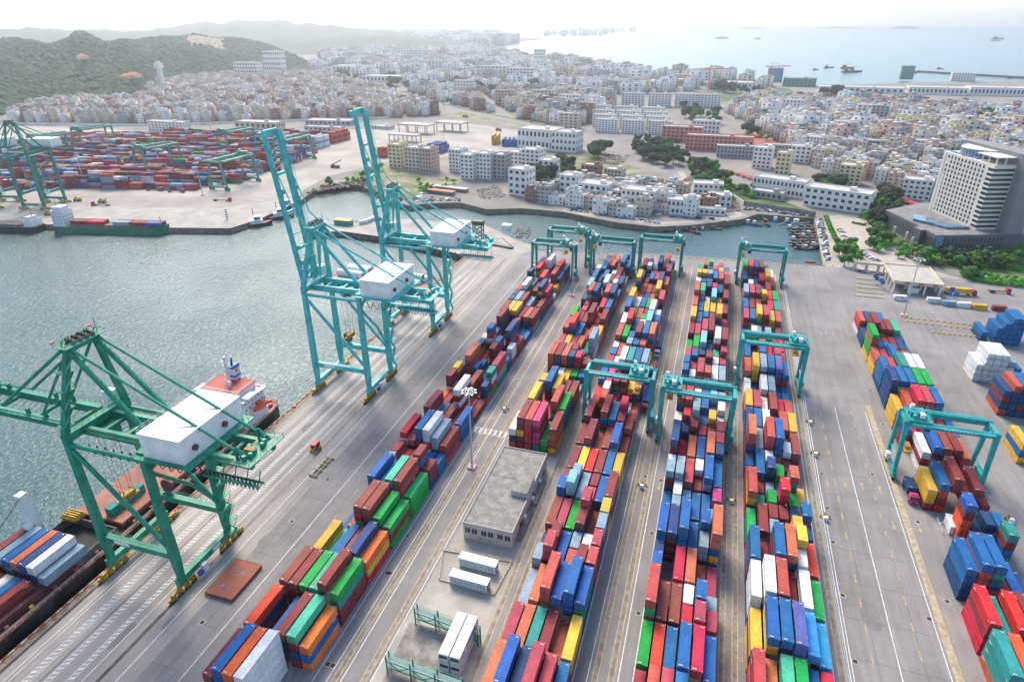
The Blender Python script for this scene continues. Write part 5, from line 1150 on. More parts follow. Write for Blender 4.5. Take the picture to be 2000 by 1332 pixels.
# individual piles that stand apart: purple, yellow, orange, red
def pile(px, py, cols, wide, deep, high, rz=0.0):
    X, Y = G(px, py)
    for i in range(wide):
        for j in range(deep):
            for t in range(high-(i % 2)):
                stuff.put(TS2['long'], X+i*2.6*math.cos(rz)-j*12.6*math.sin(rz), Y+i*2.6*math.sin(rz)+j*12.6*math.cos(rz), t*2.6, rz, CK.index(cols[(i+t) % len(cols)]))
pile(836, 300, 'vv', 6, 2, 4, R_(-6)); pile(962, 283, 'yy', 3, 2, 4, R_(10)); pile(982, 287, 'bvb', 7, 2, 3, R_(10)); pile(740, 308, 'oO', 4, 1, 4, R_(-4)); pile(632, 280, 'OmO', 6, 3, 5, R_(-4)); pile(604, 290, 'eww', 5, 2, 5, R_(-4))
rtgf = mat('gantry_paint_hazy_green', (0.03, 0.25, 0.18), 0.45, var=0.15)
random.seed(5)
for k, (X, Y, rz, lab) in enumerate([(-541, 506, 80, 'beside the lamp mast in the opposite yard'), (-422, 472, 86, 'nearest the quay road in the opposite yard'), (-533, 615, 81, 'behind the nearer pair in the opposite yard'), (*G(62, 278, 20), 80, 'behind the left quay crane'), (*G(147, 262, 20), 80, 'at the back left by the road wall'), (*G(545, 284, 20), 82, 'partly behind the first raised boom')]):
    q = rtg(X, Y, 40, rtgf, .06 if k != 1 else .9, f'green gantry crane {lab}', H=21, rz=R_(rz), far=True); q.scale = (1, 1.7, 1.22)
# opposite terminal buildings and wall
def simple_house(name, px, py, w, d, h, rz, wallm, label, storeys=2, bays=8, roofm=None, group=None, z=0.0, door=False, cat='building'):
    X, Y = G(px, py, z); r = empty(name, (X, Y, z), rz); tag(r, label, cat, group)
    roofm = roofm or rooflight
    g = MB(); g.bx(-w/2, 0, 0, w/2, d, h-.3); g.build('wall', wallm, r)
    g = MB(); g.bx(-w/2-.2, -.2, h-.3, w/2+.2, d+.2, h); g.build('roof', roofm, r)
    g = MB(); t = .3; 
    for q in ((-w/2, 0, w/2, t), (-w/2, d-t, w/2, d), (-w/2, t, -w/2+t, d-t), (w/2-t, t, w/2, d-t)): g.bx(q[0], q[1], h, q[2], q[3], h+.8)
    g.build('parapet', wallm, r)
    me = None; sh = h/storeys
    gx = MB(); ww = w/bays*.52; gx.bx(-ww/2, -.06, 0, ww/2, .0, sh*.46); me = gx.mesh('window_pane', [glass])
    gs = MB(); dl = min(w/bays*.52, 1.8); gs.bx(-.06, -dl/2, 0, 0.0, dl/2, sh*.46); ms = gs.mesh('window_side_pane', [glass])
    cnt = 0; nd = max(2, int(d/4.5))
    for s in range(storeys):
        for i in range(bays):
            if cnt < 60: obj('window', me, r, (-w/2+(i+.5)*w/bays, 0, s*sh+sh*.32)); cnt += 1
    sidef = 1 if X < 0 else -1
    for s in range(storeys):
        for j in range(nd):
            if cnt < 95: o = obj('window', ms, r, ((w/2 if sidef > 0 else -w/2), (j+.5)*d/nd, s*sh+sh*.32)); o.rotation_euler = (0, 0, math.pi if sidef > 0 else 0); cnt += 1
    g = MB(); g.bx(w*.15, d*.4, h, w*.15+min(4, w*.3), d*.4+min(4, d*.4), h+2.6); g.build('stair_head', wallm, r)
    return r
rooflight = mat('flat_roof_pale', (0.48, 0.45, 0.42), 0.9, var=.18, scale=.15); roofgrey = mat('flat_roof_grey', (0.30, 0.285, 0.27), 0.9, var=.2, scale=.15)
wallw = mat('render_white', (0.72, 0.69, 0.64), 0.85, var=.07, scale=.2, rust=.02); wallc = mat('render_cream', (0.56, 0.48, 0.37), 0.85, var=.1, scale=.2); wallp = mat('render_pink', (0.52, 0.36, 0.30), 0.85, var=.1, scale=.2)
wally = mat('render_yellow', (0.66, 0.55, 0.32), 0.85, var=.1, scale=.2); wallg = mat('render_grey', (0.36, 0.345, 0.33), 0.9, var=.15, scale=.2); wallb = mat('raw_brick', (0.28, 0.15, 0.11), 0.9, var=.25, scale=.3)
walld = mat('dark_cladding', (0.105, 0.105, 0.115), 0.6, var=.12, scale=.2); wallcoral = mat('render_coral', (0.55, 0.20, 0.16), 0.8, var=.1, scale=.2); blueg = mat('blue_glazing', (0.12, 0.28, 0.42), 0.3, var=.2, scale=.3)
simple_house('terminal_office', 325, 258, 62, 14, 13, R_(-2), wallw, 'long cream office block behind the opposite container yard', 4, 10)
simple_house('warehouse', 500, 254, 66, 22, 10, R_(2), wallc, 'pale warehouse with brown doors behind the opposite yard', 1, 8)
simple_house('inspection_shed', 640, 245, 70, 24, 6, R_(6), rooflight, 'long low inspection shed left of the second raised boom', 1, 10)
simple_house('inspection_shed', 630, 258, 55, 14, 6, R_(2), rooflight, 'lower pale shed beside the stacked white containers', 1, 8)
simple_house('gate_lodge', 742, 253, 30, 14, 4, R_(-8), wallw, 'small pale lodge right of the second raised boom', 1, 6)
def canopy(px, py, w, d, h, rz, label, cols=(4, 2)):
    X, Y = G(px, py); r = empty('gate_canopy', (X, Y, 0), rz); tag(r, label, 'canopy'); g = MB(); g.bx(-w/2, 0, h-1.6, w/2, d, h); g.build('roof', rooflight, r)
    for i in range(cols[0]):
        for j in range(cols[1]): g = MB(); x = -w/2+1+(w-2)*i/(cols[0]-1); y = 1+(d-2)*j/(cols[1]-1); g.bar((x, y, 0), (x, y, h-1.6), .9); g.build('column', conc, r)
canopy(806, 262, 46, 20, 12, R_(-8), 'pale gate canopy on columns, left one by the highway'); canopy(876, 258, 40, 20, 12, R_(-10), 'pale gate canopy on columns, right one by the highway'); canopy(786, 278, 40, 14, 9, R_(-4), 'lower pale canopy frame nearer the shore')
g = MB(); P0, P1, P2 = G(0, 244), G(560, 258), G(900, 236)
P0 = G(0, 243)
for a, b in ((P0, G(280, 247)), (G(280, 247), G(560, 238)), (G(560, 238), G(760, 232))): g.bar((*a, 1.5), (*b, 1.5), .5, 3)
tag(g.build('boundary_wall', wallw), 'long pale boundary wall between opposite terminal and houses', 'wall')

# ------------------------------------------------------------------ town
winm = mat('window_dark', (0.05, 0.055, 0.065), 0.25, var=.3, scale=.5)
awn = mat('awning_blue', (0.10, 0.30, 0.42), 0.6, var=.3); tilered = mat('roof_tile_brown', (0.22, 0.11, 0.075), 0.9, var=.3, scale=.6)
def house_mb(w, d, n, seed, brick=False):
    rnd = random.Random(seed); g = MB(); sh = 3.2; h = n*sh
    g.bx(-w/2, -d/2, 0, w/2, d/2, h, 0); g.add([(-w/2, -d/2, h+.01), (w/2, -d/2, h+.01), (w/2, d/2, h+.01), (-w/2, d/2, h+.01)], [(0, 1, 2, 3)], 2)
    for q in ((-w/2, -d/2, w/2, -d/2+.25), (-w/2, d/2-.25, w/2, d/2), (-w/2, -d/2+.25, -w/2+.25, d/2-.25), (w/2-.25, -d/2+.25, w/2, d/2-.25)): g.bx(q[0], q[1], h, q[2], q[3], h+.9, 0)
    for s in range(n):
        z = s*sh; nb = max(2, int(w/3.0)); nd = max(2, int(d/3.2))
        if s: g.bx(-w/2-.12, -d/2-.12, z-.12, w/2+.12, d/2+.12, z+.12, 3)
        for i in range(nb):
            x = -w/2+(i+.5)*w/nb; ww = rnd.choice((.7, .9, 1.2))*.62
            for y, sg in ((-d/2, -1), (d/2, 1)):
                if rnd.random() < .9: g.bx(x-ww, y, z+1.0, x+ww, y+sg*.05, z+2.4, 1)
        for j in range(nd):
            y = -d/2+(j+.5)*d/nd; ww = rnd.choice((.45, .6, .8))
            for x, sg in ((-w/2, -1), (w/2, 1)):
                if rnd.random() < .85: g.bx(x, y-ww, z+1.0, x+sg*.05, y+ww, z+2.4, 1)
        if s and rnd.random() < .45:
            x0 = rnd.uniform(-w/2, 0); g.bx(x0, -d/2-1.2, z, x0+w*.42, -d/2, z+.15, 3); g.bx(x0, -d/2-1.2, z+.15, x0+w*.42, -d/2-1.1, z+1.0, 0)
    a = rnd.uniform(-w*.3, w*.1); b = rnd.uniform(-d*.2, d*.15); g.bx(a, b, h, a+w*.35, b+d*.33, h+2.7, 0); g.bx(a-.2, b-.2, h+2.7, a+w*.35+.2, b+d*.33+.2, h+2.9, 2); g.bx(a+.5, b-.05, h+.1, a+1.5, b, h+2.1, 1)
    if rnd.random() < .5: x = rnd.uniform(-w*.4, w*.3); g.tube((x, d*.3, h), (x, d*.3, h+1.6), .6, 8, 4)
    if rnd.random() < .35: x = rnd.uniform(-w*.4, w*.1); g.bx(x, -d*.45, h+2.2, x+w*.3, -d*.1, h+2.3, 4)
    if rnd.random() < .5 : g.bx(-w*.45, -d*.42, h, -w*.45+w*.3, -d*.1, h+rnd.uniform(1, 3), 0)
    return g
HV = []
rnd = random.Random(77)
for i in range(14):
    n = [3, 4, 5, 4, 3, 5, 6, 4, 2, 3, 5, 4, 2, 6][i]; HV.append((rnd.uniform(9, 14), rnd.uniform(9, 13), n, house_mb(0 or rnd.uniform(9, 14), rnd.uniform(9, 13), n, i)))
WALLS = {'w': wallw, 'c': wallc, 'p': wallp, 'y': wally, 'g': wallg, 'b': wallb}
WN = {'w': 'white', 'c': 'cream', 'p': 'pinkish', 'y': 'pale yellow', 'g': 'grey concrete', 'b': 'raw brick'}
HM = []
for i, (w_, d_, n, g) in enumerate(HV): HM.append(g.mesh('town_house', [wallw, winm, rooflight, wallw, awn]))
hut = MB(); hut.bx(-4, -3.2, 0, 4, 3.2, 3.2, 0); hut.add([(-4.3, -3.5, 3.2), (4.3, -3.5, 3.2), (4.3, 3.5, 3.2), (-4.3, 3.5, 3.2), (-4.3, 0, 5), (4.3, 0, 5)], [(0, 1, 5, 4), (2, 3, 4, 5), (1, 2, 5), (3, 0, 4), (3, 2, 1, 0)], 2); hut.bx(-1, -3.25, 0, 0, -3.2, 2.2, 1); hut.bx(1, -3.25, 1, 2, -3.2, 2, 1)
HUTM = hut.mesh('tiled_cottage', [wallb, winm, tilered])
TT = []
for (w_, d_, n, g) in HV:
    v, l, s = tmpl_arrays(g); TT.append((v, l, s, np.array(g.m, dtype=np.int32)))
# explicit larger buildings ------------------------------------------
EX = []     # (centre, radius) kept clear of small houses
def big(name, px, py, wpx, d, hpx, rzd, wm, label, storeys, bays, roofm=None, group=None):
    p = G(px, py); s = ppm(p); w_ = wpx/s; h = hpx/s/.93; EX.append((p[0], p[1]+d/2, max(w_, d)*.55)); return simple_house(name, px, py, w_, d, h, R_(rzd), wm, label, storeys, bays, roofm, group)
B_ = [
 ('apartment_block', 772, 328, 28, 16, 40, -8, wally, 'pale yellow six-storey apartment block at the shore, leftmost of the waterfront row', 6, 3),
 ('apartment_block', 806, 334, 34, 18, 40, -10, wallc, 'beige apartment block second from the left in the waterfront row', 6, 4),
 ('unfinished_block', 832, 338, 26, 16, 42, -8, wallp, 'unfinished pinkish concrete frame block in the waterfront row', 6, 4),
 ('apartment_block', 890, 336, 28, 15, 38, -6, wallw, 'white six-storey apartment block with dark windows, fourth in the waterfront row', 6, 4),
 ('apartment_block', 912, 350, 28, 15, 42, -6, wallw, 'white apartment block standing nearest the small yard in the waterfront row', 6, 3),
 ('apartment_block', 944, 350, 30, 15, 44, -6, wallw, 'white apartment block with blue window trim in the middle of the waterfront row', 6, 4),
 ('apartment_block', 975, 350, 26, 15, 42, -6, wallg, 'greyish apartment block sixth in the waterfront row', 6, 3),
 ('apartment_block', 1004, 336, 34, 15, 34, -6, wallw, 'white long block seventh in the waterfront row', 5, 4),
 ('apartment_block', 1035, 340, 38, 16, 42, -10, wallw, 'white stepped block at the right end of the waterfront row', 6, 4),
 ('apartment_block', 1066, 352, 34, 14, 34, -10, wallw, 'small white four-storey house right of the stepped block', 4, 3),
 ('unfinished_block', 1010, 382, 40, 16, 46, -14, wallw, 'unfinished white house with open floors beside the big dark tree', 4, 3),
 ('white_factory', 1045, 292, 78, 30, 34, -12, wallw, 'plain white factory with blank walls right of the yellow container pile', 2, 9),
 ('white_office', 1100, 297, 52, 22, 34, -10, wallw, 'white L-shaped office block right of the plain factory', 3, 6),
 ('brick_frame_house', 1150, 352, 34, 13, 26, -12, wallb, 'raw brick framed house above the white waterfront houses', 3, 4),
 ('cream_house', 1195, 354, 36, 13, 20, -12, wallc, 'cream two-storey house beside the brown tiled cottages', 3, 5),
 ('waterfront_house', 1108, 390, 34, 13, 42, -8, wallw, 'tall white narrow house on the waterfront left of the white villa', 4, 3),
 ('waterfront_house', 1155, 398, 60, 18, 34, -12, wallw, 'white three-storey villa with dark windows on the waterfront', 3, 5),
 ('waterfront_house', 1243, 412, 66, 16, 36, -10, wallw, 'large white waterfront house with brown and blue shopfronts below', 3, 7),
 ('waterfront_house', 1198, 402, 34, 14, 26, -12, wallg, 'grey waterfront house with balconies between two white ones', 3, 3),
 ('waterfront_house', 1322, 420, 42, 14, 26, -2, wallw, 'white two-storey waterfront house with dark ground floor', 2, 5),
 ('waterfront_house', 1358, 405, 50, 14, 16, -2, wallb, 'brick-red single-storey terrace behind the waterfront', 2, 6),
 ('waterfront_house', 1405, 405, 42, 13, 20, 4, wallw, 'small white waterfront house at the right end near rubble', 2, 4),
 ('waterfront_house', 1382, 380, 56, 14, 18, 4, wallw, 'white house with arched windows behind the brick terrace', 2, 6),
 ('shed_row', 1385, 420, 60, 6, 10, 0, wallw, 'low pale shed row on the waterfront lane', 1, 6),
 ('school_wing', 1330, 278, 76, 14, 26, -4, wallcoral, 'coral and white school wing, left one facing the park', 4, 9),
 ('school_wing', 1402, 296, 126, 13, 26, -2, wallcoral, 'long coral and white school wing, right one facing the road', 4, 16),
 ('school_wing', 1377, 262, 52, 13, 22, -4, wallw, 'white school wing with coral ends behind the others', 3, 7),
 ('dormitory', 1440, 309, 80, 12, 20, 2, wallg, 'grey dormitory with open corridors, left of two', 3, 12),
 ('dormitory', 1530, 307, 76, 12, 20, 2, wallg, 'grey dormitory with open corridors, right of two', 3, 12),
 ('white_office', 1516, 382, 98, 16, 28, -22, wallw, 'long low white office with grey roof beyond the basin', 2, 13, roofgrey if False else None),
 ('stone_shed', 1495, 389, 60, 12, 12, -20, wallg, 'low grey shed before the long white office', 1, 6),
 ('office_block', 1628, 410, 118, 18, 34, -20, wallw, 'white three-storey office with salmon pilasters by the gate road', 3, 9),
 ('yellow_house', 1525, 342, 26, 13, 38, -12, wally, 'pale yellow five-storey house beside the red market stalls', 5, 3),
 ('white_house', 1485, 330, 34, 14, 36, -12, wallw, 'white five-storey house with red roof left of the yellow one', 5, 4),
 ('white_house', 1560, 318, 36, 14, 28, -6, wallw, 'white square house right of the right dormitory', 4, 4),
 ('yellow_house', 1655, 362, 40, 15, 34, -14, wally, 'pale yellow corner house above the office with pilasters', 5, 4),
 ('green_white_house', 1785, 390, 50, 16, 34, -16, wallw, 'white house with green balconies near the tower', 4, 5),
 ('grey_tower_house', 1712, 246, 30, 16, 34, -6, wallg, 'dark grey unfinished block standing above the right town', 7, 4),
 ('white_house', 1688, 240, 36, 16, 30, -6, wallw, 'white block attached left of the dark grey unfinished one', 6, 4),
 ('apartment_slab', 1110, 252, 38, 14, 26, -6, wallc, 'cream block with green trim between the highway and the white blocks', 5, 4),
]
for k in range(4): B_.append(('blue_apartment_slab', 1235+k*52-(8 if k > 2 else 0), 208+k*1.0, 44, 12, 22, -2, wallw, f'white and blue striped apartment slab, {ORD[k]} from the left in the far row', 6, 7, None))
for k, (px, py, wq, c_) in enumerate([(1110, 216, 40, wallw), (1055, 207, 46, wallc), (985, 207, 40, wallp), (905, 188, 40, wallw), (1485, 222, 34, wally), (1545, 226, 40, wallw), (1645, 268, 44, wallw), (1800, 305, 46, wallw), (1870, 352, 40, wallc), (1705, 305, 40, wallg), (1590, 298, 36, wallw), (1930, 330, 40, wallw), (1850, 258, 44, wallp), (1960, 262, 40, wallw)]): B_.append(('mid_rise_block', px, py, wq, 14, 26, [-6, -16][px > 1400], c_, ['white mid-rise beside the highway bend, behind the cream block with green trim', 'cream mid-rise left of the highway bend houses', 'pinkish mid-rise among the roadside houses', 'white mid-rise farthest up the highway', 'yellow mid-rise at the left edge of the right town', 'white mid-rise behind the yellow one at the right town edge', 'white mid-rise left of the dark grey unfinished block', 'white mid-rise in the middle of the right town', 'cream mid-rise just left of the tower', 'grey mid-rise in the middle of the right town', 'white mid-rise behind the square white house', 'white mid-rise hidden partly by the tower top', 'pinkish mid-rise deep in the right town', 'white mid-rise above the tower roof at the right edge'][k], 5, 6, None))
for rr in range(4):
    for k in range(3): B_.append(('white_apartment', 1168+k*52+rr*5, 232+rr*9+k*2, 44, 12, 22, -6, wallw, f'white apartment block with dark windows, {ORD[rr]} row from behind, {ORD[k]} from left', 6, 7, None))
for (px, py, w_, h, nm, lab, m_) in [(960, 160, 62, 26, 'hospital', 'large white banded block in the middle distance', wallw), (1015, 162, 56, 24, 'hospital', 'white banded curved block right of the large one', wallw), (1055, 160, 44, 20, 'grey_block', 'grey glass block beside the banded white ones', wallg), (1135, 158, 28, 20, 'white_block', 'white block with red line right of the grey glass block', wallw), (1052, 128, 20, 26, 'white_tower', 'narrow white tower beside the bay', wallw),
        (1240, 172, 70, 16, 'factory_hall', 'pale factory hall with blue roof strip', wallw), (1320, 168, 70, 14, 'factory_hall', 'beige factory hall by the tower cranes', wallc), (1420, 172, 90, 12, 'factory_hall', 'long white factory hall nearest the bay', wallw), (1512, 160, 28, 22, 'blue_tower', 'blue wrapped tower under construction by the bay', blueg), (1398, 148, 24, 14, 'grey_tower', 'dark silo block on the shore', wallg), (1330, 165, 36, 16, 'cream_block', 'cream block left of the orange tower crane', wallc),
        (1680, 182, 150, 12, 'long_warehouse', 'long white warehouse with curved roof on the right shore', wallw), (1560, 170, 60, 14, 'netted_block', 'green netted block on the right shore', mat('green_net', (0.10, 0.25, 0.20), .8)), (1770, 156, 22, 22, 'netted_tower', 'green netted tower at the water edge', mat('green_net', (0.10, 0.25, 0.20), .8)), (1830, 186, 100, 16, 'long_warehouse', 'white warehouse cluster left of the far harbour', wallw), (1945, 188, 90, 18, 'long_warehouse', 'pale warehouse by the right picture edge', wallw), (1880, 160, 40, 14, 'white_block', 'white shore block before the breakwater', wallw),
        (483, 158, 56, 30, 'hill_hospital', 'white wide building on the hillside above the old town', wallw), (535, 150, 40, 42, 'hill_hospital', 'taller white slab beside the wide hillside building', wallw), (420, 150, 40, 10, 'factory_hall', 'low white hall left of the hillside buildings', wallw), (700, 142, 120, 14, 'long_warehouse', 'long white warehouse behind the old town, left one', wallw), (760, 162, 120, 14, 'long_warehouse', 'long white warehouse behind the old town, right one', wallw), (780, 112, 40, 16, 'white_block', 'white block by the far highway', wallw), (850, 138, 60, 16, 'white_block', 'wide white block between highway and bay', wallw), (800, 122, 50, 20, 'white_block', 'tall white block behind the wide one', wallw), (890, 128, 50, 14, 'factory_hall', 'cream hall with white roof between blocks', wallc)]:
    wh_ = nm in ('long_warehouse', 'factory_hall'); B_.append((nm, px, py, w_, 44 if wh_ else 24, h*(.75 if wh_ else 1), -4, m_, lab, 1 if wh_ else 5, 14 if wh_ else 8, mat('white_sheet_roof', (.58, .58, .57), .6, var=.1) if wh_ else None))
for b in B_: big(*b[:10], *b[10:11]) if len(b) > 10 else big(*b)
# fill the districts with small houses -------------------------------
districts = [
 ('old town at the foot of the hills', [(20, 242), (60, 212), (170, 203), (270, 206), (300, 172), (400, 158), (560, 152), (640, 148), (700, 170), (860, 226), (760, 230), (560, 236), (280, 244)], 13.5, 12, 'wcccppgbcw', (3, 4, 5, 6)),
 ('mid town beside the highway', [(760, 180), (900, 172), (1050, 185), (1190, 195), (1200, 230), (1150, 250), (1060, 240), (960, 222), (860, 202)], 15, -8, 'wcwpgcb', (3, 4, 5)),
 ('right town beyond the school', [(1420, 222), (1480, 200), (1700, 205), (2000, 235), (2000, 300), (2000, 408), (1900, 398), (1800, 392), (1690, 352), (1600, 335), (1560, 300), (1480, 250)], 12.6, -18, 'wwwwccgpyp', (3, 4, 5, 3)),
 ('brown cottage quarter', [(1440, 190), (1700, 190), (2000, 212), (2000, 236), (1700, 222), (1480, 218)], 15, -18, 'bbbgwp', (2, 2, 3)),
 ('shore town left of the cottages', [(1110, 330), (1230, 352), (1400, 362), (1430, 385), (1330, 398), (1240, 380), (1130, 372)], 11.5, -10, 'bbwgb', (2, 1)),
 ('shore quarter behind the quay', [(1032, 394), (1100, 366), (1300, 372), (1425, 376), (1440, 404), (1300, 428), (1200, 420), (1100, 402)], 10.5, -10, 'wwcwgb', (2, 3, 3, 4)),
 ('far district', [(640, 100), (960, 96), (1030, 115), (1180, 135), (1500, 160), (1500, 180), (1200, 185), (980, 170), (800, 172), (700, 150), (600, 135)], 46, -6, 'wwcgw', (3, 4)),
 ('distant district', [(430, 62), (960, 66), (1000, 84), (950, 96), (640, 100)], 95, 5, 'wwcg', (4, 5)),
]
roads_w = [[G(*p) for p in q] for q in ([(1350, 345), (1250, 300), (1130, 262), (1000, 235), (900, 215), (800, 188), (700, 158), (640, 132), (600, 112)], [(1180, 300), (1300, 325), (1420, 345), (1520, 365), (1640, 390), (1760, 430)], [(1130, 262), (1250, 200), (1300, 185), (1500, 178), (1700, 190)], [(1000, 235), (930, 180), (870, 150), (780, 110)])]
def dseg(p, a, b):
    dx, dy = b[0]-a[0], b[1]-a[1]; t = max(0, min(1, ((p[0]-a[0])*dx+(p[1]-a[1])*dy)/(dx*dx+dy*dy))); return math.hypot(p[0]-a[0]-t*dx, p[1]-a[1]-t*dy)
def clear(p, r):
    for rd, wd in zip(roads_w, (20, 13, 13, 14)):
        for a, b in zip(rd, rd[1:]):
            if dseg(p, a, b) < wd: return False
    for (x, y, q) in EX:
        if math.hypot(p[0]-x, p[1]-y) < q*.85+r*.3: return False
    return True
EX.append((165, 500, 46))
TREEBLOBS = [(1262, 300, 26), (1300, 312, 30), (1400, 385, 30), (1440, 380, 20), (1365, 230, 22), (1590, 260, 12), (1700, 350, 10), (1745, 405, 18)]
for (px, py, r_) in TREEBLOBS: x, y = G(px, py); EX.append((x, y, r_))
hl = []; random.seed(41)
for di, (dn, poly, sp, rot, cols, ns) in enumerate(districts):
    W = [G(*p) for p in poly]; x0, x1 = min(p[0] for p in W), max(p[0] for p in W); y0, y1 = min(p[1] for p in W), max(p[1] for p in W)
    c, s = math.cos(R_(rot)), math.sin(R_(rot)); R2 = math.hypot(x1-x0, y1-y0)/2; n = int(R2/sp)+2; mx_, my_ = (x0+x1)/2, (y0+y1)/2
    for i in range(-n, n):
        for j in range(-n, n):
            a = i*sp+(2.5 if i % 4 == 0 else 0)+random.uniform(-1, 1); b = j*sp*1.12+random.uniform(-1.4, 1.4)
            p = (mx_+a*c-b*s, my_+a*s+b*c)
            if not (x0 < p[0] < x1 and y0 < p[1] < y1) or not inpoly(p, W): continue
            if random.random() < (.10 if di < 6 else .25) or not clear(p, 8): continue
            col = random.choice(cols); n_ = random.choice(ns); cand = [k for k in range(14) if HV[k][2] == n_] or [8]
            sc = (random.choice((1, 1, 1, 1, 1, 1, 1.5, 1.9)) if di in (1, 2) else 1.0) if di < 6 else (sp/16)*random.choice((.6, .8, 1, 1.3))
            hl.append((math.hypot(*p), p, random.choice(cand), col, R_(rot)+random.choice((0, math.pi/2, math.pi)) + random.uniform(-.05, .05), dn, sc, di == 4 or (di == 3 and random.random() < .6), n_))
hl.sort(key=lambda a: a[0])
cot = tmpl_arrays(hut); cot = (*cot, np.array(hut.m, dtype=np.int32))
farh = Stuff(); matlist = [wallw, winm, rooflight, awn, wallc, wallp, wally, wallg, wallb, tilered, roofgrey]
widx = {'w': 0, 'c': 4, 'p': 5, 'y': 6, 'g': 7, 'b': 8}
cntd = {}
for i, (d, p, k, col, rz, dn, sc, cott, n_) in enumerate(hl):
    if i < 240:
        cntd[dn] = cntd.get(dn, 0)+1; q = cntd[dn]
        u = cam_u = (CAM_F*float(np.dot(AX[0], (p[0], p[1], -CAM_H)))/float(np.dot(AX[2], (p[0], p[1], -CAM_H)))+1000)/2000; v_ = (CAM_F*float(np.dot(AX[1], (p[0], p[1], -CAM_H)))/float(np.dot(AX[2], (p[0], p[1], -CAM_H)))+666)/1332
        if cott:
            o = obj('tiled_cottage', HUTM, None, (*p, 0), rz); kind = 'brown tiled cottage'
        else:
            o = obj('town_house', HM[k], None, (*p, 0), rz); setmat(o, 0, WALLS[col]); setmat(o, 3, WALLS[random.choice('wcg')]); setmat(o, 2, random.choice((rooflight, rooflight, roofgrey))); kind = f'{WN[col]} {["one","two","three","four","five","six"][n_-1]}-storey house'
        o.scale = (sc, sc**.5, 1.0) if not cott else (1, 1, 1)
        tag(o, f'{kind} {u*100:.1f}% across, {v_*100:.1f}% down, {dn}', 'house', 'small houses of the town')
    else:
        if cott: farh.put(cot, *p, 0, rz, 0, None, np.array([8, 1, 9, 8, 3], dtype=np.int32)); continue
        mm = np.array([widx[col], 1, random.choice((2, 2, 10)), widx[random.choice('wcg')], 3], dtype=np.int32)
        farh.put(TT[k], *p, 0, rz, 0, (sc, sc, sc**.6 if sc > 1 else 1), mm)
# far shore skyline and high rises
random.seed(8)
sky_ = [(1065, 1185, 48, 58, 7500, 9), (900, 1010, 60, 74, 5200, 14), (1120, 1240, 50, 58, 9500, 6), (20, 330, 62, 74, 5200, 7), (640, 900, 62, 76, 6000, 8)]
for (xa, xb, yt, yb, dist, nn) in sky_:
    for i in range(nn*3):
        px = random.uniform(xa, xb); X, Y, Z = atdist(px, yb, dist*random.uniform(.92, 1.08)); h = random.uniform(.35, 1)*(yb-yt)/CAM_F*dist*.95; w_ = random.uniform(25, 55)
        v = np.array([(a*w_/2, b*18, z) for z in (-2, h) for a, b in ((-1, -1), (1, -1), (1, 1), (-1, 1))], dtype=np.float32); l = np.array([3, 2, 1, 0, 4, 5, 6, 7, 0, 1, 5, 4, 1, 2, 6, 5, 2, 3, 7, 6, 3, 0, 4, 7], dtype=np.int32); st = np.arange(0, 24, 4, dtype=np.int32)
        farh.put((v, l, st), X, Y, 0, random.uniform(0, 1), random.choice((0, 7, 4)))
fh = farh.build('distant_town', matlist); tag(fh, 'mass of small far houses and blocks across the town and along the bay', 'buildings', None, 'stuff')
# hotel tower with podium ---------------------------------------------
r = empty('office_tower', (163, 474, 0), math.atan2(.327, .945)); tag(r, 'tall white gridded tower with grey slab and dark podium at the right', 'tower building')
# local x = v (.945,.327), local y = u (-.327,.945)
stonew = mat('tower_white_stone', (0.66, 0.61, 0.53), .7, var=.06, scale=.2); slabg = mat('tower_grey_slab', (0.20, 0.195, 0.20), .7, var=.08, scale=.2)
g = MB(); g.bx(0, 0, 11, 13.5, 49, 52); g.build('white_volume', stonew, r)
g = MB(); g.bx(13.5, -8, 0, 25, 53, 58.5); g.bx(13.4, -8.1, 58.5, 25.1, 53.1, 59.0); g.build('grey_slab', slabg, r)
wp = MB(); wp.bx(-.08, -.75, 0, 0, .75, 1.9); wme = wp.mesh('tower_window', [winm]); fr = MB(); fr.bx(-.16, -.85, -.12, -.02, .85, -.0); fr.bx(-.16, -.85, 1.9, -.02, .85, 2.02); frm = fr.mesh('tower_window_frame', [stonew])
cnt = 0; rest = MB()
for row in range(13):
    for c_ in range(11):
        y = 9.0+c_*3.45; z = 13.2+row*2.95
        if row == 11 and c_ > 9: continue
        if cnt < 100: o = obj('window', wme, r, (0, y, z)); cnt += 1
        else: rest.bx(-.08, y-.75, z, 0, y+.75, z+1.9)
ro = rest.build('windows', winm, r); ro['kind'] = 'stuff'
for row in range(13):
    z = 12.6+row*2.95; g = MB(); g.bx(-.5, -.5, z+2.2, 13.5, 5.2, z+2.75); g.bx(-.3, -.3, z+1.9, 13.5, 5.0, z+2.2); g.build('floor_band', stonew, r)
    g = MB(); g.bx(-.12, -.1, z+.2, 13.2, 4.9, z+1.9); g.build('band_glazing', glass, r)
g = MB(); g.bx(-.12, 43.5, 14, 0, 46.5, 38); g.bx(-.3, 46.5, 11, 0, 49, 52); g.build('edge_pilaster', stonew, r)
g = MB(); g.bx(2, 20, 52, 12, 46, 53)
for k in range(15):
    a = math.pi*(.02+.96*k/14); 
n = 16; pts = [(12-11*math.sin(math.pi*t/n)**.8, 18+28*t/n) for t in range(n+1)]
g.poly(pts+[(13.4, 46), (13.4, 18)], 52, 57); g.build('glass_crown', mat('crown_glass', (0.14, 0.24, 0.34), .15, var=.3, scale=.4), r)
g = MB()
for t in range(n+1): g.bar((pts[t][0]-.05, pts[t][1], 52), (pts[t][0]-.05, pts[t][1], 57.3), .22)
g.poly([(p[0]-.4, p[1]) for p in pts]+[(13.4, 46.4), (13.4, 17.6)], 57, 57.3); g.build('crown_ribs', stonew, r)
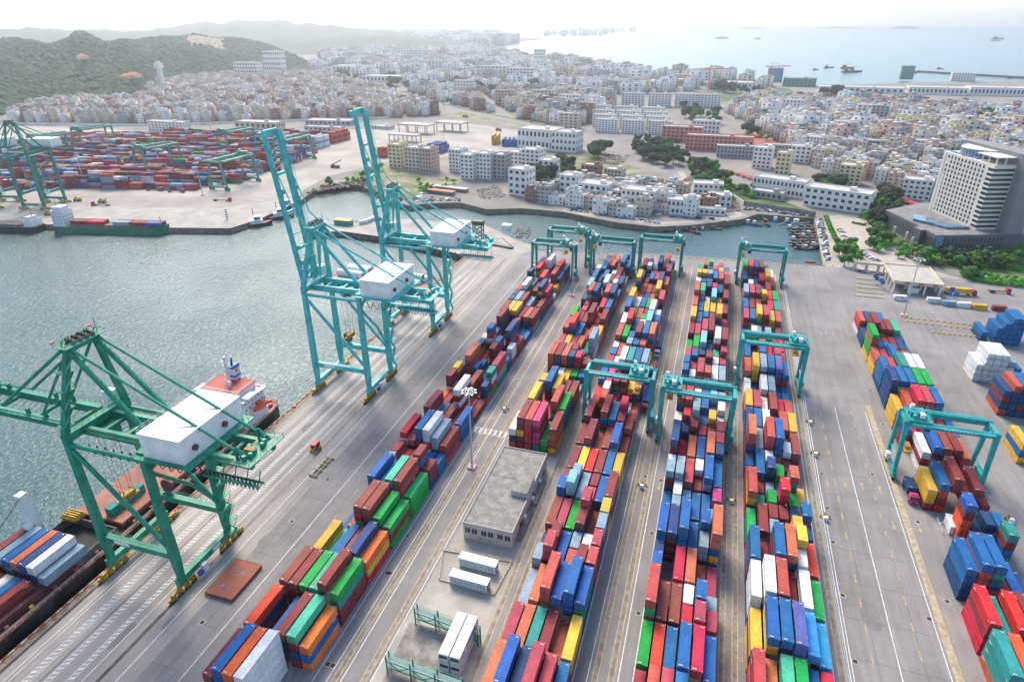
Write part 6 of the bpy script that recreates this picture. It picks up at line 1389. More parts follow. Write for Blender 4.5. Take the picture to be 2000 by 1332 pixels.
g = MB(); g.bx(1, 1, 56, 13.4, 20, 56.5); 
for (x, y) in ((1.3, 1.4), (1.3, 8), (1.3, 14), (7, 1.4)): g.bx(x, y, 52, x+.6, y+.6, 56)
g.build('roof_pergola', stonew, r)
def w2l(x, y): dx, dy = x-163, y-474; return (dx*.945+dy*.327, -dx*.327+dy*.945)
pod = [w2l(*p) for p in [(118, 512), (131, 474), (127.5, 470.5), (130, 463.5), (133, 465), (136.3, 453.5), (187, 470.5), (200, 476), (195, 530), (150, 545)]]
g = MB(); g.poly(pod, 0, 11.3); pd_ = g.build('podium', walld, r)
cx_, cy_ = sum(p[0] for p in pod)/len(pod), sum(p[1] for p in pod)/len(pod)
g = MB(); g.poly([(cx_+(p[0]-cx_)*.965, cy_+(p[1]-cy_)*.965) for p in pod], 11.3, 11.42); g.build('podium_roof', mat('podium_roof_grey', (0.20, 0.19, 0.185), .9, var=.2, scale=.2), r)
def slits(a, b, n, z0, z1, wd=.7, t=.1):
    a, b = Vector((*w2l(*a), 0)), Vector((*w2l(*b), 0)); d = (b-a).normalized(); nn = Vector((d.y, -d.x, 0))
    for i in range(n):
        c = a+(b-a)*((i+.5)/n); ang = math.atan2(d.y, d.x); g = MB(); g.box((c.x+nn.x*t/2, c.y+nn.y*t/2, (z0+z1)/2), (wd, t, z1-z0), 0, ang); g.build('podium_window', winm, r)
slits((136.3, 453.5), (178, 467.4), 17, 6.5, 9.3, .8); slits((136.3, 453.5), (178, 467.4), 17, 2.9, 5.6, .8); slits((133, 465), (136.3, 453.5), 8, 3.5, 9, .55); slits((118, 512), (131, 474), 14, 4.5, 9, .7)
for (a, b) in (((137, 453.7), (141, 455)),): a, b = w2l(*a), w2l(*b); g = MB(); ang = math.atan2(b[1]-a[1], b[0]-a[0]); g.box(((a[0]+b[0])/2+.1, (a[1]+b[1])/2-.2, 6), (4.5, .3, 9), 0, ang); g.build('corner_glazing', blueg, r)
g = MB(); q = [w2l(*p) for p in [(133, 500), (152, 480), (160, 474), (146, 470), (130, 486)]]; g.poly(q, 11.4, 13.0); g.build('skylight', mat('skylight_glass', (0.10, 0.17, 0.24), .1, var=.3, scale=.2), r)
for (x, y) in ((127, 478), (122, 490), (128, 466.5)):
    p = w2l(x, y); g = MB(); g.tube((p[0]-1.2, p[1]-1, 0), (p[0]-1.2, p[1]-1, 6), .7, 10); g.build('entrance_column', stonew, r)
# gatehouse -----------------------------------------------------------
gx0, gx1, gy0, gy1 = 99, 122.3, 373.2, 403; r = empty('gatehouse', (gx0, gy0, 0)); tag(r, 'port gatehouse with large flat beige roof on white pillars', 'gatehouse')
g = MB(); g.bx(0, 0, 5.2, 23.3, 29, 6.4); g.bx(-.3, -.3, 6.4, 23.6, .2, 7.1); g.bx(-.3, 28.8, 6.4, 23.6, 29.3, 7.1); g.bx(-.3, .2, 6.4, .2, 28.8, 7.1); g.bx(23.1, .2, 6.4, 23.6, 28.8, 7.1); g.build('canopy_frame', wallc, r)
g = MB(); g.bx(.2, .2, 6.4, 23.1, 28.8, 6.6); g.build('roof', mat('gate_roof', (0.40, 0.375, 0.32), .9, var=.1, scale=.3), r)
for x in (.6, 8, 15.5, 22.7):
    for y in (.6, 7.5, 14.5, 21.5, 28.4): g = MB(); g.box((x, y, 2.6), (.7, .7, 5.2)); g.build('pillar', whitep, r)
for x in (6.3, 13, 19.8): 
    for q in range(3): g = MB(); g.bx(x-1.1+q*.8, -.36, 5.5, x-.6+q*.8, -.3, 6.6); g.build('red_sign', redp, r)
for y in (3, 9, 15, 21, 26): g = MB(); g.box((11, y, 1.4), (5, 2, 2.8)); g.build('booth', whitep, r)
for k, (x, y) in enumerate([(92.5, 382), (92.5, 386), (94.5, 376.5), (94.5, 380)]): 
    q = empty('lane_sign', (x, y, 0)); tag(q, f'blue lane sign on posts left of the gatehouse, {ORD[k]} from the back', 'sign', 'blue lane signs'); g = MB(); g.bx(-1.1, -.1, 3.0, 1.1, .1, 5.2); g.build('panel', bluep, q); g = MB(); g.bar((-.8, 0, 0), (-.8, 0, 3), .15); g.bar((.8, 0, 0), (.8, 0, 3), .15); g.build('post', whitep, q)
for k, (px, py) in enumerate([(1850, 571), (1858, 580), (1845, 578)]): 
    x, y = G(px, py); q = empty('lane_sign', (x, y-6, 0)); tag(q, f'blue lane sign right of the gatehouse, {ORD[k]} from the left', 'sign', 'blue lane signs'); g = MB(); g.bx(-1.1, -.1, 2.4, 1.1, .1, 5.2); g.build('panel', bluep, q); g = MB(); g.bar((-.8, 0, 0), (-.8, 0, 2.4), .15); g.bar((.8, 0, 0), (.8, 0, 2.4), .15); g.build('post', whitep, q)
g0 = G(1665, 528); r = empty('arched_wall', (g0[0], g0[1], 0), R_(-6)); tag(r, 'pale wall with four round arches left of the gatehouse', 'wall'); g = MB(); g.bx(0, 0, 0, 26, 1.2, 1.2); g.bx(0, 0, 4.4, 26, 1.2, 5.6)
for k in range(5): g.bx(k*6.1, 0, 1.2, k*6.1+1.6, 1.2, 4.4)
g.build('arch_wall', wallc, r)
for k in range(5):
    x, y = G(1700, 546+k*8.5); q = empty('lane_island', (x-4, y, 0)); tag(q, f'yellow kerbed lane island before the gatehouse, {ORD[k]} from the back', 'traffic island', 'lane islands'); g = MB(); g.poly([(-4, 0), (-2.5, .8), (10, .8), (10, -.8), (-2.5, -.8)], 0, .35); g.build('kerb', ypaint, q); g = MB(); g.poly([(-3, 0), (-2, .5), (9.6, .5), (9.6, -.5), (-2, -.5)], .35, .4); g.build('top', conc, q)
for k, (px, py, c, n) in enumerate([(1757, 586, 'w', 1), (1822, 591, 'w', 1), (1852, 597, 'e', 1), (1882, 600, 'w', 1), (1912, 604, 'y', 1), (1950, 607, 'm', 1)]):
    x, y = G(px, py); make_container(c, 'short' if c != 'y' else 'short', x-3, y, .02, f'{CC[c][0]} site cabin container in the row before the gate lanes, {ORD[k]} from left', 'site cabins before the gate', R_(-86), door=False)
truck(*G(1862, 588), R_(94), redc, 'y', 'red cab truck leaving the gatehouse', blen='long') if False else None
x, y = G(1945, 572); truck(x, y, R_(92), redc, None, 'small red truck on the gate road', blen='short'); x, y = G(1868, 575); truck(x, y, R_(94), redc, 'y', 'red cab truck at the gatehouse', blen='long')
blk = MB(); blk.bx(-.45, -.45, 0, .45, .45, .55); bme = blk.mesh('barrier_block', [mat('barrier_yellow', (0.62, 0.38, 0.05), .7, var=.2)])
bk = 0
for (xa, ya, xb, yb, n, lab) in [(1767, 620, 1945, 640, 15, 'back'), (1772, 628, 1930, 647, 14, 'middle'), (1822, 649, 1905, 658, 9, 'front')]:
    for i in range(n):
        t = i/(n-1); x, y = G(xa+(xb-xa)*t, ya+(yb-ya)*t); o = obj('barrier_block', bme, None, (x, y, 0)); tag(o, f'yellow barrier block in the {lab} row, {ORD[i]} from the left', 'barrier block', 'yellow barrier blocks')
for i in range(34):
    x, y = G(1045+i*17.6, 487.5+i*.98); o = obj('barrier_block', bme, None, (x, y, 0)); tag(o, f'yellow kerb block along the basin fence, {ORD[i]} from the left', 'barrier block', 'yellow kerb blocks by the basin')
gl = MB()
for i in range(44):
    t = i*10.0; pass
fa, fb = G(1045, 486), G(1612, 517); L_ = math.dist(fa, fb); fd = ((fb[0]-fa[0])/L_, (fb[1]-fa[1])/L_); g = MB()
for i in range(int(L_/3)+1): p = (fd[0]*i*3, fd[1]*i*3); g.bar((*p, 0), (*p, 1.9), .09)
for z in (.3, 1.0, 1.85): g.bar((0, 0, z), (fd[0]*L_, fd[1]*L_, z), .06)
tag(g.build('basin_fence', gal, None, (fa[0], fa[1], 0)), 'thin grey mesh fence along the fishing basin edge', 'fence')
x, y = G(1575, 513); g = MB(); g.bx(-3.2, -.05, .4, 3.2, .05, 1.5); tag(g.build('banner', redp, None, (G(1582, 516)[0], G(1582, 516)[1], 0), R_(4)), 'red banner hung on the basin fence', 'banner')
# pier sheds, ramp tower
for k, (px, py, w_, d_, h, c, lab) in enumerate([(668, 441, 13, 5, 3.5, bogiey, 'yellow roofed green cabin on the pier'), (1008-20, 452, 6, 5, 4, whitep, 'small white cabin on the pier')]):
    x, y = G(px, py); q = empty('pier_cabin', (x, y, 0)); tag(q, lab, 'cabin'); g = MB(); g.bx(-w_/2, 0, 0, w_/2, d_, h); g.build('wall', whitep if k else rgp, q); g = MB(); g.bx(-w_/2-.2, -.2, h, w_/2+.2, d_+.2, h+.4); g.build('roof', c, q)
for k in range(4): x, y = G(702+k*8, 438-k*3); make_container('w', 'short', x, y, 0, f'white container in the row on the pier, {ORD[k]} from the left', 'white containers on the pier', R_(-50), door=False)
x, y = G(935, 474); q = empty('ramp_tower', (x, y, 0)); tag(q, 'dark green lattice tower with ramp on the pier behind the far crane', 'lattice tower'); g = MB(); dg_ = mat('dark_green_steel', (0.02, 0.07, 0.05), .6, var=.3)
for a in (-3, 3):
    for b in (-2, 2): g.bar((a, b, 0), (a, b, 14), .6)
for k in range(5):
    for b in (-2, 2): g.bar((-3, b, k*2.8), (3, b, k*2.8+2.8), .3); g.bar((3, b, k*2.8), (-3, b, k*2.8+2.8), .3)
g.bx(-3.6, -2.6, 12.6, 3.6, 2.6, 15.2); g.build('tower_frame', dg_, q)
g = MB(); g.bar((4, 0, .8), (26, -6, .8), 3, .5); g.bar((4, -1, .8), (18, -4, 6), .3); g.bar((18, -4, 6), (26, -6, 1), .3); g.build('ramp', dg_, q)
# chimney tower on the hill and distant cranes
x, y, z = atdist(311, 137, 1750); q = empty('water_tower', (x, y, 18)); tag(q, 'slim white tower standing on the wooded hillside', 'tower'); g = MB(); g.bar((0, 0, 0), (0, 0, 40), 9, 9, w2=7, h2=7); g.build('shaft', wallw, q); g = MB(); g.bx(-7, -7, 26, 7, 7, 36); g.build('tank_head', wallw, q)
for k, (px, py, h) in enumerate([(1382, 178, 42), (1500, 176, 45)]):
    x, y = G(px, py); q = empty('tower_crane', (x, y, 0)); tag(q, f'orange tower crane over the far construction site, {["left","right"][k]} one', 'tower crane', 'tower cranes'); g = MB(); g.bar((0, 0, 0), (0, 0, h), 2.2); g.build('tower', orangeb, q); g = MB(); g.bar((-12, 0, h), (36, 6, h+1), 1.5); g.bar((0, 0, h), (0, 0, h+7), 1.2); g.bar((0, 0, h+7), (30, 5, h+1), .5); g.build('jib', orangeb, q)
# highway traffic, street traffic, parked cars
carb = MB(); carb.box((0, 0, .65), (1.8, 4.4, .7)); carb.box((0, -.2, 1.2), (1.6, 2.3, .55), taper=.8); cbm = carb.mesh('car_body', [whitep]); cg = MB(); cg.box((0, -.2, 1.22), (1.64, 1.9, .3), taper=.88); cgm = cg.mesh('car_glass', [glass]); wh = MB(); 
for s in (-1, 1):
    for y in (-1.4, 1.4): wh.tube((s*.92, y, .33), (s*.7, y, .33), .33, 10)
whm = wh.mesh('car_wheels', [dark]); CARC = {'white': whitep, 'dark': black, 'blue': bluep, 'red': redp, 'silver': gal}
def car(px, py, rz, c, lab, grp='parked cars'):
    x, y = G(px, py); q = empty('parked_car', (x, y, .03), R_(rz)); tag(q, lab, 'car', grp); o = obj('body', cbm, q); setmat(o, 0, CARC[c]); obj('window', cgm, q); obj('wheels', whm, q)
for k, (px, py, c) in enumerate([(1641, 451, 'dark'), (1644, 453.5, 'white'), (1648, 462, 'white'), (1690, 500, 'blue'), (1697, 502, 'white'), (1704, 506, 'white'), (1712, 509, 'silver'), (1684, 532, 'dark'), (1690, 533, 'silver'), (1718, 536, 'silver')]): car(px, py, 75, c, f'{c} car parked in the hotel court, {ORD[k]} from the back')
for k in range(12): car(1130+k*26, 407+k*2.2+random.uniform(-1, 2), 80, random.choice(['white', 'blue', 'dark', 'silver']), f'car parked on the waterfront lane, {ORD[k]} from the left', 'cars on the waterfront')
for k in range(16): t = k/15; car(700+420*t, 166+92*t+random.uniform(-3, 5), 60, random.choice(['white', 'red', 'blue', 'silver']), f'small vehicle on the highway, {ORD[k]} from the far end', 'highway traffic')
for k, (px, py, c, b) in enumerate([(908, 230, redc, 'm'), (972, 256, redc, 'O'), (855, 221, redc, 'O')]): x, y = G(px, py); truck(x, y, R_(60), c, b, ['truck lowest on the highway', 'truck by the white factory', 'truck farthest up the highway'][[0, 1, 2][k]], blen='short')
# red market stalls along the street
for k in range(9): x, y = G(1425+k*11, 337+k*3.6); q = MB(); q.bx(-4, -2, 2.2, 4, 2, 2.6); q.bx(-3.8, -1.8, 0, -3.6, 1.8, 2.2); q.bx(3.6, -1.8, 0, 3.8, 1.8, 2.2); tag(q.build('market_stall', redp if k != 1 else bogiey, None, (x, y, 0), R_(-12)), f'red roofed market stall beside the street, {ORD[k]} from the left', 'market stall', 'market stalls')
for k in range(8): x, y = G(1735+k*9, 385+k*3.2); q = MB(); q.bx(-3.5, -2, 2.2, 3.5, 2, 2.6); q.bx(-3.4, -1.8, 0, -3.2, 1.8, 2.2); q.bx(3.2, -1.8, 0, 3.4, 1.8, 2.2); tag(q.build('market_stall', redp, None, (x, y, 0), R_(-16)), f'red roofed market stall left of the tower, {ORD[k]} from the left', 'market stall', 'market stalls')
# awnings on the waterfront
for k, (px, py, w_, m_, lab) in enumerate([(858, 378, 30, mat('awning_red', (.5, .12, .08), .7), 'red awning building'), (1085, 392, 12, bluep, 'blue tent'), (1145, 404, 24, whitep, 'long white sheet roof'), (1268, 415, 20, blueg, 'blue shopfront'), (1228, 413, 26, tilered, 'brown sheet roof'), (1008, 374, 12, bluep, 'blue covered crate pile'), (1050, 385, 16, whitep, 'white lean-to'), (880, 372, 34, rooflight, 'pale hall')]):
    x, y = G(px, py); q = empty('waterfront_shed', (x, y, 0), R_(-8)); tag(q, f'{lab} at the waterfront edge', 'shed'); g = MB(); g.bar((-w_/2, 0, 3.0), (w_/2, 0, 3.0), 7, .2); g.build('roof', m_, q); g = MB(); g.bx(-w_/2+.3, .5, 0, w_/2-.3, 2.8, 2.8); g.build('wall', wallg, q)

# ------------------------------------------------------------------ hills, forest, trees
leafA = mat('leaf_dark', (0.030, 0.11, 0.012), .8, scale=.6, col2=(0.075, 0.22, 0.025), thr=(.35, .7), rnd=.25); leafB = mat('leaf_bright', (0.07, 0.27, 0.012), .8, scale=.6, col2=(0.13, 0.38, 0.03), thr=(.35, .7), rnd=.25); leafC = mat('leaf_deep', (0.018, 0.045, 0.022), .85, scale=.6, col2=(0.045, 0.09, 0.035), thr=(.35, .7), rnd=.25)
barkm = mat('bark', (0.12, 0.09, 0.06), .9, var=.3)
def crown_mesh(seed, R, H, n, m_, squash=.8):
    rnd = np.random.RandomState(seed); nb = 9; C = []
    for i in range(nb):
        a = rnd.uniform(0, 6.28); q = rnd.uniform(.15, .72); C.append((q*R*math.cos(a), q*R*math.sin(a), H*.55+rnd.uniform(-.28, .42)*R*squash*1.3, R*rnd.uniform(.32, .52)))
    V = []; F = []
    for k in range(n):
        c = C[rnd.randint(nb)]; d = rnd.normal(size=3); d /= np.linalg.norm(d); rr = c[3]*rnd.uniform(.72, 1.05); p = np.array(c[:3])+d*rr*np.array([1, 1, squash])
        t = np.cross(d, rnd.normal(size=3)); t /= np.linalg.norm(t)+1e-6; b = np.cross(d, t); s = rnd.uniform(.30, .55)*(R/4.5)**.5; o = len(V); tl = d*rnd.uniform(-.5, .5)*s
        V += [p+t*s+tl, p+b*s*.8, p-t*s-tl, p-b*s*.8]; F.append((o, o+1, o+2, o+3))
    me = bpy.data.meshes.new('crown'); me.from_pydata([tuple(v) for v in V], [], F); me.materials.append(m_); me.update(); return me
def trunk_mesh(H, R, seed):
    rnd = random.Random(seed); g = MB(); g.tube((0, 0, 0), (0, 0, H*.45), .28, 8, r2=.2)
    for i in range(5): a = rnd.uniform(0, 6.28); g.tube((0, 0, H*.3+i*.1*H*.4), (math.cos(a)*R*.5, math.sin(a)*R*.5, H*.62), .14, 6, r2=.05)
    return g.mesh('trunk', [barkm])
TP = []
for i, (R, H, n, m_) in enumerate([(4.2, 8, 1500, leafA), (5.2, 9.5, 1900, leafA), (3.4, 6.5, 1100, leafB), (6.2, 11, 2300, leafC), (2.6, 5, 800, leafB), (4.8, 10, 1800, leafC)]):
    TP.append((crown_mesh(i+3, R, H, n, m_), trunk_mesh(H, R, i), ['mid green', 'broad green', 'bright green', 'large dark', 'small bright', 'dark'][i]))
palm = MB(); rp = random.Random(4)
for i in range(14):
    a = i*6.28/14+rp.uniform(-.1, .1); pr = (0, 0, 6.0)
    for j in range(1, 6):
        t = j/5; q = (math.cos(a)*3.2*t, math.sin(a)*3.2*t, 6.0+1.4*math.sin(t*2.2)-1.6*t*t); palm.bar(pr, q, .9*(1.05-t), .05); pr = q
palm_c = palm.mesh('palm_crown', [leafA]); pt_ = MB(); pt_.tube((0, 0, 0), (0, 0, 6.1), .28, 8, r2=.2); palm_t = pt_.mesh('palm_trunk', [barkm])
TREQ = []
def tree(kind, x, y, label, sc=1.0, z=0.0, grp='trees'):
    TREQ.append((math.hypot(x, y)/sc, kind, x, y, label, sc, random.uniform(0, 6.28)))
def build_tree(kind, x, y, label, sc, z=0.0, grp='trees'):
    nm = 'palm_tree' if kind == 'palm' else 'tree'
    q = empty(nm, (x, y, z), random.uniform(0, 6.28)); q.scale = (sc, sc, sc*random.uniform(.9, 1.1)); tag(q, label, 'tree', grp)
    if kind == 'palm': obj('crown', palm_c, q); obj('trunk', palm_t, q)
    else: obj('crown', TP[kind][0], q); obj('trunk', TP[kind][1], q)
random.seed(71)
def grove(polypx, n, kinds, where, smin=.8, smax=1.25, mind=4.0):
    W = [G(*p) for p in polypx]; x0, x1 = min(p[0] for p in W), max(p[0] for p in W); y0, y1 = min(p[1] for p in W), max(p[1] for p in W); pts = []; tries = 0
    while len(pts) < n and tries < n*60:
        tries += 1; p = (random.uniform(x0, x1), random.uniform(y0, y1))
        if inpoly(p, W) and all(math.dist(p, q) > mind for q in pts): pts.append(p)
    pts.sort()
    for i, p in enumerate(pts):
        k = random.choice(kinds); nmk = 'palm' if k == 'palm' else TP[k][2]
        tree(k, *p, f'{nmk} tree, {ORD[i]} from the left {where}', random.uniform(smin, smax))
grove([(1232, 290), (1262, 278), (1330, 300), (1345, 330), (1300, 345), (1262, 325)], 26, [1, 3, 5, 3], 'in the dark grove above the waterfront', 1.0, 1.5)
grove([(1350, 345), (1400, 348), (1480, 372), (1470, 395), (1420, 398), (1370, 372)], 26, [0, 2, 1, 5], 'in the green park behind the waterfront wall', .9, 1.3)
grove([(1330, 212), (1380, 215), (1410, 235), (1400, 245), (1340, 240)], 18, [0, 1, 3], 'in the wood behind the school', 1.0, 1.5)
grove([(1452, 262), (1490, 255), (1500, 275), (1462, 280)], 8, [3, 2], 'beside the red sports court', 1.1, 1.4)
grove([(1690, 400), (1735, 375), (1760, 408), (1740, 432), (1712, 455), (1695, 440)], 24, [1, 3, 0, 5], 'on the slope left of the tower', .9, 1.3)
grove([(1700, 462), (1725, 455), (1740, 480), (1722, 495), (1700, 490)], 12, [2, 0, 1], 'in the garden island left of the podium', .8, 1.1, 3)
grove([(1636, 480), (1660, 478), (1685, 510), (1672, 523), (1640, 520)], 16, [0, 2, 'palm', 0], 'in the hedge corner beside the boats', .8, 1.2, 3)
grove([(1748, 483), (1765, 480), (1772, 505), (1752, 505)], 7, [2, 4], 'on the small island at the podium entrance', .8, 1.0, 2.5)
grove([(1775, 492), (1815, 500), (1840, 522), (1785, 520)], 14, ['palm', 0, 1, 2], 'at the podium corner', .8, 1.2, 3)
grove([(1830, 508), (2000, 500), (2000, 530), (1840, 522)], 26, [0, 5, 1, 4], 'along the podium front', .7, 1.1, 3)
grove([(1872, 535), (2000, 548), (2000, 556), (1880, 545)], 20, [4, 0, 4], 'in the hedge row by the gate road', .6, .9, 2.5)
grove([(1040, 352), (1075, 345), (1080, 372), (1045, 378)], 5, [3, 3], 'beside the unfinished white house', 1.3, 1.6, 5)
grove([(1075, 318), (1110, 316), (1130, 338), (1085, 342)], 12, [0, 3, 2], 'on the waste land behind the row', .9, 1.2)
grove([(1150, 300), (1182, 290), (1192, 302), (1160, 312)], 5, [3, 1], 'beside the plain white office', 1.2, 1.5)
grove([(1240, 278), (1300, 268), (1330, 285), (1270, 292)], 10, [0, 2, 5], 'in front of the school', .9, 1.2)
grove([(1345, 325), (1395, 330), (1400, 345), (1350, 342)], 10, [1, 3], 'along the street before the school', .9, 1.2)
grove([(1590, 360), (1630, 355), (1650, 375), (1600, 378)], 10, [3, 1], 'behind the office with pilasters', 1.0, 1.4)
grove([(1590, 395), (1600, 392), (1720, 425), (1700, 432)], 10, [4, 2], 'along the office forecourt', .7, .9, 3)
grove([(1900, 225), (2000, 235), (2000, 262), (1920, 250)], 16, [3, 5, 1], 'at the right edge of the town', 1.3, 1.8)
grove([(1760, 215), (1880, 222), (1860, 240), (1740, 232)], 18, [3, 5, 1], 'in the long wood above the right town', 1.2, 1.7)
grove([(1615, 175), (1700, 190), (1680, 198), (1600, 190)], 14, [3, 5], 'below the long warehouse', 1.3, 1.8)
grove([(1395, 172), (1480, 178), (1470, 188), (1400, 186)], 12, [3, 5], 'around the far construction site', 1.4, 2.0)
grove([(800, 372), (820, 350), (900, 352), (870, 372), (790, 390)], 12, [4, 2], 'on the left shore scrub', .7, 1.0)
grove([(600, 372), (735, 360), (745, 330), (700, 352)], 14, [4, 2, 0], 'on the shore bank behind the booms', .7, 1.1)
grove([(1430, 225), (1990, 240), (1990, 400), (1700, 350), (1480, 260)], 70, [0, 3, 5, 1], 'among the houses of the right town', .9, 1.5)
grove([(770, 185), (1190, 200), (1150, 250), (960, 222), (860, 202)], 45, [0, 3, 5], 'among the houses beside the highway', .9, 1.6)
grove([(640, 148), (960, 170), (1180, 180), (1180, 195), (800, 190)], 40, [3, 5, 1], 'in the green strips of the far town', 1.5, 2.4)
# hedges
def hedge(pts, w_, h, label):
    g = MB(); P = [G(*p) for p in pts]; rnd = np.random.RandomState(len(pts)+int(pts[0][0])); V = []; F = []
    o0 = P[0]
    for a, b in zip(P, P[1:]):
        L = math.dist(a, b); n = int(L*w_*9)
        for k in range(n):
            t = rnd.rand(); s = rnd.uniform(-w_/2, w_/2); z = h*(rnd.rand()**.4); dx, dy = (b[0]-a[0])/L, (b[1]-a[1])/L
            p = np.array([a[0]+(b[0]-a[0])*t-dy*s-o0[0], a[1]+(b[1]-a[1])*t+dx*s-o0[1], z]); u = rnd.normal(size=3)*.32; v = rnd.normal(size=3)*.32; o = len(V); V += [p-u, p-v, p+u, p+v]; F.append((o, o+1, o+2, o+3))
    me = bpy.data.meshes.new('hedge'); me.from_pydata([tuple(v) for v in V], [], F); me.materials.append(leafB); tag(obj('hedge', me, None, (o0[0], o0[1], 0)), label, 'hedge')
hedge([(1612, 424), (1625, 455), (1641, 490)], 3.0, 1.6, 'long trimmed hedge strip between boats and hotel court')
hedge([(1665, 436), (1690, 441)], 2.5, 1.0, 'short hedge at the back of the hotel court'); hedge([(1880, 540), (1920, 552), (2000, 560)], 5, 2.2, 'thick hedge beside the gate road on the right'); hedge([(1905, 520), (2000, 528)], 4, 1.6, 'hedge row in front of the podium')
# hills built as terrain in rings around the bay side
crest_px = [(-400, 105), (0, 96), (35, 86), (70, 86), (100, 92), (125, 99), (145, 97), (170, 88), (185, 76), (197, 73), (212, 80), (230, 91), (245, 93), (266, 86), (315, 82), (367, 79), (385, 74), (402, 72), (420, 76), (437, 80), (472, 79), (507, 84), (542, 94), (577, 110), (605, 124), (640, 134)]
foot_px = [(-400, 240), (0, 226), (60, 208), (170, 201), (262, 202), (292, 178), (380, 160), (440, 152), (520, 144), (560, 140), (605, 134), (640, 136)]
def interp(tab, x):
    for a, b in zip(tab, tab[1:]):
        if a[0] <= x <= b[0]: t = (x-a[0])/(b[0]-a[0]); return a[1]+(b[1]-a[1])*t
    return tab[0][1] if x < tab[0][0] else tab[-1][1]
rs = np.random.RandomState(12); waves = [(rs.uniform(.004, .02), rs.uniform(0, 6.28), rs.uniform(0, 6.28)) for _ in range(10)]
def nz(x, y): return sum(math.sin(f*(x*math.cos(a)+y*math.sin(a))+p)*(.006/f) for f, a, p in waves)
NA, NR = 260, 60; V = []; hillpts = []
for i in range(NA):
    px = -400+1040*i/(NA-1); fx, fy = G(px, interp(foot_px, px)); rf = math.hypot(fx, fy); az = math.atan2(fx, fy)
    rc = rf+520*(1 if px < 450 else max(.3, (640-px)/190)); rr_ = ray(px, interp(crest_px, px)); hc = CAM_H+rr_[2]/math.hypot(rr_[0], rr_[1])*rc
    for j in range(NR):
        t = j/(NR-1)*1.9; r_ = rf+(rc-rf)*t
        s = t*t*(3-2*t) if t <= 1 else max(0, 1-(t-1)*1.05)
        x, y = r_*math.sin(az), r_*math.cos(az); edge = min(1, t*2)*(1 if t <= 1 else max(0, 1.9-t))
        z = -1.5+(hc+1.5)*s*(1 if t > .9 else 1)+nz(x, y)*9*edge*(1-.8*math.exp(-((t-1)/.15)**2)); V.append((x, y, z)); hillpts.append((x, y, z, t))
F = [(i*NR+j, (i+1)*NR+j, (i+1)*NR+j+1, i*NR+j+1) for i in range(NA-1) for j in range(NR-1)]
me = bpy.data.meshes.new('wooded_hills'); me.from_pydata(V, [], F); me.materials.append(mat('forest_floor', (0.030, 0.055, 0.022), .95, scale=.02, col2=(0.06, 0.095, 0.035), thr=(.4, .65), bump=.6, bscale=.2)); [setattr(p, 'use_smooth', True) for p in me.polygons]; tag(obj('wooded_hills', me), kind='structure')
# forest canopy on the hills: clumps of leaves, too many to count
rs = np.random.RandomState(5); ico = np.array([(0, 0, 1.0), (.89, 0, .45), (.28, .85, .45), (-.72, .53, .45), (-.72, -.53, .45), (.28, -.85, .45), (.72, .53, -.2), (-.28, .85, -.2), (-.89, 0, -.2), (-.28, -.85, -.2), (.72, -.53, -.2)])
icf = [(0, 1, 2), (0, 2, 3), (0, 3, 4), (0, 4, 5), (0, 5, 1), (1, 6, 2), (2, 6, 7), (2, 7, 3), (3, 7, 8), (3, 8, 4), (4, 8, 9), (4, 9, 5), (5, 9, 10), (5, 10, 1), (1, 10, 6)]
fo_ = Stuff(); lf = np.array([i for f in icf for i in f], dtype=np.int32); ls = np.arange(0, 45, 3, dtype=np.int32); H_A = np.array(V).reshape(NA, NR, 3)
quarry = atdist(440, 110, 2050)
for k in range(21000):
    i = rs.uniform(0, NA-1.01); j = rs.uniform(0, 36); a, b = int(i), int(j); p = H_A[a, b]*(1-(i-a))*(1-(j-b))+H_A[a+1, b]*(i-a)*(1-(j-b))+H_A[a, b+1]*(1-(i-a))*(j-b)+H_A[a+1, b+1]*(i-a)*(j-b)
    px_ = -400+1040*i/(NA-1)
    if abs(px_-418) < 38+rs.uniform(-8, 8) and 18 < j < 29: continue
    if rs.rand() < .05: continue
    s = rs.uniform(3.5, 8.5)
    v = (ico*(1+rs.uniform(-.3, .3, (11, 1)))*np.array([s, s, s*rs.uniform(.6, 1.0)])).astype(np.float32)
    fo_.put((v, lf, ls), p[0], p[1], p[2]+s*.25, rs.uniform(0, 6.28), rs.randint(3))
fo = fo_.build('hill_forest', [mat('forest_leaf_a', (0.018, 0.062, 0.014), .9, scale=.4, var=.3), mat('forest_leaf_b', (0.026, 0.082, 0.016), .9, scale=.4, var=.3), mat('forest_leaf_c', (0.012, 0.045, 0.014), .9, scale=.4, var=.3)]); tag(fo, 'dense green forest covering the near hills', 'forest', None, 'stuff')
# bare quarry face on the hill
g = MB(); rs = np.random.RandomState(9); c0 = quarry; n = 26; P = []
for i in range(n):
    for j in range(14):
        px_ = 380+i*3.0; tj = 17.5+j*.95; i2 = (px_+400)/1040*(NA-1); a, b = int(i2), int(tj); p = H_A[a, b]*(1-(tj-b))+H_A[a, b+1]*(tj-b); P.append((p[0]+rs.uniform(-3, 3), p[1]+rs.uniform(-3, 3), p[2]+1.5+rs.uniform(-2.5, 4)*(1 if 0 < i < n-1 and 0 < j < 13 else -1.2)))
g.add(P, [(i*14+j, (i+1)*14+j, (i+1)*14+j+1, i*14+j+1) for i in range(n-1) for j in range(13)]); tag(g.build('quarry_face', mat('quarry_rock', (0.40, 0.30, 0.20), .95, scale=.05, col2=(0.24, 0.18, 0.12), thr=(.4, .6), bump=.5)), kind='structure')
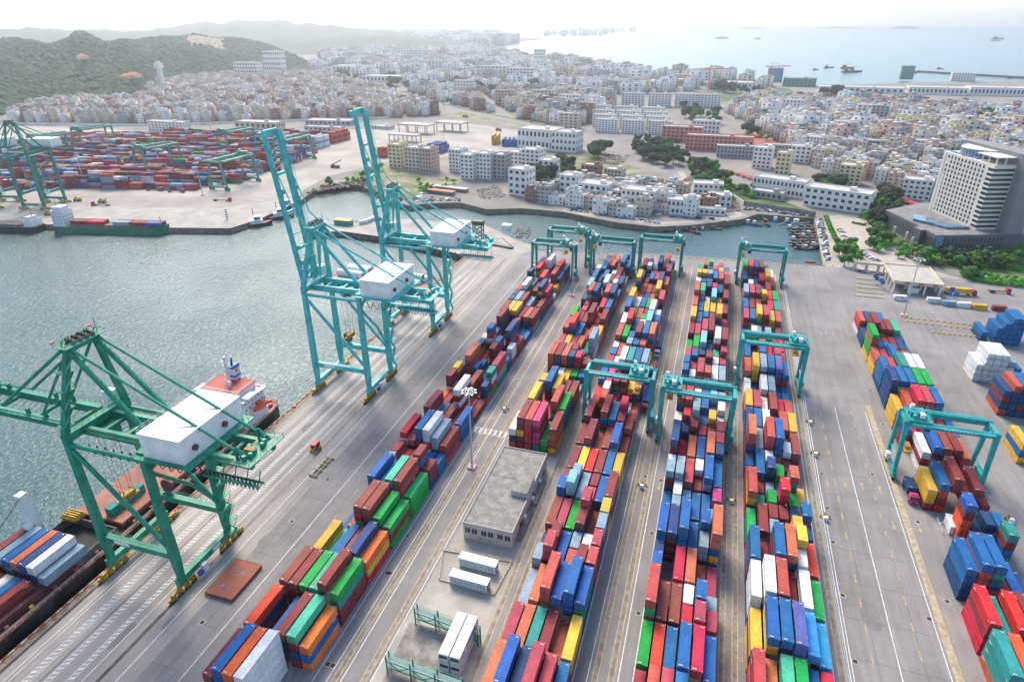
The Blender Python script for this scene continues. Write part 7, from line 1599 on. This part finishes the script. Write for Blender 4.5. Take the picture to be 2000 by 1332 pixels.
# temple roofs among the trees
for k, (px, py, w_) in enumerate([(262, 149, 26), (248, 151, 16), (162, 113, 14)]):
    d_ = 1650 if k < 2 else 1750; x, y, z = atdist(px, py, d_); g = MB(); z0 = max(z-3, 20); g.bx(-w_/2, -8, 0, w_/2, 8, 5, 0); g.add([(-w_/2-2, -10, 5), (w_/2+2, -10, 5), (w_/2+2, 10, 5), (-w_/2-2, 10, 5), (-w_/2+4, 0, 11), (w_/2-4, 0, 11)], [(0, 1, 5, 4), (2, 3, 4, 5), (1, 2, 5), (3, 0, 4), (3, 2, 1, 0)], 1)
    tag(g.build('temple_hall', [wallc, mat('temple_tile', (.55, .18, .05), .8)], None, (x, y, z0), 0), ['orange roofed temple hall on the wooded hillside, right one', 'orange roofed temple hall on the wooded hillside, left one', 'small orange roofed pavilion high on the left hill'][k], 'temple')
# far ridge fading into the air
def ridge(tab, dist, name, thick=900, base=70, amp=.18):
    V = []; n = 160; x0, x1 = tab[0][0], tab[-1][0]; rs = np.random.RandomState(int(dist))
    for i in range(n):
        px = x0+(x1-x0)*i/(n-1); hp = interp(tab, px); X, Y, Z = atdist(px, hp, dist); q = math.hypot(X, Y); ux, uy = X/q, Y/q; Z = max(Z, .5)*(1+amp*math.sin(i*.9)*.15+rs.uniform(-.03, .03))
        for (dd, zz) in ((-thick, -3), (-thick*.55, Z*.35), (-thick*.25, Z*.7), (0, Z), (thick*.5, Z*.5), (thick, -3)): V.append((X+ux*dd, Y+uy*dd, zz))
    F = [(i*6+j, (i+1)*6+j, (i+1)*6+j+1, i*6+j+1) for i in range(n-1) for j in range(5)]
    me = bpy.data.meshes.new(name); me.from_pydata(V, [], F); me.materials.append(mat('far_hill_green', (0.05, 0.075, 0.045), .95, scale=.004, var=.3)); [setattr(p, 'use_smooth', True) for p in me.polygons]; tag(obj(name, me), kind='structure')
ridge([(-300, 70), (-60, 62), (20, 58), (60, 54), (100, 57), (150, 60), (200, 59), (240, 62), (280, 60), (330, 54), (370, 47), (395, 43), (430, 46), (470, 40), (510, 42), (545, 39), (580, 46), (610, 46), (650, 51), (700, 57), (760, 60), (830, 67)], 4600, 'far_ridge')
ridge([(-300, 66), (0, 60), (40, 55), (80, 56), (130, 60), (180, 57), (240, 60), (300, 62)], 7000, 'farther_ridge')
ridge([(500, 97), (600, 80), (680, 71), (780, 71), (880, 80), (980, 96)], 3800, 'low_ridge', 500)
for k, (px, py, w_, hp_) in enumerate([(1410, 75, 28, 3), (1480, 76, 14, 1.6), (1770, 56, 60, 4.5), (1640, 55, 90, 2.2), (1470, 56, 60, 2.5), (1945, 79, 22, 1.5)]):
    n = 14; gp = G(px, py); dist = math.hypot(*gp); tab = [(px-w_/2+w_*i/(n-1), py-hp_*math.sin(math.pi*i/(n-1))**.8) for i in range(n)]; ridge(tab, dist, 'sea_islet', 50)
# breakwater and long jetty by the far harbour
g = MB(); pts = [G(1770, 145), G(1790, 138), G(2000, 150), (1200, 1750)]
for a, b in zip(pts, pts[1:]): g.bar((*a, -2.5), (*b, -2.5), 10, 5)
tag(g.build('breakwater', seawall), 'low grey breakwater across the far harbour', 'breakwater')
# haze: the air of the place
hb = MB(); hb.bx(-14000, -3500, -10.5, 14000, 14000, 265); hm = bpy.data.materials.new('haze'); hm.use_nodes = True; t = hm.node_tree; t.nodes.clear(); o_ = t.nodes.new('ShaderNodeOutputMaterial'); pv = t.nodes.new('ShaderNodeVolumePrincipled')
pv.inputs['Color'].default_value = (0.93, 0.95, 1.0, 1); pv.inputs['Density'].default_value = 0.00015; pv.inputs['Anisotropy'].default_value = 0.8; t.links.new(pv.outputs[0], o_.inputs['Volume'])
hz_ = hb.build('haze', hm); tag(hz_, 'pale summer haze over port and bay', 'haze', None, 'stuff'); hz_.display_type = 'WIRE'

# retaining walls near the basin
for (a, b, h, m_, lab) in [((1402, 368), (1452, 402), 3.5, wallw, 'long white wall between park and rubble plot'), ((1452, 402), (1592, 424), 4.0, concd, 'grey retaining wall behind the moored boats'), ((1614, 428), (1645, 505), 1.2, wallc, 'low pale wall beside the long hedge')]:
    A, B = G(*a), G(*b); g = MB(); d = (B[0]-A[0], B[1]-A[1]); g.bar((0, 0, h/2), (d[0], d[1], h/2), .5, h); tag(g.build('wall', m_, None, (*A, 0)), lab, 'wall')
# rubble and small quay clutter, too much to count
cl = Stuff(); rs = np.random.RandomState(3); bxv = np.array([(a, b, z) for z in (0, 1) for a, b in ((-.5, -.5), (.5, -.5), (.5, .5), (-.5, .5))], dtype=np.float32); bl_ = np.array([3, 2, 1, 0, 4, 5, 6, 7, 0, 1, 5, 4, 1, 2, 6, 5, 2, 3, 7, 6, 3, 0, 4, 7], dtype=np.int32); bs_ = np.arange(0, 24, 4, dtype=np.int32)
for poly, n, mi, smax in [([(1408, 400), (1440, 395), (1448, 412), (1415, 416)], 500, (0, 0, 1), 1.3), ([(1180, 300), (1230, 305), (1210, 325), (1170, 320)], 350, (0, 1), 1.5), ([(930, 372), (970, 362), (990, 385), (940, 390)], 400, (0, 0, 1), 1.2), ([(1270, 395), (1300, 398), (1296, 412), (1275, 410)], 300, (0, 1), 1.2), ([(1595, 430), (1606, 430), (1622, 505), (1614, 512)], 260, (0, 2, 3, 4, 5), 2.0), ([(1452, 410), (1585, 424), (1585, 418), (1455, 405)], 300, (2, 3, 4, 5, 0), 2.0), ([(620, 366), (700, 352), (735, 362), (745, 380), (700, 364), (600, 378)], 500, (0, 1), 2.2), ([(1100, 411), (1290, 439), (1290, 434), (1100, 406)], 160, (2, 3, 4, 5), 1.6), ([(760, 396), (900, 393), (900, 386), (770, 388)], 120, (0, 3, 4, 2), 2.0)]:
    W = [G(*p) for p in poly]; x0, x1 = min(p[0] for p in W), max(p[0] for p in W); y0, y1 = min(p[1] for p in W), max(p[1] for p in W); k = 0
    while k < n:
        p = (rs.uniform(x0, x1), rs.uniform(y0, y1)); 
        if not inpoly(p, W): k += .2; continue
        s = rs.uniform(.3, smax); cl.put(((bxv+rs.uniform(-.25, .25, (8, 3)).astype(np.float32))*np.array([s, s*rs.uniform(.5, 1.5), s*.6], dtype=np.float32), bl_, bs_), *p, 0.0, rs.uniform(0, 6.28), int(rs.choice(mi))); k += 1
o = cl.build('rubble', [mat('rubble_grey', (.36, .33, .30), .95), mat('rubble_brick', (.27, .16, .12), .95), blueh, dark, whitep, woodm]); tag(o, 'loose rubble and quay clutter around the basin', 'rubble', None, 'stuff')
# the containers asked for above: the 292 that show largest are things, the rest one mass
REQ.sort(key=lambda a: -a[0]); seen = set()
for i, q in enumerate(REQ):
    if i < 290: build_container(*q[1:])
    else: stuff.put(TS[q[2]] if q[0] > 0 else TS2[q[2]], q[3], q[4], q[5], q[8], CK.index(q[1]))
fo = stuff.build('container_stacks', [CM[c] for c in CK]); tag(fo, 'mass of smaller and farther stacked containers in both terminals', 'containers', None, 'stuff')
TREQ.sort(key=lambda a: a[0])
def me_arr(me, mi):
    v = np.empty(len(me.vertices)*3, dtype=np.float32); me.vertices.foreach_get('co', v); l = np.empty(len(me.loops), dtype=np.int32); me.loops.foreach_get('vertex_index', l); st = np.empty(len(me.polygons), dtype=np.int32); me.polygons.foreach_get('loop_start', st); return v.reshape(-1, 3), l, st
TA = [(me_arr(TP[k][0], 0), me_arr(TP[k][1], 0)) for k in range(6)]; ft = Stuff(); LM = [leafA, leafA, leafB, leafC, leafB, leafC]; lmi = [0, 0, 1, 2, 1, 2]
for i, (d, kind, x, y, lab, sc, rz) in enumerate(TREQ):
    if i < 292: build_tree(kind, x, y, lab, sc)
    else:
        k = 0 if kind == 'palm' else kind; ft.put(TA[k][0], x, y, 0, rz, lmi[k], (sc, sc, sc)); ft.put(TA[k][1], x, y, 0, rz, 3, (sc, sc, sc))
o = ft.build('far_trees', [leafA, leafB, leafC, barkm]); tag(o, 'farther trees scattered through the town and green strips', 'trees', None, 'stuff')

# slot numbers painted along the lane, power boxes and bollards in the lanes
for k in range(18):
    Y = 113.0-13.45*2+6.72*k+(0 if k % 2 == 0 else -1.1); o = trap_text(str(25+2*k), 1.5, ypaint, 'slot_number', None, .002); o.location = (19.75, Y, .03); o.rotation_euler = (0, 0, R_(90)); tag(o, kind='structure')
for k, (px, py, w_) in enumerate([(1253, 953, 'between the lanes of two middle blocks'), (1428, 982, 'in the lane beside the middle block'), (1612, 1016, 'lowest on the wide road kerb'), (1592, 890, 'middle one on the wide road kerb'), (1582, 828, 'topmost on the wide road kerb'), (985, 802, 'near the lamp mast lane'), (1340, 1180, 'x'), (1975, 1020, 'at the right picture edge')]):
    if w_ == 'x': continue
    X, Y = G(px, py); q = empty('power_box', (X, Y, 0)); tag(q, f'white and yellow power box {w_}', 'power box', 'power boxes'); g = MB(); g.box((0, 0, .7), (1.1, 1.0, 1.3)); g.build('cabinet', whitep, q)
    for (a, b) in ((-1.2, 1.2), (1.2, 1.3), (0, 2.4)): g = MB(); g.tube((a, b, 0), (a, b, 1.1), .18, 8); g.box((a, b, .25), (.7, .4, .3)); g.build('bollard', bogiey, q)
for k in range(9):
    Y = 372-31*k-8; X = -145.0; q = MB(); q.tube((0, 0, 0), (0, 0, .55), .3, 10); q.tube((0, 0, .55), (0, 0, .75), .48, 10); tag(q.build('mooring_bollard', redp, None, (X, Y, .03)), f'red mooring bollard on the berth edge, {ORD[k]} from the far end', 'bollard', 'mooring bollards')
for k, (px, py) in enumerate([(1605, 865), (1583, 805), (1590, 1005)]): pass
tb = MB()
for X, y0, y1 in ((43.0, 95, 330), (42.6, 95, 330)): tb.bar((X, y0, .12), (X, y1, .12), .14, .14)
tag(tb.build('cable_run', gal), 'thin grey cable run along the wide road kerb', 'cable')

for k, (px, py, cabm_, bx, lab) in enumerate([(300, 373, redc, 'b', 'red truck with blue load at the opposite yard front'), (342, 376, redc, 'w', 'red truck with white load at the opposite yard front'), (432, 393, redc, None, 'empty red truck under the opposite gantry'), (200, 402, redc, None, 'empty maroon truck on the opposite quay'), (90, 368, redc, 'm', 'maroon truck behind the left quay crane')]):
    x, y = G(px, py); truck(x, y, UA+R_(90) if k != 3 else UA-R_(90), cabm_, None, lab)
    if bx: stuff_pos = (x, y)
for k, (px, py) in enumerate([(152, 393), (200, 396), (96, 420)]):
    x, y = G(px, py); q = empty('yellow_loader', (x, y, 0), UA); tag(q, f'yellow wheeled loader on the opposite quay road, {ORD[k]} from the top', 'loader'); g = MB(); g.box((0, 0, 1.4), (6, 2.6, 1.3)); g.box((-1, 0, 2.7), (1.6, 1.8, 1.4)); g.bar((1, 0, 2), (5, 0, 3.6), .6); g.build('body', bogiey, q)
    for a in (-2, 2):
        for b in (-1.4, 1.4): g = MB(); g.tube((a, b-.3, .7), (a, b+.3, .7), .7, 12); g.build('wheel', dark, q)
x, y = G(655, 328); q = empty('reach_stacker', (x, y, 0), UA); tag(q, 'rust red reach stacker with raised boom behind the shore bank', 'reach stacker'); g = MB(); g.box((0, 0, 1.6), (9, 3.4, 1.8)); g.box((-2, 0, 3.2), (2, 2, 1.8)); g.build('body', deckr, q); g = MB(); g.bar((-3.5, 0, 2.8), (7.5, 0, 8), .9); g.build('boom', deckr, q)
for a in (-3, 3):
    for b in (-1.9, 1.9): g = MB(); g.tube((a, b-.3, .9), (a, b+.3, .9), .9, 12); g.build('wheel', dark, q)
